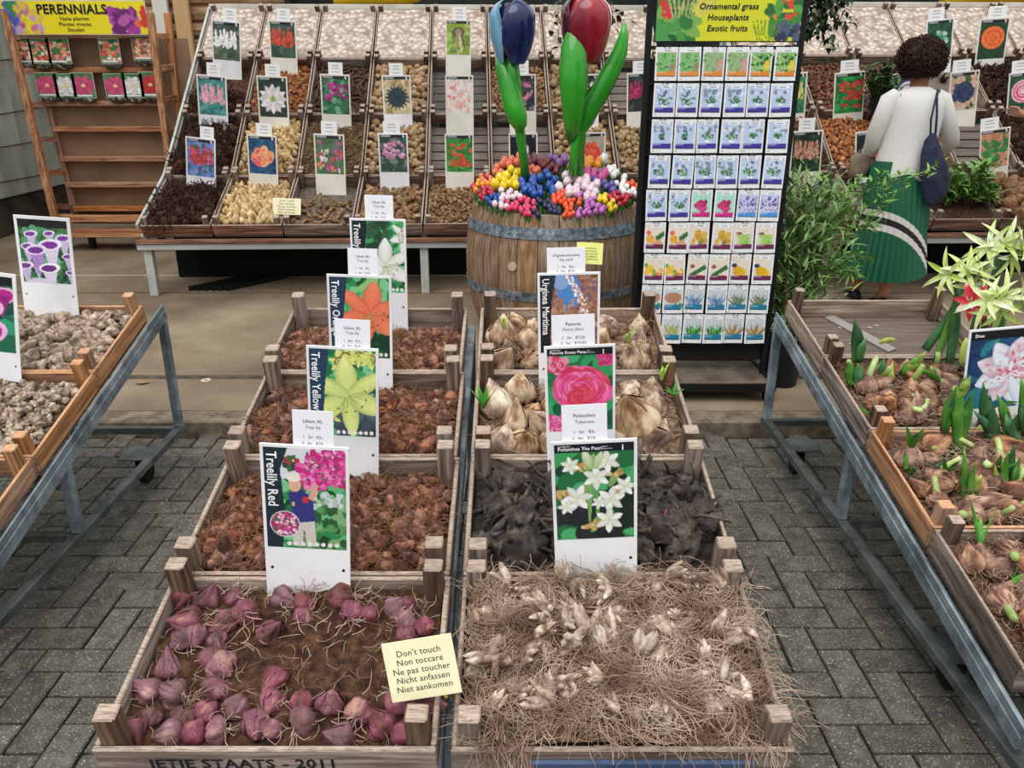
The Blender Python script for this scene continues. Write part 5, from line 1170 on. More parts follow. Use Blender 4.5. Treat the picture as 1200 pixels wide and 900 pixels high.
for (c, cx, cy, n, s) in CS:
    for i in range(n if n == 1 else n * 6):
        px, py = 540 + cx / 5.45 + rt.uniform(-6, 6) * (0 if n == 1 else 1), 180 + cy / 5.45 + rt.uniform(-4.5, 4.5) * (0 if n == 1 else 1)
        p = on_mound(px, py); d = Vector((p.x - BX, p.y - BY)); rmax = .53
        if d.length > rmax: d = d.normalized() * rmax; p.x, p.y = BX + d.x, BY + d.y
        size = .049 * s * rt.uniform(.9, 1.1)
        if any((p - u).length < .385 * (size + w_) for u, w_ in TUSED): continue
        TUSED.append((p.copy(), size)); out = Vector((p.x - BX, p.y - BY, 0)) * .55
        R_ = RZ(rt.uniform(0, 6.28)); tl = Euler((-out.y + rt.uniform(-.15, .15), out.x + rt.uniform(-.15, .15), 0)).to_matrix().to_4x4()
        o = thing('wooden_tulip', '%s painted wooden tulip in the barrel' % {'darkred': 'dark red'}.get(c, c), 'tulip', T(p) @ tl @ R_ @ SC(size), '%s wooden tulips' % {'darkred': 'dark red'}.get(c, c))
        ob('tulip_head', TH[c], o); ob('tulip_stem', TSTEM, o)
        if rt.random() < .8: ob('tulip_leaf', TLEAF, o)

# ---------------------------------------------------------------- two giant wooden tulips
def px_blade(mb, pts, Y0, th=.16, n=10, dY=None):
    """solid blade along points (px, py, half-width px, dY); flattened cross-section"""
    rr = []
    P = [at(a, b, Y0 + c) for (a, b, w, c) in pts]
    for i, (a, b, w, c) in enumerate(pts):
        t = (P[min(i + 1, len(P) - 1)] - P[max(i - 1, 0)]).normalized(); sd = t.cross(Vector((0, 1, 0))).normalized(); f = sd.cross(t)
        Zc = P[i].y * CP + (CAM_Z - P[i].z) * SP; hw = w * Zc / FPX; ring = []
        for j in range(n):
            an = 2 * PI * j / n; ring.append(P[i] + sd * hw * math.cos(an) + f * (hw * th * math.sin(an) + hw * .35 * (abs(math.cos(an)) ** 2 - .5)))
        rr.append(ring)
    return mb.rings(rr)
def giant(name, label, Y, head, petals, base):
    root = thing(name, label, 'tulip', T(base))
    return root, base
TGL = mat('giant_green', [(.3, '#23801c'), (.7, '#3aa62c')], ns=2, rough=.25, coat=.5)
def giant_head(root, base, cx, cy, wpx, hpx, Y, cols, rot0):
    c = at(cx, cy, Y) - base; Zc = Y * CP + (CAM_Z - at(cx, cy, Y).z) * SP; rx = wpx / 2 * Zc / FPX; rz = hpx / 2 * Zc / FPX * 1.03
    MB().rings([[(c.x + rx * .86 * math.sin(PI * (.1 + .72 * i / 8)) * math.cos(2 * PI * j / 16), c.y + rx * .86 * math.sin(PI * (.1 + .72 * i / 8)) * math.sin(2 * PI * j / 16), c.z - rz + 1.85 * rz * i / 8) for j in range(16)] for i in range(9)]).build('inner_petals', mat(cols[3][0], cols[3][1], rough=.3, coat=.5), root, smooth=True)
    for i in range(3):
        f0 = rot0 + i * 2 * PI / 3; mb = MB(); vs = []; gu, gv = 10, 12
        for side in (0, 1):
            for b in range(gv + 1):
                v = b / gv; rad = math.sin(PI * (.12 + .60 * v)) ** .6 * (1.0 if side == 0 else .93) * (1 if v < .7 else math.sqrt(max(.12, 1 - ((v - .7) / .3) ** 2.2 * .85))); z = -1 + 2.02 * v
                for a in range(gu + 1):
                    u = -1 + 2 * a / gu; w = 1.12 * math.sin(PI * (.16 + .80 * v)) ** .6 if b < gv else .05
                    k = 1 + .05 * (1 - u * u); vs.append((c.x + rx * rad * k * math.cos(f0 + u * w), c.y + rx * rad * k * math.sin(f0 + u * w), c.z + rz * z))
        fs = []; N1 = (gu + 1) * (gv + 1)
        for b in range(gv):
            for a in range(gu):
                q = b * (gu + 1) + a; fs += [(q, q + 1, q + gu + 2, q + gu + 1), (N1 + q, N1 + q + gu + 1, N1 + q + gu + 2, N1 + q + 1)]
        for b in range(gv):
            for a in (0, gu):
                q = b * (gu + 1) + a; fs.append((q, q + gu + 1, N1 + q + gu + 1, N1 + q))
        mb.add(vs, fs); mb.build('petal', mat(cols[i][0], cols[i][1], ns=2.5, scale=(2, 2, .6), rough=.25, coat=.6), root, smooth=True)
base = at(616, 196, 5.03); base.z = .87
root, base = giant('giant_tulip', 'giant glossy blue wooden tulip standing in the barrel', 5.03, None, None, base)
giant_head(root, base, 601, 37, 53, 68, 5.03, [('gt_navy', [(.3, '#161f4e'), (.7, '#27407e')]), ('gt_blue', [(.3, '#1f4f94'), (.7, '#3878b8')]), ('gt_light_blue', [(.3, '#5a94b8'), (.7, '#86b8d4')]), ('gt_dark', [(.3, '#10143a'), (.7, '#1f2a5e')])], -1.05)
mb = MB(); px_blade(mb, [(598, 66, 9, 0), (601, 90, 9, 0), (605, 120, 8.5, 0), (609, 150, 6, 0), (612, 175, 5.2, 0), (616, 206, 5.2, 0)], 5.03, 1.0, 12); mb.xf(T(-base)); mb.build('stem', TGL, root, smooth=True)
mb = MB(); px_blade(mb, [(588, 64, 8, .02), (590, 80, 9.5, -.01), (595, 100, 11, -.04), (602, 125, 12.5, -.06), (607, 140, 11.5, -.06), (610, 149, 8, -.04), (611, 154, 2, -.02)], 5.03, .5, 12); mb.xf(T(-base)); mb.build('leaf', TGL, root, smooth=True)
base = at(671, 198, 5.0); base.z = .87
root, base = giant('giant_tulip', 'giant glossy red and white wooden tulip with two leaves in the barrel', 5.0, None, None, base)
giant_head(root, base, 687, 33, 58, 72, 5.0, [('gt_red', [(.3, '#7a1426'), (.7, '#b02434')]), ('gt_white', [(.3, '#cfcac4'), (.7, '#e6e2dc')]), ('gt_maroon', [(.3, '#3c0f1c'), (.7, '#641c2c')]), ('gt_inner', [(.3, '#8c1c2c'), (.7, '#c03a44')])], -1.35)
mb = MB(); px_blade(mb, [(684, 66, 7, 0), (682, 100, 6.5, 0), (678, 140, 6, 0), (674, 170, 5.5, 0), (671, 206, 5.5, 0)], 5.0, 1.0, 12); mb.xf(T(-base)); mb.build('stem', TGL, root, smooth=True)
mb = MB(); px_blade(mb, [(674, 25, 2, -.05), (674, 36, 10, -.07), (673, 55, 15.5, -.1), (672, 80, 17, -.12), (672, 105, 16, -.12), (672, 130, 13, -.1), (671, 150, 10, -.06), (670, 166, 5, -.02)], 5.0, .3, 12); mb.xf(T(-base)); mb.build('leaf', TGL, root, smooth=True)
mb = MB(); px_blade(mb, [(732, 27, 2, .0), (731, 42, 6, 0), (727, 60, 9, 0), (717, 82, 11, -.02), (704, 106, 12, -.03), (692, 125, 12, -.03), (686, 142, 10, -.02), (681, 155, 6, 0), (679, 206, 5, .02)], 5.0, .3, 12); mb.xf(T(-base)); mb.build('leaf', TGL, root, smooth=True)

# ---------------------------------------------------------------- seed packet rack
RY0 = 4.05
rack = thing('seed_rack', 'black wheeled rack hung with rows of seed packets', 'rack', T(1.0, RY0, slab_z(4)))
def L_(p): return Vector(p) - Vector((1.0, RY0, slab_z(4)))
for x in (.635, 1.345): MB().bar(L_((x, RY0 + .03, .13)), L_((x, RY0 + .03, 2.02)), .028, .028, .002).build('post', BLACK, rack)
rtop = [57, 99, 141, 183, 223, 261, 298, 334, 368]; rbot = [97, 139, 181, 222, 260, 297, 333, 367, 402]
for k in range(9):
    zt = at(850, rtop[k], RY0).z
    MB().bar(L_((.63, RY0 + .03, zt + .005)), L_((1.35, RY0 + .03, zt + .005)), .012, .016).build('crossbar', BLACK, rack)
    for c in range(6):
        X = .661 + .11 * (c + .5); hk = MB(); y0 = RY0 + .024
        hk.tube([L_((X - .012, y0, zt + .004)), L_((X - .012, y0 - .05, zt + .004)), L_((X - .010, y0 - .058, zt + .012))], .0022, 5); hk.tube([L_((X + .012, y0, zt + .004)), L_((X + .012, y0 - .05, zt + .004)), L_((X + .014, y0 - .058, zt + .012))], .0022, 5); hk.tube([L_((X - .010, y0 - .058, zt + .012)), L_((X + .014, y0 - .058, zt + .012))], .0022, 5)
        hk.build('hook', BLACK, rack)
MB().box(L_((.99, RY0 + .045, .98)), (.70, .006, 1.5)).build('back_panel', mat('rack_back', '#1b1a19', rough=.7), rack)
tray = MB().box(L_((.99, 4.08, .155)), (.70, .40, .012)).build('tray', mat('tray_board', [(.3, '#4a4038'), (.7, '#6e6154')], ns=8, rough=.8), rack)
for (a, b) in (((.63, 3.87, .155), (1.35, 3.87, .155)), ((.63, 4.29, .155), (1.35, 4.29, .155)), ((.63, 3.87, .155), (.63, 4.29, .155)), ((1.35, 3.87, .155), (1.35, 4.29, .155))): MB().bar(L_(a), L_(b), .02, .04).build('tray_edge', BLACK, rack)
for x in (.66, 1.32):
    for y in (3.9, 4.26):
        MB().box(L_((x, y, .125)), (.03, .04, .03)).build('fork', BLACK, rack)
        w = MB().lathe([(.008, -.012), (.026, -.012), (.028, 0), (.026, .012), (.008, .012)], 12); w.xf(T(*L_((x, y, slab_z(y) + .029))) @ RY(PI / 2)); w.build('wheel', RUBBER, rack)
# header
p = Pic(110, 40, '#d9d926'); p.poly([(.2, 0), (.34, 0), (.27, .36), (.22, .36)], '#e6e04a', .5)
p.blobs(70, ['#2f7a34', '#4a9a48', '#1f5a2a', '#7ab050'], .015, .05, (0, .08, .25, .36), 3, 2.5); p.blobs(8, ['#d8343c'], .012, .022, (.03, .1, .1, .2), 4)
for i in range(10): p.petal(.12 + .02 * i, .22, -1.9 + .12 * i, .22, .006, '#c8b87c')
p.blobs(50, ['#3f8a3c', '#5aa448', '#2a6a30'], .012, .035, (.76, .03, 1, .3), 5, 2.5); p.blobs(9, ['#e04a34', '#d8842c'], .01, .02, (.8, .05, .95, .25), 6); p.blobs(14, ['#3a4660', '#505c78', '#2a3348'], .025, .045, (.84, .25, .98, .36), 7)
for i in range(8): p.petal(.71 + .015 * i, .36, -1.9 + .1 * i, .14, .005, '#5a8a2c')
zb = at(850, 48, RY0).z; hw = .665; hh = hw * p.H
MB().box(L_((.995, RY0 + .01, zb + hh / 2)), (hw + .01, .012, hh + .01)).build('header_board', BLACK, rack)
print_grid('header_print', p, hw, hh, rack, T(*L_((.995, RY0 + .0025, zb))))
for i, s in enumerate(('Ornamental grass', 'Houseplants', 'Exotic fruits')): lettering(s, .036, INK, rack, T(*L_((.99, RY0 + .0005, zb + .145 - i * .046))), shear=.15, bold=.022, spacing=1.05)
PD = [[('grass', 'o')] * 2 + [('pampas', 'o')] * 2 + [('veg', 'o')] * 2, [('palm', 'v')] * 2 + [('yucca', 'v')] * 2 + [('bonsai', 'v')] * 2, [('seedling', 'v')] * 2 + [('bushy', 'v')] * 2 + [('small', 'v')] * 2, [('round', 'v')] * 2 + [('fern', 'v')] * 2 + [('oval', 'v')] * 2,
      [('bowl', 'v')] * 2 + [('pinkball', 'm')] * 2 + [('lavender', 'b')] * 2, [('pumpkin', 'p')] * 2 + [('potato', 'p')] * 2 + [('beans', 'p')] * 2, [('mixveg', 'p')] * 2 + [('cucumber', 'p')] * 2 + [('squash', 'p')] * 2, [('haze', 't')] * 2 + [('bluegrass', 't')] * 2 + [('pinkgrass', 't')] * 2, [('tuft', 't')] * 2 + [('spiky', 't')] * 2 + [('drygrass', 't')] * 2]
DESC = {'grass': 'green grass', 'pampas': 'pale pampas grass', 'veg': 'green vegetables', 'palm': 'palm', 'yucca': 'yucca', 'bonsai': 'bonsai', 'seedling': 'seedling', 'bushy': 'bushy plant', 'small': 'small potted plant', 'round': 'round shrub', 'fern': 'fern', 'oval': 'spreading shrub', 'bowl': 'plant in a bowl', 'pinkball': 'pink flower ball', 'lavender': 'lavender', 'pumpkin': 'pumpkin', 'potato': 'yellow potato', 'beans': 'green bean', 'mixveg': 'yellow vegetable', 'cucumber': 'cucumber', 'squash': 'yellow squash', 'haze': 'brown grass', 'bluegrass': 'blue grass', 'pinkgrass': 'pink grass', 'tuft': 'grass tuft', 'spiky': 'spiky green grass', 'drygrass': 'dry grass'}
STRIP = {'o': '#e08a2c', 'v': '#3d2f96', 'm': '#d0207c', 'b': '#4a94dc', 'p': '#6a1f4c', 't': '#1f7a9c'}
def pic_packet(kind, st, seed, w=26, h=38):
    p = Pic(w, h, '#e9eaec'); q = random.Random(seed); H = p.H
    sky = {'o': '#8fb87c', 'v': '#b8cbe8', 'm': '#a8dcc8', 'b': '#c8cce8', 'p': '#e4d8c8', 't': '#c8d0d4'}[st]
    p.rect(.07, .22 if st in 'otb' else .12, .93, 1.22, sky)
    bl = lambda n, c, r0, r1, b: p.blobs(n, c, r0, r1, b, seed)
    if kind == 'grass': bl(60, ['#3a9a44', '#5ab85c', '#2a7a34'], .02, .06, (.08, .3, .92, 1.1)); p.ell(.78, .85, .13, .2, '#9a8a70')
    elif kind == 'pampas': bl(60, ['#8aa878', '#b8b094', '#6a8a5c'], .02, .06, (.08, .3, .92, 1.1)); p.rect(.68, .5, .9, 1.1, '#d09a94')
    elif kind == 'veg': bl(50, ['#2f6a2c', '#7ac04a', '#1f4a20', '#a8d86a'], .03, .07, (.08, .3, .92, 1.1)); p.ell(.76, .8, .13, .22, '#e8c83c')
    elif kind == 'lavender': bl(70, ['#6a5ab0', '#8a7ac8', '#3a3a6a', '#a89ad8'], .02, .05, (.08, .3, .92, 1.0))
    elif kind == 'pinkball': peony(p, .5, .72, .36, ['#c02a6c', '#a01c54', '#d8488a'], seed, 60)
    elif kind == 'pumpkin': p.ell(.28, .8, .2, .2, '#e8a83c'); p.ell(.2, .5, .12, .1, '#e06a3c'); p.poly([(.5, .7), (.9, .4), (.95, .6), (.6, .95)], '#2f6a3c'); bl(8, ['#d8a07c'], .08, .1, (.5, .9, .9, 1.1))
    elif kind == 'potato': bl(10, ['#d8b048', '#c89a3a', '#8a8a3c'], .12, .16, (.2, .5, .8, 1.0))
    elif kind == 'beans': p.ell(.3, .55, .14, .1, '#8a5a3c'); [p.petal(.2, .6 + .07 * i, .05 + .05 * i, .7, .05, '#8ac04a', '#b8d87a') for i in range(6)]
    elif kind == 'mixveg': p.ell(.3, .75, .22, .22, '#e8c04a'); bl(14, ['#f0b82c', '#6aa83c', '#e87a3c'], .07, .1, (.1, .5, .9, 1.05))
    elif kind == 'cucumber': p.poly([(.1, 1.0), (.85, .5), (.95, .7), (.3, 1.1)], '#2f6a34'); p.ell(.25, .6, .12, .1, '#9a5a3c'); p.ell(.6, 1.05, .2, .07, '#d8a05c')
    elif kind == 'squash': [p.petal(.15, .6 + .1 * i, .35, .75, .09, '#f0c82c', '#e0a81c') for i in range(4)]; p.ell(.2, .55, .13, .1, '#2a3a5a')
    elif kind == 'haze': p.ell(.5, .65, .42, .28, '#b08468'); bl(12, ['#3f7a3c', '#5a9a50'], .04, .07, (.55, .95, .95, 1.15))
    elif kind in ('bluegrass', 'pinkgrass', 'tuft', 'spiky', 'drygrass'):
        c = {'bluegrass': ['#6a8ab8', '#8aa4cc', '#4a6a7a'], 'pinkgrass': ['#c88aa4', '#3f7a4c', '#5a8a58'], 'tuft': ['#7aa84c', '#c8b884', '#5a8a3c'], 'spiky': ['#3f8a3c', '#6ab05a', '#2f6a30'], 'drygrass': ['#a88a5c', '#8a7048', '#c0a478']}[kind]
        for i in range(30): p.petal(.5 + q.uniform(-.2, .2), 1.1, -PI / 2 + q.uniform(-.9, .9), q.uniform(.4, .75), .03, q.choice(c))
    else:
        bl(8, ['#8a94a8', '#d4dcea', '#6a7488'], .05, .09, (.1, .3, .9, .55))
        sz = {'palm': .34, 'yucca': .26, 'bonsai': .22, 'seedling': .14, 'bushy': .26, 'small': .18, 'round': .27, 'fern': .28, 'oval': .3, 'bowl': .24}[kind]
        for i in range(34): a = q.uniform(0, 6.28); r_ = sz * math.sqrt(q.random()); p.ell(.5 + r_ * math.cos(a), .72 + r_ * .62 * math.sin(a), .05, .03, q.choice(['#2f6a34', '#4a8a44', '#1f4a28', '#6a9a4c']), a)
        p.rect(.4, .72 + sz * .7, .6, .80 + sz * .7, '#2a2a2a' if kind == 'seedling' else '#e8ecf0')
    p.rect(.07, 1.05 if st != 't' else 1.0, .93, 1.24, STRIP[st]); p.rect(.07, 1.05, .45, 1.12, '#cfd0e4', .5); p.rect(.07, 1.24, .93, 1.27, '#2a2a30'); p.rect(.3, .12, .8, .24, '#f6f6f8'); p.rect(.4, .16, .7, .19, '#8a8a92'); p.rect(.06, 1.34, .2, 1.38, '#9a9aa0'); return p.grain(.03, seed)
PKP = mat('packet_paper', '#e9eaec', rough=.5)
PKC = {}
for k in range(9):
    zt, zb_ = at(850, rtop[k], RY0).z, at(850, rbot[k], RY0).z; h = (zt - zb_) * .985
    for c in range(6):
        kind, st = PD[k][c]; X = .661 + .11 * (c + .5)
        o = thing('seed_packet', '%s seed packet, row %d from the top, %s from the left' % (DESC[kind], k + 1, ORD[c]), 'seed packet', T(X + R.uniform(-.003, .003), RY0 - .028 - .008 * (c % 2), zt - h + .006) @ RY(R.uniform(-.025, .025)) @ RX(-.03), 'seed packets on the rack')
        MB().box((0, .003, h / 2), (.104, .005, h), ch=.002).build('packet', PKP, o)
        if kind not in PKC: PKC[kind] = pic_packet(kind, st, len(PKC) + 5)
        print_grid('packet_print', PKC[kind], .101, h * .985, o, T(0, -.0004, h * .008))

# ---------------------------------------------------------------- perennials rack at the left
PW = wood('rack_wood', ('#7d4a2a', '#aa7046', '#c9925f'), 'x'); PWZ = wood('rack_wood', ('#7d4a2a', '#aa7046', '#c9925f'), 'z'); PWY = wood('rack_wood', ('#7d4a2a', '#aa7046', '#c9925f'), 'y')
zf = slab_z(7.6); pr = thing('perennials_rack', 'wooden stand with a yellow PERENNIALS header and hanging plant packets', 'rack', T(-3.85, 7.6, zf)); PO = Vector((-3.85, 7.6, zf))
def Q(px, py, Y): return at(px, py, Y) - PO
FB, RB = 7.35, 7.78
for (a, b) in (((6, 13, 7.62), (66, 262, FB)), ((176, 15, 7.62), (206, 250, FB))):
    MB().bar(Q(*a), Q(*b), .055, .055, .004).build('front_post', PWZ, pr)
for (a, b) in (((30, 15, RB), (92, 262, RB)), ((196, 15, RB), (222, 240, RB))):
    MB().bar(Q(*a), Q(*b), .05, .05, .004).build('rear_post', PWZ, pr)
for k in range(6):
    t = .12 + k * .16
    for (f0, f1, r0, r1) in (((6, 13), (66, 262), (30, 15), (92, 262)), ((176, 15), (206, 250), (196, 15), (222, 240))):
        a = Q(f0[0] + (f1[0] - f0[0]) * t, f0[1] + (f1[1] - f0[1]) * t, 7.62 + (FB - 7.62) * t); b = Q(r0[0] + (r1[0] - r0[0]) * t, r0[1] + (r1[1] - r0[1]) * t, RB)
        MB().bar(a, b, .03, .05, .003).build('rung', PWY, pr)
HARD = mat('hardboard', [(.3, '#7d6450'), (.7, '#96795f')], ns=2, rough=.85)
c0, c1 = Q(45, 45, RB + .03), Q(212, 262, RB + .03); c2 = Q(205, 45, RB + .03)
MB().box(((c0.x + c2.x) / 2 + .05, c0.y, (c0.z + c1.z) / 2), (c2.x - c0.x + .12, .012, c0.z - c1.z)).build('back_panel', HARD, pr)
for (y, x0, x1) in ((42, 38, 172), (82, 40, 180), (121, 48, 188), (151, 64, 197), (186, 72, 202), (216, 80, 206), (244, 88, 190), (254, 70, 205)):
    a, b = Q(x0, y, RB - .03), Q(x1, y, RB - .03); b.z = a.z
    MB().bar(a, b, .09, .045, .004).build('ledge', PW, pr)
a, b = Q(75, 256, FB + .02), Q(206, 256, FB + .02); b.z = a.z; MB().bar(a, b, .05, .06, .004).build('base_rail', PW, pr)
a, b = Q(78, 273, FB + .1), Q(206, 273, FB + .1); b.z = a.z; MB().bar(a, b, .3, .03, .004).build('base_shelf', PW, pr)
for px in (108, 190):
    w = MB().lathe([(.01, -.02), (.04, -.02), (.04, .02), (.01, .02)], 12); c = Q(px, 282, FB + .05); c.z = .045; w.xf(T(*c) @ RY(PI / 2)); w.build('wheel', RUBBER, pr)
    MB().box((c.x, c.y, .09), (.05, .05, .08)).build('fork', BLACK, pr)
p = Pic(110, 24, '#f0dc1c'); p.blobs(26, ['#4a5ab8', '#6a7ac8', '#3a8a5a'], .015, .035, (0, 0, .12, .2), 3); p.blobs(20, ['#c87a9a', '#b84a7a', '#e0c04a', '#c8a4c8'], .015, .035, (.1, .02, .27, .2), 4); p.blobs(44, ['#8a2a86', '#a43a9c', '#6a1f6a', '#b85aa8'], .015, .035, (.74, .07, .92, .2), 5); p.blobs(8, ['#d8382c', '#e86a4c'], .015, .03, (.93, .02, 1, .18), 6)
a, b = Q(6, 40, 7.6), Q(174, 40, 7.6); w_ = b.x - a.x; h_ = w_ * .21
MB().box(((a.x + b.x) / 2, a.y + .012, a.z + h_ / 2), (w_, .014, h_ + .01)).build('header_board', WHITE, pr)
print_grid('header_print', p, w_, h_, pr, T((a.x + b.x) / 2, a.y + .003, a.z))
lettering('PERENNIALS', .105, INK, pr, T((a.x + b.x) / 2 - .01, a.y, a.z + h_ * .74), bold=.03, spacing=1.05)
for i, s in enumerate(('Vaste planten', 'Plantes vivaces', 'Stauden')): lettering(s, .042, INK, pr, T((a.x + b.x) / 2 + .0, a.y, a.z + h_ * (.47 - .17 * i)), bold=.015, spacing=1.1)
def pic_bag(kind, seed, w=22, h=30):
    p = Pic(w, h, '#4a7a4c'); p.blobs(30, ['#3a6a3c', '#5a8a58', '#2a4a2c'], .05, .1, seed=seed)
    if kind == 'mix':
        q = random.Random(seed)
        for _ in range(46): x, y = q.uniform(.05, .95), q.uniform(.2, 1.2); p.ell(x, y, .09, .085, q.choice(['#e8a070', '#f0d0b0', '#d8604a', '#f4ece0', '#e88a8a', '#c84a4c']))
    else:
        c = {'pink': ('#e0608c', '#d03a70'), 'white': ('#f6f4ee', '#e4e2d4'), 'red': ('#d83a40', '#b82430')}[kind]
        p.flower(.5, .7, .56, 9, c[0], c[1], '#e8d090', .36, .2, .16, 2)
    p.rect(.1, 1.2, .8, 1.26, '#f0f0ec'); return p.grain(.03, seed)
BAG = mat('clear_root_bag', [(.3, '#2a2420'), (.6, '#5a524a'), (.75, '#b8b4ae')], ns=24, rough=.25, coat=.5)
for i, (x0, x1, y0, y1, kd) in enumerate([(17, 34, 44, 75, 'mix'), (37, 56, 45, 75, 'mix'), (58, 79, 45, 75, 'mix'), (119, 138, 45, 75, 'mix'), (157, 178, 42, 71, 'mix'), (45, 65, 85, 114, 'pink'), (66, 86, 86, 114, 'white'), (87, 108, 85, 115, 'pink'), (125, 145, 86, 115, 'pink'), (146, 166, 86, 115, 'white'), (166, 186, 84, 114, 'red')]):
    Y = RB - .12; a, b = at(x0, y1, Y), at(x1, y0, Y); w, h = b.x - a.x, b.z - a.z
    o = thing('plant_packet', ['mixed dahlia', 'pink flower', 'white flower', 'red flower'][['mix', 'pink', 'white', 'red'].index(kd)] + ' packet on the perennials rack, %s from the left in the %s row' % (ORD[i] if i < 5 else ORD[i - 5], 'upper' if i < 5 else 'lower'), 'plant packet', T((a.x + b.x) / 2, Y, a.z), 'plant packets on the perennials rack')
    MB().box((0, .004, h / 2), (w, .004, h)).build('card', PKP, o); print_grid('card_print', pic_bag(kd, i), w * .97, h * .97, o, T(0, .0008, h * .015))
    MB().sphere((0, .03, -.005), (w * .48, .03, .045), 10, 7, lambda d: 1 + .2 * nz3(d.x * 3 + i, d.y * 3, d.z * 3)).build('root_bag', BAG, o, smooth=True)
# glossy yellow ornaments glimpsed above the back bench
YO = mat('yellow_gloss', [(.3, '#e8bc10'), (.7, '#f4d22a')], ns=2, rough=.3, coat=.4)
for (px, py, Y, rx, lab) in ((442, -6, 8.75, .42, 'big glossy yellow clog peeping over the left pebble sheets'), (1160, -8, 8.75, .45, 'big glossy yellow clog peeping over the pebble sheets at the right')):
    c = at(px, py, Y); root = thing('giant_clog', lab, 'clog', T(c), 'yellow clogs behind the bench')
    mb = MB(); rr = []
    for i in range(13):
        t = i / 12; x = (t - .5) * 2 * rx; wy = .16 * math.sin(PI * (.12 + .8 * t)) ** .6; zt_ = .13 + .10 * t ** 2 if t < .95 else .2; ring = []
        for j in range(14): an = 2 * PI * j / 14; ring.append((x, wy * math.cos(an), (.13 * math.sin(an) if math.sin(an) < 0 else zt_ * math.sin(an) * (.55 if t < .45 else 1)) + .12 * max(0, t - .7) * 2))
        rr.append(ring)
    mb.rings(rr).build('shoe', YO, root, smooth=True)
    MB().sphere((-.22 * rx / .42, 0, .07), (.17, .11, .03), 12, 6).build('opening', mat('clog_inside', '#8a6a1c', rough=.6), root, smooth=True)
    MB().box((0, .36, -.16), (1.0, 1.05, .05)).build('shelf_board', W('dark', 'x'), root)
# ---------------------------------------------------------------- right cart: amaryllis bulbs, leaves and flowers
ra = random.Random(23)
am = [scaly_mesh('bulb', MAMA, (.042, .038, .036), s + 80, 2, 6 + s % 2, 5, 6, tip=.5 + .25 * (s % 3), puff=.06, rough_=.35) for s in range(5)]
STUB = mat('cut_stalk', [(.3, '#7f9a4a'), (.7, '#b9c98a')], ns=8, rough=.5, rnd=.15)
stub = [MB().tube([(0, 0, .03), (.004, 0, .07), (.012, .004, .10 + .03 * s)], [.014, .012, .011], 8).mesh('stalk_stub', STUB, True) for s in range(2)]
sleafm = [tuft_mesh('young_leaves', 3, .10 + .03 * s, .022, GREEN, s + 30, .25, .05) for s in range(3)]
for k in (0, 1, 2):
    M = CRATES[('C', k)]; hf = (lambda kk: (lambda x, y: .05 + .014 * nz3(x * 7, y * 7, kk + 5)))(k); nm = ['nearest', 'second', 'third'][k]
    bed('bulb_debris', 'dry brown scraps under the amaryllis bulbs in the %s right cart crate' % nm, mat('dry_debris', [(.3, '#3a281c'), (.7, '#7a5f48')], ns=60, rough=.95, bump=.8), M, .66, CL2, hf)
    made = []
    for (x, y) in spots(.66, CL2, .07, ra, .045, .33):
        kk = ra.uniform(.62, 1.05); rot = RZ(ra.uniform(0, 6.28)) @ RX(ra.uniform(-1.3, 1.3)) @ RY(ra.uniform(-.9, .9))
        o = ob('amaryllis_bulb', ra.choice(am), None, M @ T(x, y, hf(x, y) + .026 * kk) @ rot @ SC(kk)); tag(o, 'brown papery amaryllis bulb in the %s crate from the front of the right cart' % ['first', 'second', 'third'][k], 'bulb', 'amaryllis bulbs in the %s crate' % nm)
        made.append(o)
        if ra.random() < .35: ob('stalk_stub', ra.choice(stub), o)
        elif ra.random() < .25: ob('young_leaves', ra.choice(sleafm), o, T(0, 0, .035))
    relabel(made, M, .063, 'amaryllis bulb', '%s right cart crate' % nm)
    strands_obj('loose_roots', 'thin roots and straw between the amaryllis bulbs, %s crate of the right cart' % nm, MROOTP, M, 1100, lambda q: (q.uniform(-.3, .3), q.uniform(-.21, .21), q.uniform(.06, .105)), .05, .0009, 70 + k)
MB().box((0, 0, 0), (.05, .34, .006), rot=(0, 0, .5)).build('grey_strip', mat('grey_strip', '#8a8781', rough=.7), M=CRATES[('C', 3)] @ T(-.06, .08, .011)); tag(bpy.data.objects['grey_strip'], 'grey strip lying diagonally in the bare crate of the right cart', 'strip')
for i in range(9):
    o = MB().leaf((0, 0, 0), (1, 0, 0), (0, 0, 1), .02, .008, 0, 2, .2).build('scrap', mat('pale_scrap', '#cbb89c', rough=.8), M=CRATES[('C', 3)] @ T(ra.uniform(-.28, .1), ra.uniform(-.2, .2), .009) @ RZ(ra.uniform(0, 6))); tag(o, 'pale papery scrap on the floor of the bare right cart crate', 'scrap', 'papery scraps')
LG = [mat('strap_green_%d' % i, [(.3, a), (.7, b)], ns=4, scale=(4, 4, .6), rough=.4, rnd=.08) for i, (a, b) in enumerate((('#336a22', '#639a40'), ('#284f30', '#4c7d50'), ('#86a440', '#b4c468')))]
def strap_plant(label, Y, leaves, name='amaryllis_leaves', cat='leaves', bud=None):
    bx, by = leaves[0][0], leaves[0][1]; base = at(bx, by, Y); root = thing(name, label, cat, T(base))
    for (x0, y0, x1, y1, w, m) in leaves:
        dx, dy = x1 - x0, y1 - y0; bend = ra.uniform(-.08, .08); pts = []
        for i in range(7):
            t = i / 6; ww = w * (.75 + .35 * math.sin(PI * t)) * (1 if t < .6 else .85 if t < .8 else .5 if t < 1 else .05)
            pts.append((x0 + dx * t - dy * bend * math.sin(PI * t), y0 + dy * t + dx * bend * math.sin(PI * t), ww, ra.uniform(-.004, .004) - .05 * t * ra.uniform(0, 1)))
        mb = MB(); px_blade(mb, pts, Y, .10, 8); mb.xf(T(-base)); mb.build('leaf', LG[m], root, smooth=True)
    return root, base
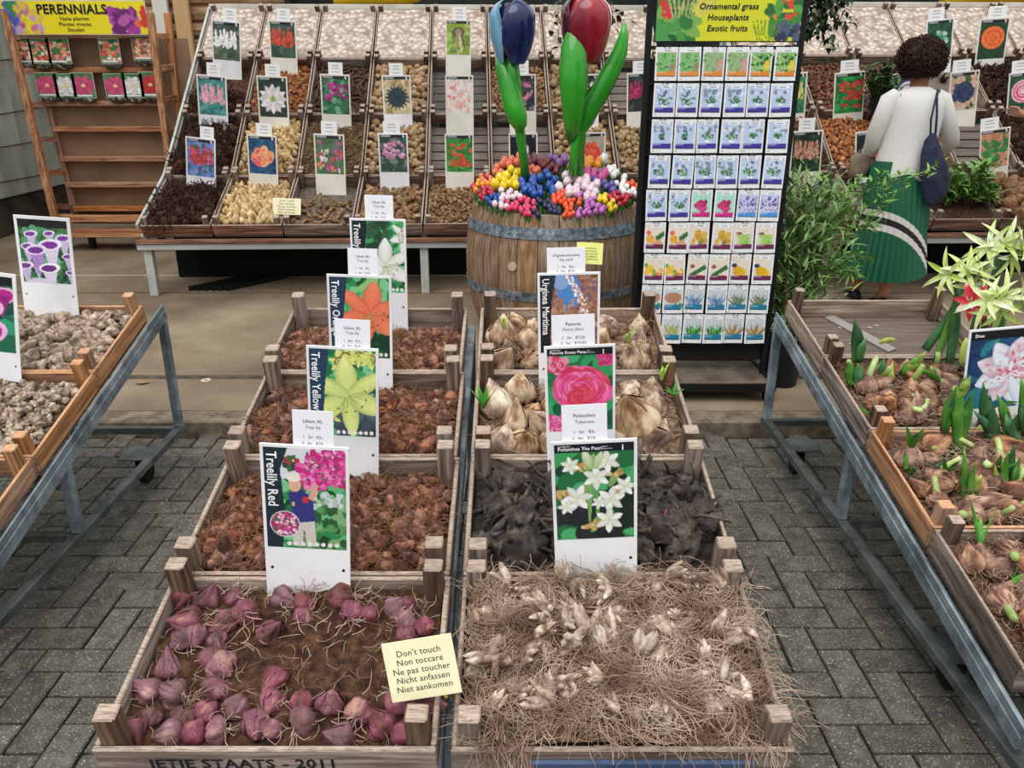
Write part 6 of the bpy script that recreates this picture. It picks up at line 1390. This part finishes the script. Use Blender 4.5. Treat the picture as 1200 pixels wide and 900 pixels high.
strap_plant('tall pale green leaf standing at the left of the amaryllis crate', 2.86, [(1004, 425, 1001, 374, 7, 1), (1008, 425, 1016, 395, 5, 1)])
strap_plant('short cut green leaves at the left edge of the amaryllis crate', 2.78, [(1000, 452, 994, 424, 7, 0), (1004, 452, 1005, 425, 6, 1)])
strap_plant('pair of blue-green leaves with a yellow bud in the middle of the bulbs', 2.8, [(1036, 456, 1036, 418, 5, 1), (1040, 460, 1046, 424, 5, 2), (1034, 455, 1028, 440, 5, 0)])
strap_plant('slanting green bud stalk among the upper amaryllis bulbs', 2.82, [(1060, 438, 1085, 412, 6, 2), (1058, 440, 1078, 418, 7, 0), (1030, 402, 1052, 398, 3, 2)])
strap_plant('bunch of long bright green leaves left of the amaryllis sign', 2.4, [(1118, 534, 1140, 458, 8, 0), (1108, 508, 1122, 450, 6, 0), (1126, 530, 1132, 440, 7, 0), (1104, 505, 1118, 462, 4, 1), (1120, 470, 1138, 440, 7, 2)])
strap_plant('dark green curved leaves in front of the amaryllis sign', 2.46, [(1168, 522, 1152, 448, 8, 1), (1172, 520, 1160, 462, 6, 1), (1176, 524, 1140, 480, 5, 1), (1180, 524, 1198, 478, 6, 1), (1182, 516, 1168, 462, 6, 0)])
strap_plant('green leaves at the right picture edge beside the amaryllis sign', 2.42, [(1198, 505, 1196, 442, 6, 0), (1204, 510, 1206, 450, 8, 1), (1196, 520, 1178, 482, 6, 1)])
strap_plant('two upright bright green shoots near the front pine crate', 2.2, [(1131, 612, 1130, 522, 5, 0), (1138, 610, 1143, 540, 5, 0), (1140, 580, 1150, 556, 6, 2)])
strap_plant('group of fresh green shoots at the right edge of the bulbs', 2.24, [(1180, 588, 1182, 528, 5, 0), (1170, 590, 1166, 545, 5, 2), (1190, 586, 1196, 535, 5, 0), (1186, 560, 1190, 520, 5, 1)])
strap_plant('small green sprouts left of the bright shoots', 2.3, [(1062, 552, 1060, 528, 3, 0), (1068, 556, 1072, 546, 4, 0), (1098, 560, 1098, 540, 4, 1)])
for (x, y, Y, w, h, lab) in ((1146, 510, 2.5, 12, 26, 'fat pale green bud at the foot of the amaryllis sign'), (1160, 540, 2.4, 13, 18, 'pointed yellow-green bud lying on the bulbs'), (1130, 412, 2.72, 11, 34, 'tall pale green bud left of the sign top'), (1142, 412, 2.72, 9, 30, 'slim green bud touching the sign')):
    c = at(x, y, Y); k = (Y * CP + (CAM_Z - c.z) * SP) / FPX
    o = MB().rings([[(w / 2 * k * math.sin(PI * (.1 + .88 * i / 6)) ** .7 * math.cos(2 * PI * j / 8), w / 2 * k * math.sin(PI * (.1 + .88 * i / 6)) ** .7 * math.sin(2 * PI * j / 8), h * k * (i / 6 - .5)) for j in range(8)] for i in range(7)]).build('flower_bud', LG[2], smooth=True, M=T(c) @ RY(ra.uniform(-.2, .2))); tag(o, lab, 'bud')
PETG = mat('spider_petal', [(.25, '#9fb846'), (.5, '#c6d48a'), (.75, '#e4eaca')], ns=8, rough=.5); PETR = mat('red_white_petal', [(.3, '#b01828'), (.55, '#d43a44'), (.7, '#f0dcd8')], ns=9, rough=.45)
def spider_flower(label, stalk, heads, Y, m, L, w, group, np_=7):
    base = at(stalk[-1][0], stalk[-1][1], Y); root = thing('amaryllis_flower', label, 'flower', T(base), group)
    mb = MB(); px_blade(mb, [(x, y, r, 0) for (x, y, r) in stalk], Y, 1.0, 8); mb.xf(T(-base)); mb.build('stem', LG[1], root, smooth=True)
    for (hx, hy, ax) in heads:
        c = at(hx, hy, Y - .03) - base; d0 = Vector(ax).normalized(); u = d0.orthogonal().normalized(); v = d0.cross(u)
        for i in range(np_):
            a = 2 * PI * i / np_ + ra.uniform(-.2, .2); dr = (d0 * ra.uniform(.45, .8) + (u * math.cos(a) + v * math.sin(a))).normalized()
            pb = MB(); pb.leaf(c, dr, d0, L * ra.uniform(.8, 1.15), w, ra.uniform(.2, .75), 6, .25); pb.build('petal', m, root, smooth=True)
        st = MB()
        for i in range(5): dd = (d0 + Vector((ra.uniform(-.3, .3), ra.uniform(-.3, .3), ra.uniform(-.3, .3)))).normalized(); st.tube([c, c + dd * L * .7], .0012, 4)
        st.build('stamens', LG[2], root)
spider_flower('spidery greenish white amaryllis flowers leaning left on a slanting stem', [(1130, 330, 4), (1118, 362, 4.5), (1100, 388, 5), (1084, 410, 5)], [(1112, 322, (-.9, -.4, .3)), (1132, 318, (-.1, -.8, .6)), (1146, 322, (.7, -.4, .5)), (1136, 334, (.3, -.9, -.1))], 2.93, PETG, .09, .02, 'white amaryllis flowers')
spider_flower('spidery greenish white amaryllis flowers at the top right edge', [(1172, 300, 5), (1166, 330, 6), (1158, 370, 6), (1152, 410, 6)], [(1160, 290, (-.8, -.5, .4)), (1176, 286, (.1, -.8, .6)), (1194, 290, (.7, -.5, .5)), (1182, 300, (.4, -.9, .0))], 2.98, PETG, .1, .021, 'white amaryllis flowers')
spider_flower('spidery greenish white amaryllis flowers just above the sign', [(1178, 362, 4), (1172, 380, 5), (1168, 420, 5)], [(1160, 352, (-.8, -.5, .4)), (1176, 348, (0, -.8, .6)), (1194, 352, (.8, -.5, .3)), (1172, 364, (-.2, -.9, -.1))], 2.72, PETG, .09, .02, 'white amaryllis flowers')
spider_flower('red and white amaryllis flowers behind the pale ones', [(1146, 366, 4), (1142, 385, 5), (1138, 420, 5)], [(1140, 354, (-.6, -.7, .2)), (1152, 362, (.5, -.7, .2)), (1168, 372, (.5, -.6, -.2))], 2.84, PETR, .07, .03, None)
strap_plant('long slanting green stalk crossing the bare crate', 2.9, [(1110, 436, 1168, 400, 5, 1), (1112, 430, 1120, 330, 6, 1), (1096, 425, 1128, 345, 5, 0)])

# ---------------------------------------------------------------- potted and hanging plants
LEAFD = [mat('foliage_%d' % i, [(.25, a), (.5, b), (.75, c)], ns=12, rough=.5) for i, (a, b, c) in enumerate((('#3c5828', '#5f8244', '#90aa68'), ('#1f3a1c', '#35562c', '#587a44'), ('#48702c', '#6a9a44', '#94b868'), ('#12200f', '#24361c', '#3a5230')))]
STEMM = mat('woody_stem', [(.3, '#5a4a34'), (.7, '#7a6848')], ns=10, rough=.8)
def branchy(root, base, targets, m, leafL, leafW, per=26, rad=.005, spread=.04, droop=.3, sag=.1, seed=0, start=.25, name='foliage'):
    q = random.Random(seed); st = MB(); lf = MB()
    for tg in targets:
        e = Vector(tg); n = 7; mid = Vector((q.uniform(-.06, .06), q.uniform(-.06, .06), sag)); pts = [base.lerp(e, i / n) + mid * math.sin(PI * i / n) - base for i in range(n + 1)]
        st.tube(pts, [rad * (1 - .75 * i / n) for i in range(n + 1)], 5)
        for k in range(per):
            t = start + (1 - start) * q.random(); f = t * n; i = min(int(f), n - 1); p = pts[i].lerp(pts[i + 1], f - i); ax = (pts[i + 1] - pts[i]).normalized()
            d = (ax * .6 + Vector((q.uniform(-1, 1), q.uniform(-1, 1), q.uniform(-.4, .8)))).normalized(); p = p + Vector((q.gauss(0, spread), q.gauss(0, spread), q.gauss(0, spread)))
            lf.leaf(p, d, Vector((q.uniform(-.4, .4), q.uniform(-.4, .4), 1)), leafL * q.uniform(.6, 1.25), leafW * q.uniform(.7, 1.2), droop, 3, .15)
    st.build('branches', STEMM, root, smooth=True); tag(lf.build(name, m, root, smooth=True), kind='stuff')
rp = random.Random(9)
POT = mat('black_pot', '#17191b', rough=.45)
def pot(root, r0, r1, h, z=0):
    MB().lathe([(.001, z), (r0, z), (r1, z + h), (r1 * 1.06, z + h), (r1 * 1.06, z + h + .015), (r1 * .97, z + h + .015), (r1 * .93, z + h - .02), (.001, z + h - .02)], 20).build('pot', POT, root, smooth=False)
pz = slab_z(4.15); P0 = Vector((1.47, 4.14, pz)); bush = thing('oleander', 'bushy green oleander with pink flowers in a black pot beside the seed rack', 'plant', T(P0)); pot(bush, .085, .115, .24)
tg = [at(rp.uniform(888, 985), rp.uniform(205, 392), rp.uniform(4.25, 4.75)) for _ in range(50)]; base = P0 + Vector((0, .02, .22))
b2 = thing('oleander_branches', 'x', 'plant') if False else None
def shifted(root, base): return base
class _R: pass
br_root = ob('crown', None, bush, T(0, .02, .22))
branchy(br_root, base, tg, LEAFD[0], .085, .015, 75, .006, .05, .25, .05, 3, .3)
for (x, y, s) in ((935, 254, .034), (919, 254, .018), (957, 269, .018), (975, 280, .02), (970, 296, .022), (965, 305, .02), (912, 236, .014), (960, 318, .018), (925, 240, .012)):
    c = at(x, y, 4.3) - P0; fl = MB()
    for i in range(7): a = i * .9; fl.leaf(c, (math.cos(a), -.5, math.sin(a)), (0, -1, 0), s * rp.uniform(.8, 1.1), s * .8, -.2, 3, .1)
    fl.build('flower', mat('pink_petal', [(.3, '#c87a86'), (.7, '#e8b4b8')], ns=12, rough=.5), bush, smooth=True)
fr = thing('climbing_branch', 'feathery green branch arching in front of the woman\'s skirt', 'branch', T(at(950, 330, 4.9))); fb = at(950, 330, 4.9)
branchy(fr, fb, [at(1092, 196, 5.0), at(1060, 200, 5.0), at(1032, 205, 5.05), at(1035, 258, 4.95), at(1010, 205, 5.1), at(990, 230, 5.0), at(1020, 300, 4.9), at(1003, 322, 4.9), at(985, 315, 4.85), at(965, 210, 5.0), at(975, 250, 5.0)], LEAFD[2], .065, .017, 64, .004, .016, .3, .06, 4, .35)
sh = thing('box_shrub', 'small dense green shrub standing in the right back crates', 'plant', T(at(1032, 132, 7.05))); sb = at(1032, 132, 7.05)
pot(sh, .08, .1, .12, -.02); branchy(sh, sb + Vector((0, 0, .0)), [at(rp.uniform(1016, 1046), rp.uniform(77, 118), 7.05 + rp.uniform(-.12, .12)) for _ in range(26)], LEAFD[1], .06, .026, 34, .004, .03, .2, .02, 6, .35)
for i, (x, w) in enumerate(((1108, 12), (1120, 13), (1133, 13), (1145, 12), (1158, 10))):
    b = at(x, 246 - (i % 2) * 8, 6.2); o = thing('sprouting_plant', 'leafy green plant sprouting in the crate right of the woman, %s from the left' % ORD[i], 'plant', T(b), 'sprouting plants')
    branchy(o, b, [at(x + rp.uniform(-w, w), rp.uniform(190, 232), 6.2 + rp.uniform(-.12, .12)) for _ in range(7)], LEAFD[2] if i < 4 else LEAFD[0], .10, .026, 16, .004, .015, .35, .03, 20 + i, .2)
for (nm, lab, b, tgs, s) in (('hanging_basket', 'hanging basket with trailing dark ivy above the right back bench', at(955, -42, 5.4), [(935, 20), (942, 34), (950, 12), (957, 25), (968, 14), (980, 40), (978, 46), (990, 10), (1000, 5), (960, 8), (945, 25), (972, 8)], 31), ('hanging_basket', 'hanging basket with a few trailing ivy leaves above the red tulip', at(668, -55, 5.6), [(650, 48), (655, 30), (648, 15), (722, 12), (730, 8), (740, 14), (660, 8)], 33)):
    o = thing(nm, lab, 'plant', T(b)); MB().lathe([(.001, 0), (.09, 0), (.15, .12), (.16, .13), (.15, .14), (.001, .13)], 18).build('basket', W('dark', 'z'), o)
    MB().tube([(.14, 0, .13), (0, 0, .5)], .003, 4).tube([(-.14, 0, .13), (0, 0, .5)], .003, 4).tube([(0, 0, .5), (0, 0, 3.56 - b.z)], .003, 4).build('chain', BLACK, o)
    branchy(o, b + Vector((0, 0, .1)), [at(x, y, b.y - .12 + rp.uniform(-.08, .05)) for (x, y) in tgs], LEAFD[3], .045, .032, 30 if s == 31 else 10, .003, .022, .5, .02, s, .35)

# ---------------------------------------------------------------- people
SKIN_ = mat('skin_brown', [(.3, '#8a5a40'), (.7, '#a87455')], ns=6, rough=.55); SKINP = mat('skin_pale', [(.3, '#b07a64'), (.7, '#c8947c')], ns=6, rough=.55)
def skin_body(name, parent, m, J, Ebones, P0):
    """one continuous figure: joints with radii joined by bones, grown with a skin modifier"""
    bm = bmesh.new(); lay = bm.verts.layers.skin.verify(); vs = {}
    for k, (p, r) in J.items():
        v = bm.verts.new(Vector(p) - P0); v[lay].radius = (r, r) if not isinstance(r, tuple) else r; vs[k] = v
    for a, b in Ebones: bm.edges.new((vs[a], vs[b]))
    vs['pelvis'][lay].use_root = True
    me = bpy.data.meshes.new(name); bm.to_mesh(me); bm.free(); tmp = bpy.data.objects.new('tmp', me); C.objects.link(tmp)
    tmp.modifiers.new('s', 'SKIN'); ss = tmp.modifiers.new('u', 'SUBSURF'); ss.levels = 2; ss.render_levels = 2
    bpy.context.view_layer.update(); dg = bpy.context.evaluated_depsgraph_get(); out = bpy.data.meshes.new_from_object(tmp.evaluated_get(dg)); bpy.data.objects.remove(tmp)
    out.materials.clear(); out.materials.append(m); out.polygons.foreach_set('use_smooth', [True] * len(out.polygons)); return ob('body', out, parent)
def hand_joints(J, E, tag_, wrist, d, side, up):
    """palm and five fingers growing from the wrist along d"""
    d = Vector(d).normalized(); s = Vector(side).normalized(); u = Vector(up).normalized(); w = Vector(wrist); J[tag_ + 'palm'] = (w + d * .07, .020); E.append((tag_ + 'wr', tag_ + 'palm'))
    for i, (o, l) in enumerate(((-.028, .055), (-.010, .07), (.009, .065), (.026, .05))):
        a = w + d * .085 + s * o; b = a + d * l * .55 - u * .006; c = b + (d - u * .8).normalized() * l * .5
        J[tag_ + 'f%da' % i] = (a, .0095); J[tag_ + 'f%db' % i] = (b, .0085); J[tag_ + 'f%dc' % i] = (c, .007); E += [(tag_ + 'palm', tag_ + 'f%da' % i), (tag_ + 'f%da' % i, tag_ + 'f%db' % i), (tag_ + 'f%db' % i, tag_ + 'f%dc' % i)]
    a = w + d * .03 - s * .03; b = a + (d - s * .7).normalized() * .035; J[tag_ + 'ta'] = (a, .010); J[tag_ + 'tb'] = (b, .009); E += [(tag_ + 'palm', tag_ + 'ta'), (tag_ + 'ta', tag_ + 'tb')]
def ellipse_ring(c, rx, ry, n=24, fn=None):
    out = []
    for j in range(n):
        a = 2 * PI * j / n; k = fn(a) if fn else 1; out.append((c[0] + rx * k * math.cos(a), c[1] + ry * k * math.sin(a), c[2]))
    return out
def shoe(root, P0, ankle, toe_dir, m, lab='shoe'):
    a = Vector(ankle); t = Vector(toe_dir).normalized(); s = Vector((-t.y, t.x, 0)); rr = []; zf = slab_z(a.y)
    for (f, w, h) in ((-.075, .018, .05), (-.06, .034, .075), (-.02, .036, .085), (.04, .04, .07), (.10, .045, .05), (.15, .042, .04), (.185, .02, .028)):
        c = a + t * f; rr.append([Vector((c.x, c.y, zf)) - P0 + s * w * math.cos(2 * PI * j / 12) + Vector((0, 0, max(0.0, h * (math.sin(2 * PI * j / 12) * .5 + .5)))) for j in range(12)])
    MB().rings(rr).build('shoe', m, root, smooth=True)
YW = 5.62; WF = slab_z(YW); WP = Vector((at(1045, 330, YW).x, YW, WF))
woman = thing('person', 'person with curly brown hair, pale cardigan and green pleated skirt, seen from behind', 'person', T(WP))
def wp(px, py, dy=0): return at(px, py, YW + dy)
fa = wp(1003, 336, .13); fa.z = slab_z(fa.y) + .085; fb_ = wp(1034, 350, -.08); fb_.z = slab_z(fb_.y) + .085
J = {'pelvis': (wp(1053, 208), .125), 'spine': (wp(1059, 170), .115), 'chest': (wp(1067, 132), .125), 'neckb': (wp(1075, 110, .01), .06), 'neck': (wp(1077, 98, .02), .052), 'head': (wp(1079, 82, .05), .078), 'crown': (wp(1081, 62, .05), .075),
     'nose': (wp(1079, 84, .145), .016), 'lsh': (wp(1046, 117), .06), 'lel': (wp(1024, 160, .03), .042), 'lwr': (wp(1013, 184, .16), .028), 'rsh': (wp(1101, 118), .06), 'rel': (wp(1115, 162, .05), .042), 'rwr': (wp(1104, 176, .27), .028),
     'lhip': (wp(1043, 216), .095), 'lkn': (wp(1023, 278, .04), .06), 'lan': (fa, .038), 'rhip': (wp(1063, 216), .095), 'rkn': (wp(1050, 284, -.03), .06), 'ran': (fb_, .038), 'lft': (fa + Vector((.02, .12, -.05)), .03), 'rft': (fb_ + Vector((.02, .12, -.05)), .03)}
E = [('pelvis', 'spine'), ('spine', 'chest'), ('chest', 'neckb'), ('neckb', 'neck'), ('neck', 'head'), ('head', 'crown'), ('head', 'nose'), ('chest', 'lsh'), ('lsh', 'lel'), ('lel', 'lwr'), ('chest', 'rsh'), ('rsh', 'rel'), ('rel', 'rwr'), ('pelvis', 'lhip'), ('lhip', 'lkn'), ('lkn', 'lan'), ('pelvis', 'rhip'), ('rhip', 'rkn'), ('rkn', 'ran'), ('lan', 'lft'), ('ran', 'rft')]
hand_joints(J, E, 'l', J['lwr'][0], (-.2, .5, -.8), (0, 1, .3), (1, 0, 0)); hand_joints(J, E, 'r', J['rwr'][0], (-.3, .9, .2), (1, .3, 0), (0, 0, 1))
skin_body('body', woman, SKIN_, J, E, WP)
for sx in (-1, 1):
    e = wp(1079, 80, .05) - WP
    MB().sphere((e.x + sx * .032, e.y + .082, e.z + .005), (.012, .008, .008), 8, 6).build('eye', mat('eye_white', '#d8d4cc', rough=.3), woman, smooth=True)
    MB().sphere((e.x + sx * .085, e.y, e.z - .005), (.012, .02, .032), 8, 6).build('ear', SKIN_, woman, smooth=True)
MB().sphere((e.x, e.y + .088, e.z - .05), (.024, .008, .007), 8, 6).build('mouth', mat('lips', '#7a3f3a', rough=.5), woman, smooth=True)
HAIR = mat('curly_hair', [(.3, '#1f120d'), (.6, '#40281d'), (.8, '#6a4632')], ns=40, rough=.7, bump=.5)
hc = wp(1080, 69, .02) - WP; hm = MB(); hs = random.Random(3)
hm.sphere((0, 0, 0), (.142, .128, .122), 40, 28, lambda d: (1 + .10 * nz3(d.x * 3, d.y * 3, d.z * 3) + .07 * nz3(d.x * 9, d.y * 9, d.z * 9)) * (1 if not (d.y > .5 and d.z < .35) else .72))
for _ in range(1500):
    a, z = hs.uniform(0, 2 * PI), hs.uniform(-.85, 1); r = math.sqrt(1 - z * z); d = Vector((r * math.cos(a), r * math.sin(a), z))
    if d.y > .45 and d.z < .4: continue
    p = Vector((d.x * .138, d.y * .124, d.z * .118)); u = d.orthogonal().normalized(); v = d.cross(u); ph = hs.uniform(0, 6.28); rr_ = hs.uniform(.006, .011); L = hs.uniform(.015, .034)
    hm.tube([p + d * L * t + (u * math.cos(ph + t * 7) + v * math.sin(ph + t * 7)) * rr_ for t in (0, .25, .5, .75, 1)], .0028, 3, cap=False)
hm.xf(T(hc)); hm.build('hair', HAIR, woman, smooth=True)
CARD = mat('pale_cardigan', [(.3, '#d2d0cc'), (.7, '#d9d7d3')], ns=90, detail=3, rough=.85, bump=.2)
def ctr(px0, px1, py, dy=0):
    a, b = wp(px0, py, dy), wp(px1, py, dy); return (a + b) / 2 - WP, (b.x - a.x) / 2
rr = []
for (x0, x1, y, d) in ((1066, 1089, 101.5, .055), (1060, 1093, 104, .075), (1050, 1101, 109, .095), (1044, 1106, 116, .115), (1041, 1106, 126, .13), (1039, 1103, 140, .135), (1035, 1099, 156, .135), (1031, 1094, 172, .135), (1027, 1089, 188, .145), (1024, 1086, 200, .15), (1024, 1086, 205, .15)):
    c, hw = ctr(x0, x1, y); n = 36; ring = []
    for j in range(n):
        a = 2 * PI * j / n; zz = -.09 * max(0, (y - 180) / 25) * max(0, math.cos(a)) + .02 * math.sin(a * 3) * max(0, (y - 180) / 25); kf = 1 + .02 * math.sin(5 * a + y * .12) * min(1, max(0, (y - 125) / 40))
        ring.append((c.x + hw * kf * math.cos(a), c.y + d * kf * math.sin(a), c.z + zz))
    rr.append(ring)
cd = MB().rings(rr[::-1], False)
def sleeve(mb, pts, rad):
    P = [Vector(p) - WP for p in pts]; mb.tube(P, rad, 14, cap=False)
sleeve(cd, [wp(1052, 111), wp(1043, 118), wp(1034, 138, .0), wp(1025, 158, .02), wp(1023, 168, .05), wp(1019, 176, .10), wp(1014, 183, .15)], [.05, .066, .06, .055, .053, .046, .038])
sleeve(cd, [wp(1095, 112), wp(1103, 118), wp(1109, 138, .01), wp(1114, 158, .03), wp(1114, 166, .07), wp(1110, 172, .16), wp(1105, 176, .24)], [.05, .066, .06, .056, .054, .046, .038])
cd.build('cardigan', CARD, woman, smooth=True)
def skirt_mat(zc, xc):
    m = bpy.data.materials.new('striped_skirt'); m.use_nodes = True; N = m.node_tree.nodes; L = m.node_tree.links; b = N['Principled BSDF']; b.inputs['Roughness'].default_value = .6
    tc = N.new('ShaderNodeTexCoord'); sp = N.new('ShaderNodeSeparateXYZ'); L.new(tc.outputs['Object'], sp.inputs[0])
    def mth(op, a, bb):
        n = N.new('ShaderNodeMath'); n.operation = op
        for i, q in enumerate((a, bb)):
            if isinstance(q, (int, float)): n.inputs[i].default_value = q
            else: L.new(q, n.inputs[i])
        return n.outputs[0]
    x = mth('SUBTRACT', sp.outputs[0], xc); s = mth('ADD', mth('SUBTRACT', sp.outputs[2], zc), mth('ADD', mth('MULTIPLY', x, .38), mth('MULTIPLY', mth('MULTIPLY', x, x), 1.59)))
    f = mth('ADD', s, .5); r = N.new('ShaderNodeValToRGB'); r.color_ramp.interpolation = 'CONSTANT'; g_ = (*lin('#075639'), 1); w_ = (*lin('#c6c2bc'), 1); k_ = (*lin('#0b0b0c'), 1)
    for e in range(3): r.color_ramp.elements.new(.5)
    for e, (p_, c_) in zip(r.color_ramp.elements, ((0, g_), (.5 - .068, w_), (.5 - .023, k_), (.5 + .022, w_), (.5 + .066, g_))): e.position = p_; e.color = c_
    L.new(f, r.inputs[0]); L.new(r.outputs[0], b.inputs['Base Color']); return m
rr = []; NP = 34; n = NP * 4
for i in range(15):
    t = i / 14; y = 188 + (319 - 188) * t; x0 = 1025 + (994 - 1025) * t ** 1.3 - 4 * math.sin(PI * min(1, t * 2)); x1 = 1085 + (1080 - 1085) * t + 4 * math.sin(PI * min(1, t * 1.6)) * (1 if t < .62 else 0)
    c, hw = ctr(x0, x1, y); dp = .13 + .10 * t; ring = []
    for j in range(n):
        a = 2 * PI * j / n; k = 1 + (.012 + .035 * t) * (abs(((j / 4.0) % 1) - .5) * 4 - 1); zz = .025 * math.sin(a + .6) * t
        ring.append((c.x + hw * k * math.cos(a), c.y + dp * k * math.sin(a), c.z + zz))
    rr.append(ring)
bc = wp(1047, 263, -.15) - WP
MB().rings(rr[::-1], False).build('skirt', skirt_mat(bc.z, bc.x), woman)
SHOE = mat('black_shoe', '#141416', rough=.5)
shoe(woman, WP, fa, (.15, 1, 0), SHOE); shoe(woman, WP, fb_, (.1, 1, 0), SHOE)
# bags she carries
NAVY = mat('navy_cloth', [(.3, '#22253a'), (.7, '#33374f')], ns=14, rough=.8, bump=.3)
bb = wp(1096, 235, -.2); tote = thing('tote_bag', 'dark navy cloth bag hanging from the woman\'s right shoulder', 'bag', T(bb))
mb = MB(); px_blade(mb, [(1094, 156, 3, .0), (1092, 164, 8, 0), (1092, 178, 12, 0), (1095, 196, 16, 0), (1097, 212, 17.5, 0), (1096, 226, 15, 0), (1091, 236, 9, 0), (1088, 241, 3, 0)], YW - .2, .45, 14); mb.xf(T(-bb)); mb.build('sack', NAVY, tote, smooth=True)
mb = MB(); mb.tube([wp(1100, 106, -.04) - bb, wp(1098, 112, -.14) - bb, wp(1098, 135, -.17) - bb, wp(1096, 160, -.19) - bb], .007, 6); mb.tube([wp(1099, 106, -.04) - bb, wp(1097, 114, -.15) - bb, wp(1091, 140, -.19) - bb, wp(1090, 162, -.2) - bb], .006, 6); mb.build('strap', NAVY, tote, smooth=True)
hb = wp(1010, 205, .1); o = thing('shopping_bag', 'taupe bag held in the woman\'s left hand', 'bag', T(hb))
mb = MB(); px_blade(mb, [(1012, 181, 9, 0), (1010, 186, 13, 0), (1008, 198, 13, 0), (1006, 207, 12, 0), (1006, 208, 3, 0)], YW + .1, .35, 12); mb.xf(T(-hb)); mb.build('sack', mat('taupe_cloth', [(.3, '#6e6152'), (.7, '#887a68')], ns=10, rough=.8), o, smooth=True)
mb = MB(); mb.tube([wp(1003, 184, .1) - hb, wp(1008, 176, .13) - hb, wp(1014, 178, .15) - hb, wp(1018, 184, .1) - hb], .005, 5); mb.build('handle', mat('taupe_cloth', '#6e6152'), o, smooth=True)
yc = at(1014, 233, 5.9); o = MB().box((0, 0, 0), (.05, .003, .09), ch=.001).build('plant_tag', YEL, M=T(yc) @ RY(.12)); tag(o, 'yellow plant tag left of the green skirt', 'tag')

# second visitor, mostly outside the right picture edge
Y2 = 5.35; P2 = Vector((at(1243, 300, Y2).x, Y2, slab_z(Y2)))
man = thing('person', 'person in black shorts at the right picture edge reaching towards a rose sign', 'person', T(P2))
def mp(px, py, dy=0): return at(px + 15, py, Y2 + dy)
l2, r2 = mp(1214, 345, -.02), mp(1244, 345, .05); l2.z = slab_z(l2.y) + .085; r2.z = slab_z(r2.y) + .085
J = {'pelvis': (mp(1228, 205), .14), 'spine': (mp(1228, 165), .13), 'chest': (mp(1230, 124), .12), 'neckb': (mp(1232, 92), .055), 'neck': (mp(1232, 74), .056), 'head': (mp(1233, 52, .03), .085), 'crown': (mp(1234, 30, .03), .085), 'nose': (mp(1232, 52, .13), .016), 'lsh': (mp(1205, 100), .06), 'lel': (mp(1204, 150, .15), .045), 'lwr': (mp(1193, 136, .42), .03),
     'rsh': (mp(1262, 100), .06), 'rel': (mp(1270, 160, .05), .045), 'rwr': (mp(1262, 200, .2), .03), 'lhip': (mp(1216, 215), .10), 'lkn': (mp(1210, 278, .02), .065), 'lan': (l2, .04), 'rhip': (mp(1242, 215), .10), 'rkn': (mp(1244, 278, .02), .065), 'ran': (r2, .04), 'lft': (l2 + Vector((0, .12, -.05)), .03), 'rft': (r2 + Vector((0, .12, -.05)), .03)}
E = [e for e in [('pelvis', 'spine'), ('spine', 'chest'), ('chest', 'neckb'), ('neckb', 'neck'), ('neck', 'head'), ('head', 'crown'), ('head', 'nose'), ('chest', 'lsh'), ('lsh', 'lel'), ('lel', 'lwr'), ('chest', 'rsh'), ('rsh', 'rel'), ('rel', 'rwr'), ('pelvis', 'lhip'), ('lhip', 'lkn'), ('lkn', 'lan'), ('pelvis', 'rhip'), ('rhip', 'rkn'), ('rkn', 'ran'), ('lan', 'lft'), ('ran', 'rft')]]
hand_joints(J, E, 'l', J['lwr'][0], (-.6, .7, .25), (.2, .3, -.9), (.6, -.7, .2)); hand_joints(J, E, 'r', J['rwr'][0], (0, .5, -.8), (1, 0, 0), (0, 1, 0))
skin_body('body', man, SKINP, J, E, P2)
BLK = mat('black_cloth_wear', [(.3, '#131316'), (.7, '#212126')], ns=20, rough=.85)
def garment(name, secs, m):
    rr = []
    for (x0, x1, y, d) in secs: a, b = mp(x0, y), mp(x1, y); c = (a + b) / 2 - P2; rr.append(ellipse_ring(c, (b.x - a.x) / 2, d, 24))
    MB().rings(rr[::-1], False).build(name, m, man, smooth=True)
garment('shirt', ((1220, 1244, 82, .085), (1206, 1260, 89, .13), (1199, 1264, 100, .165), (1198, 1264, 125, .175), (1200, 1260, 155, .17), (1201, 1257, 210, .17)), BLK)
sh_ = MB(); sh_.tube([mp(1210, 97) - P2, mp(1205, 102) - P2, mp(1206, 128, .08) - P2], [.05, .07, .062], 12, cap=False); sh_.tube([mp(1256, 97) - P2, mp(1262, 102) - P2, mp(1266, 132, .02) - P2], [.05, .07, .062], 12, cap=False); sh_.build('sleeves', BLK, man, smooth=True)
for (x, yk) in ((1213, 262), (1243, 262)): MB().tube([mp(1228 + (x - 1228) * .6, 195) - P2, mp(x, 215) - P2, mp(x, yk) - P2], [.14, .125, .115], 16, cap=False).build('shorts', BLK, man, smooth=True)
shoe(man, P2, l2, (0, 1, 0), SHOE); shoe(man, P2, r2, (0, 1, 0), SHOE)
e = mp(1233, 38, -.01) - P2; MB().sphere((e.x, e.y, e.z), (.112, .12, .125), 20, 14, lambda d: 1 + .06 * nz3(d.x * 5, d.y * 5, d.z * 5)).build('hair', mat('brown_hair', '#3a2a20', rough=.7), man, smooth=True)
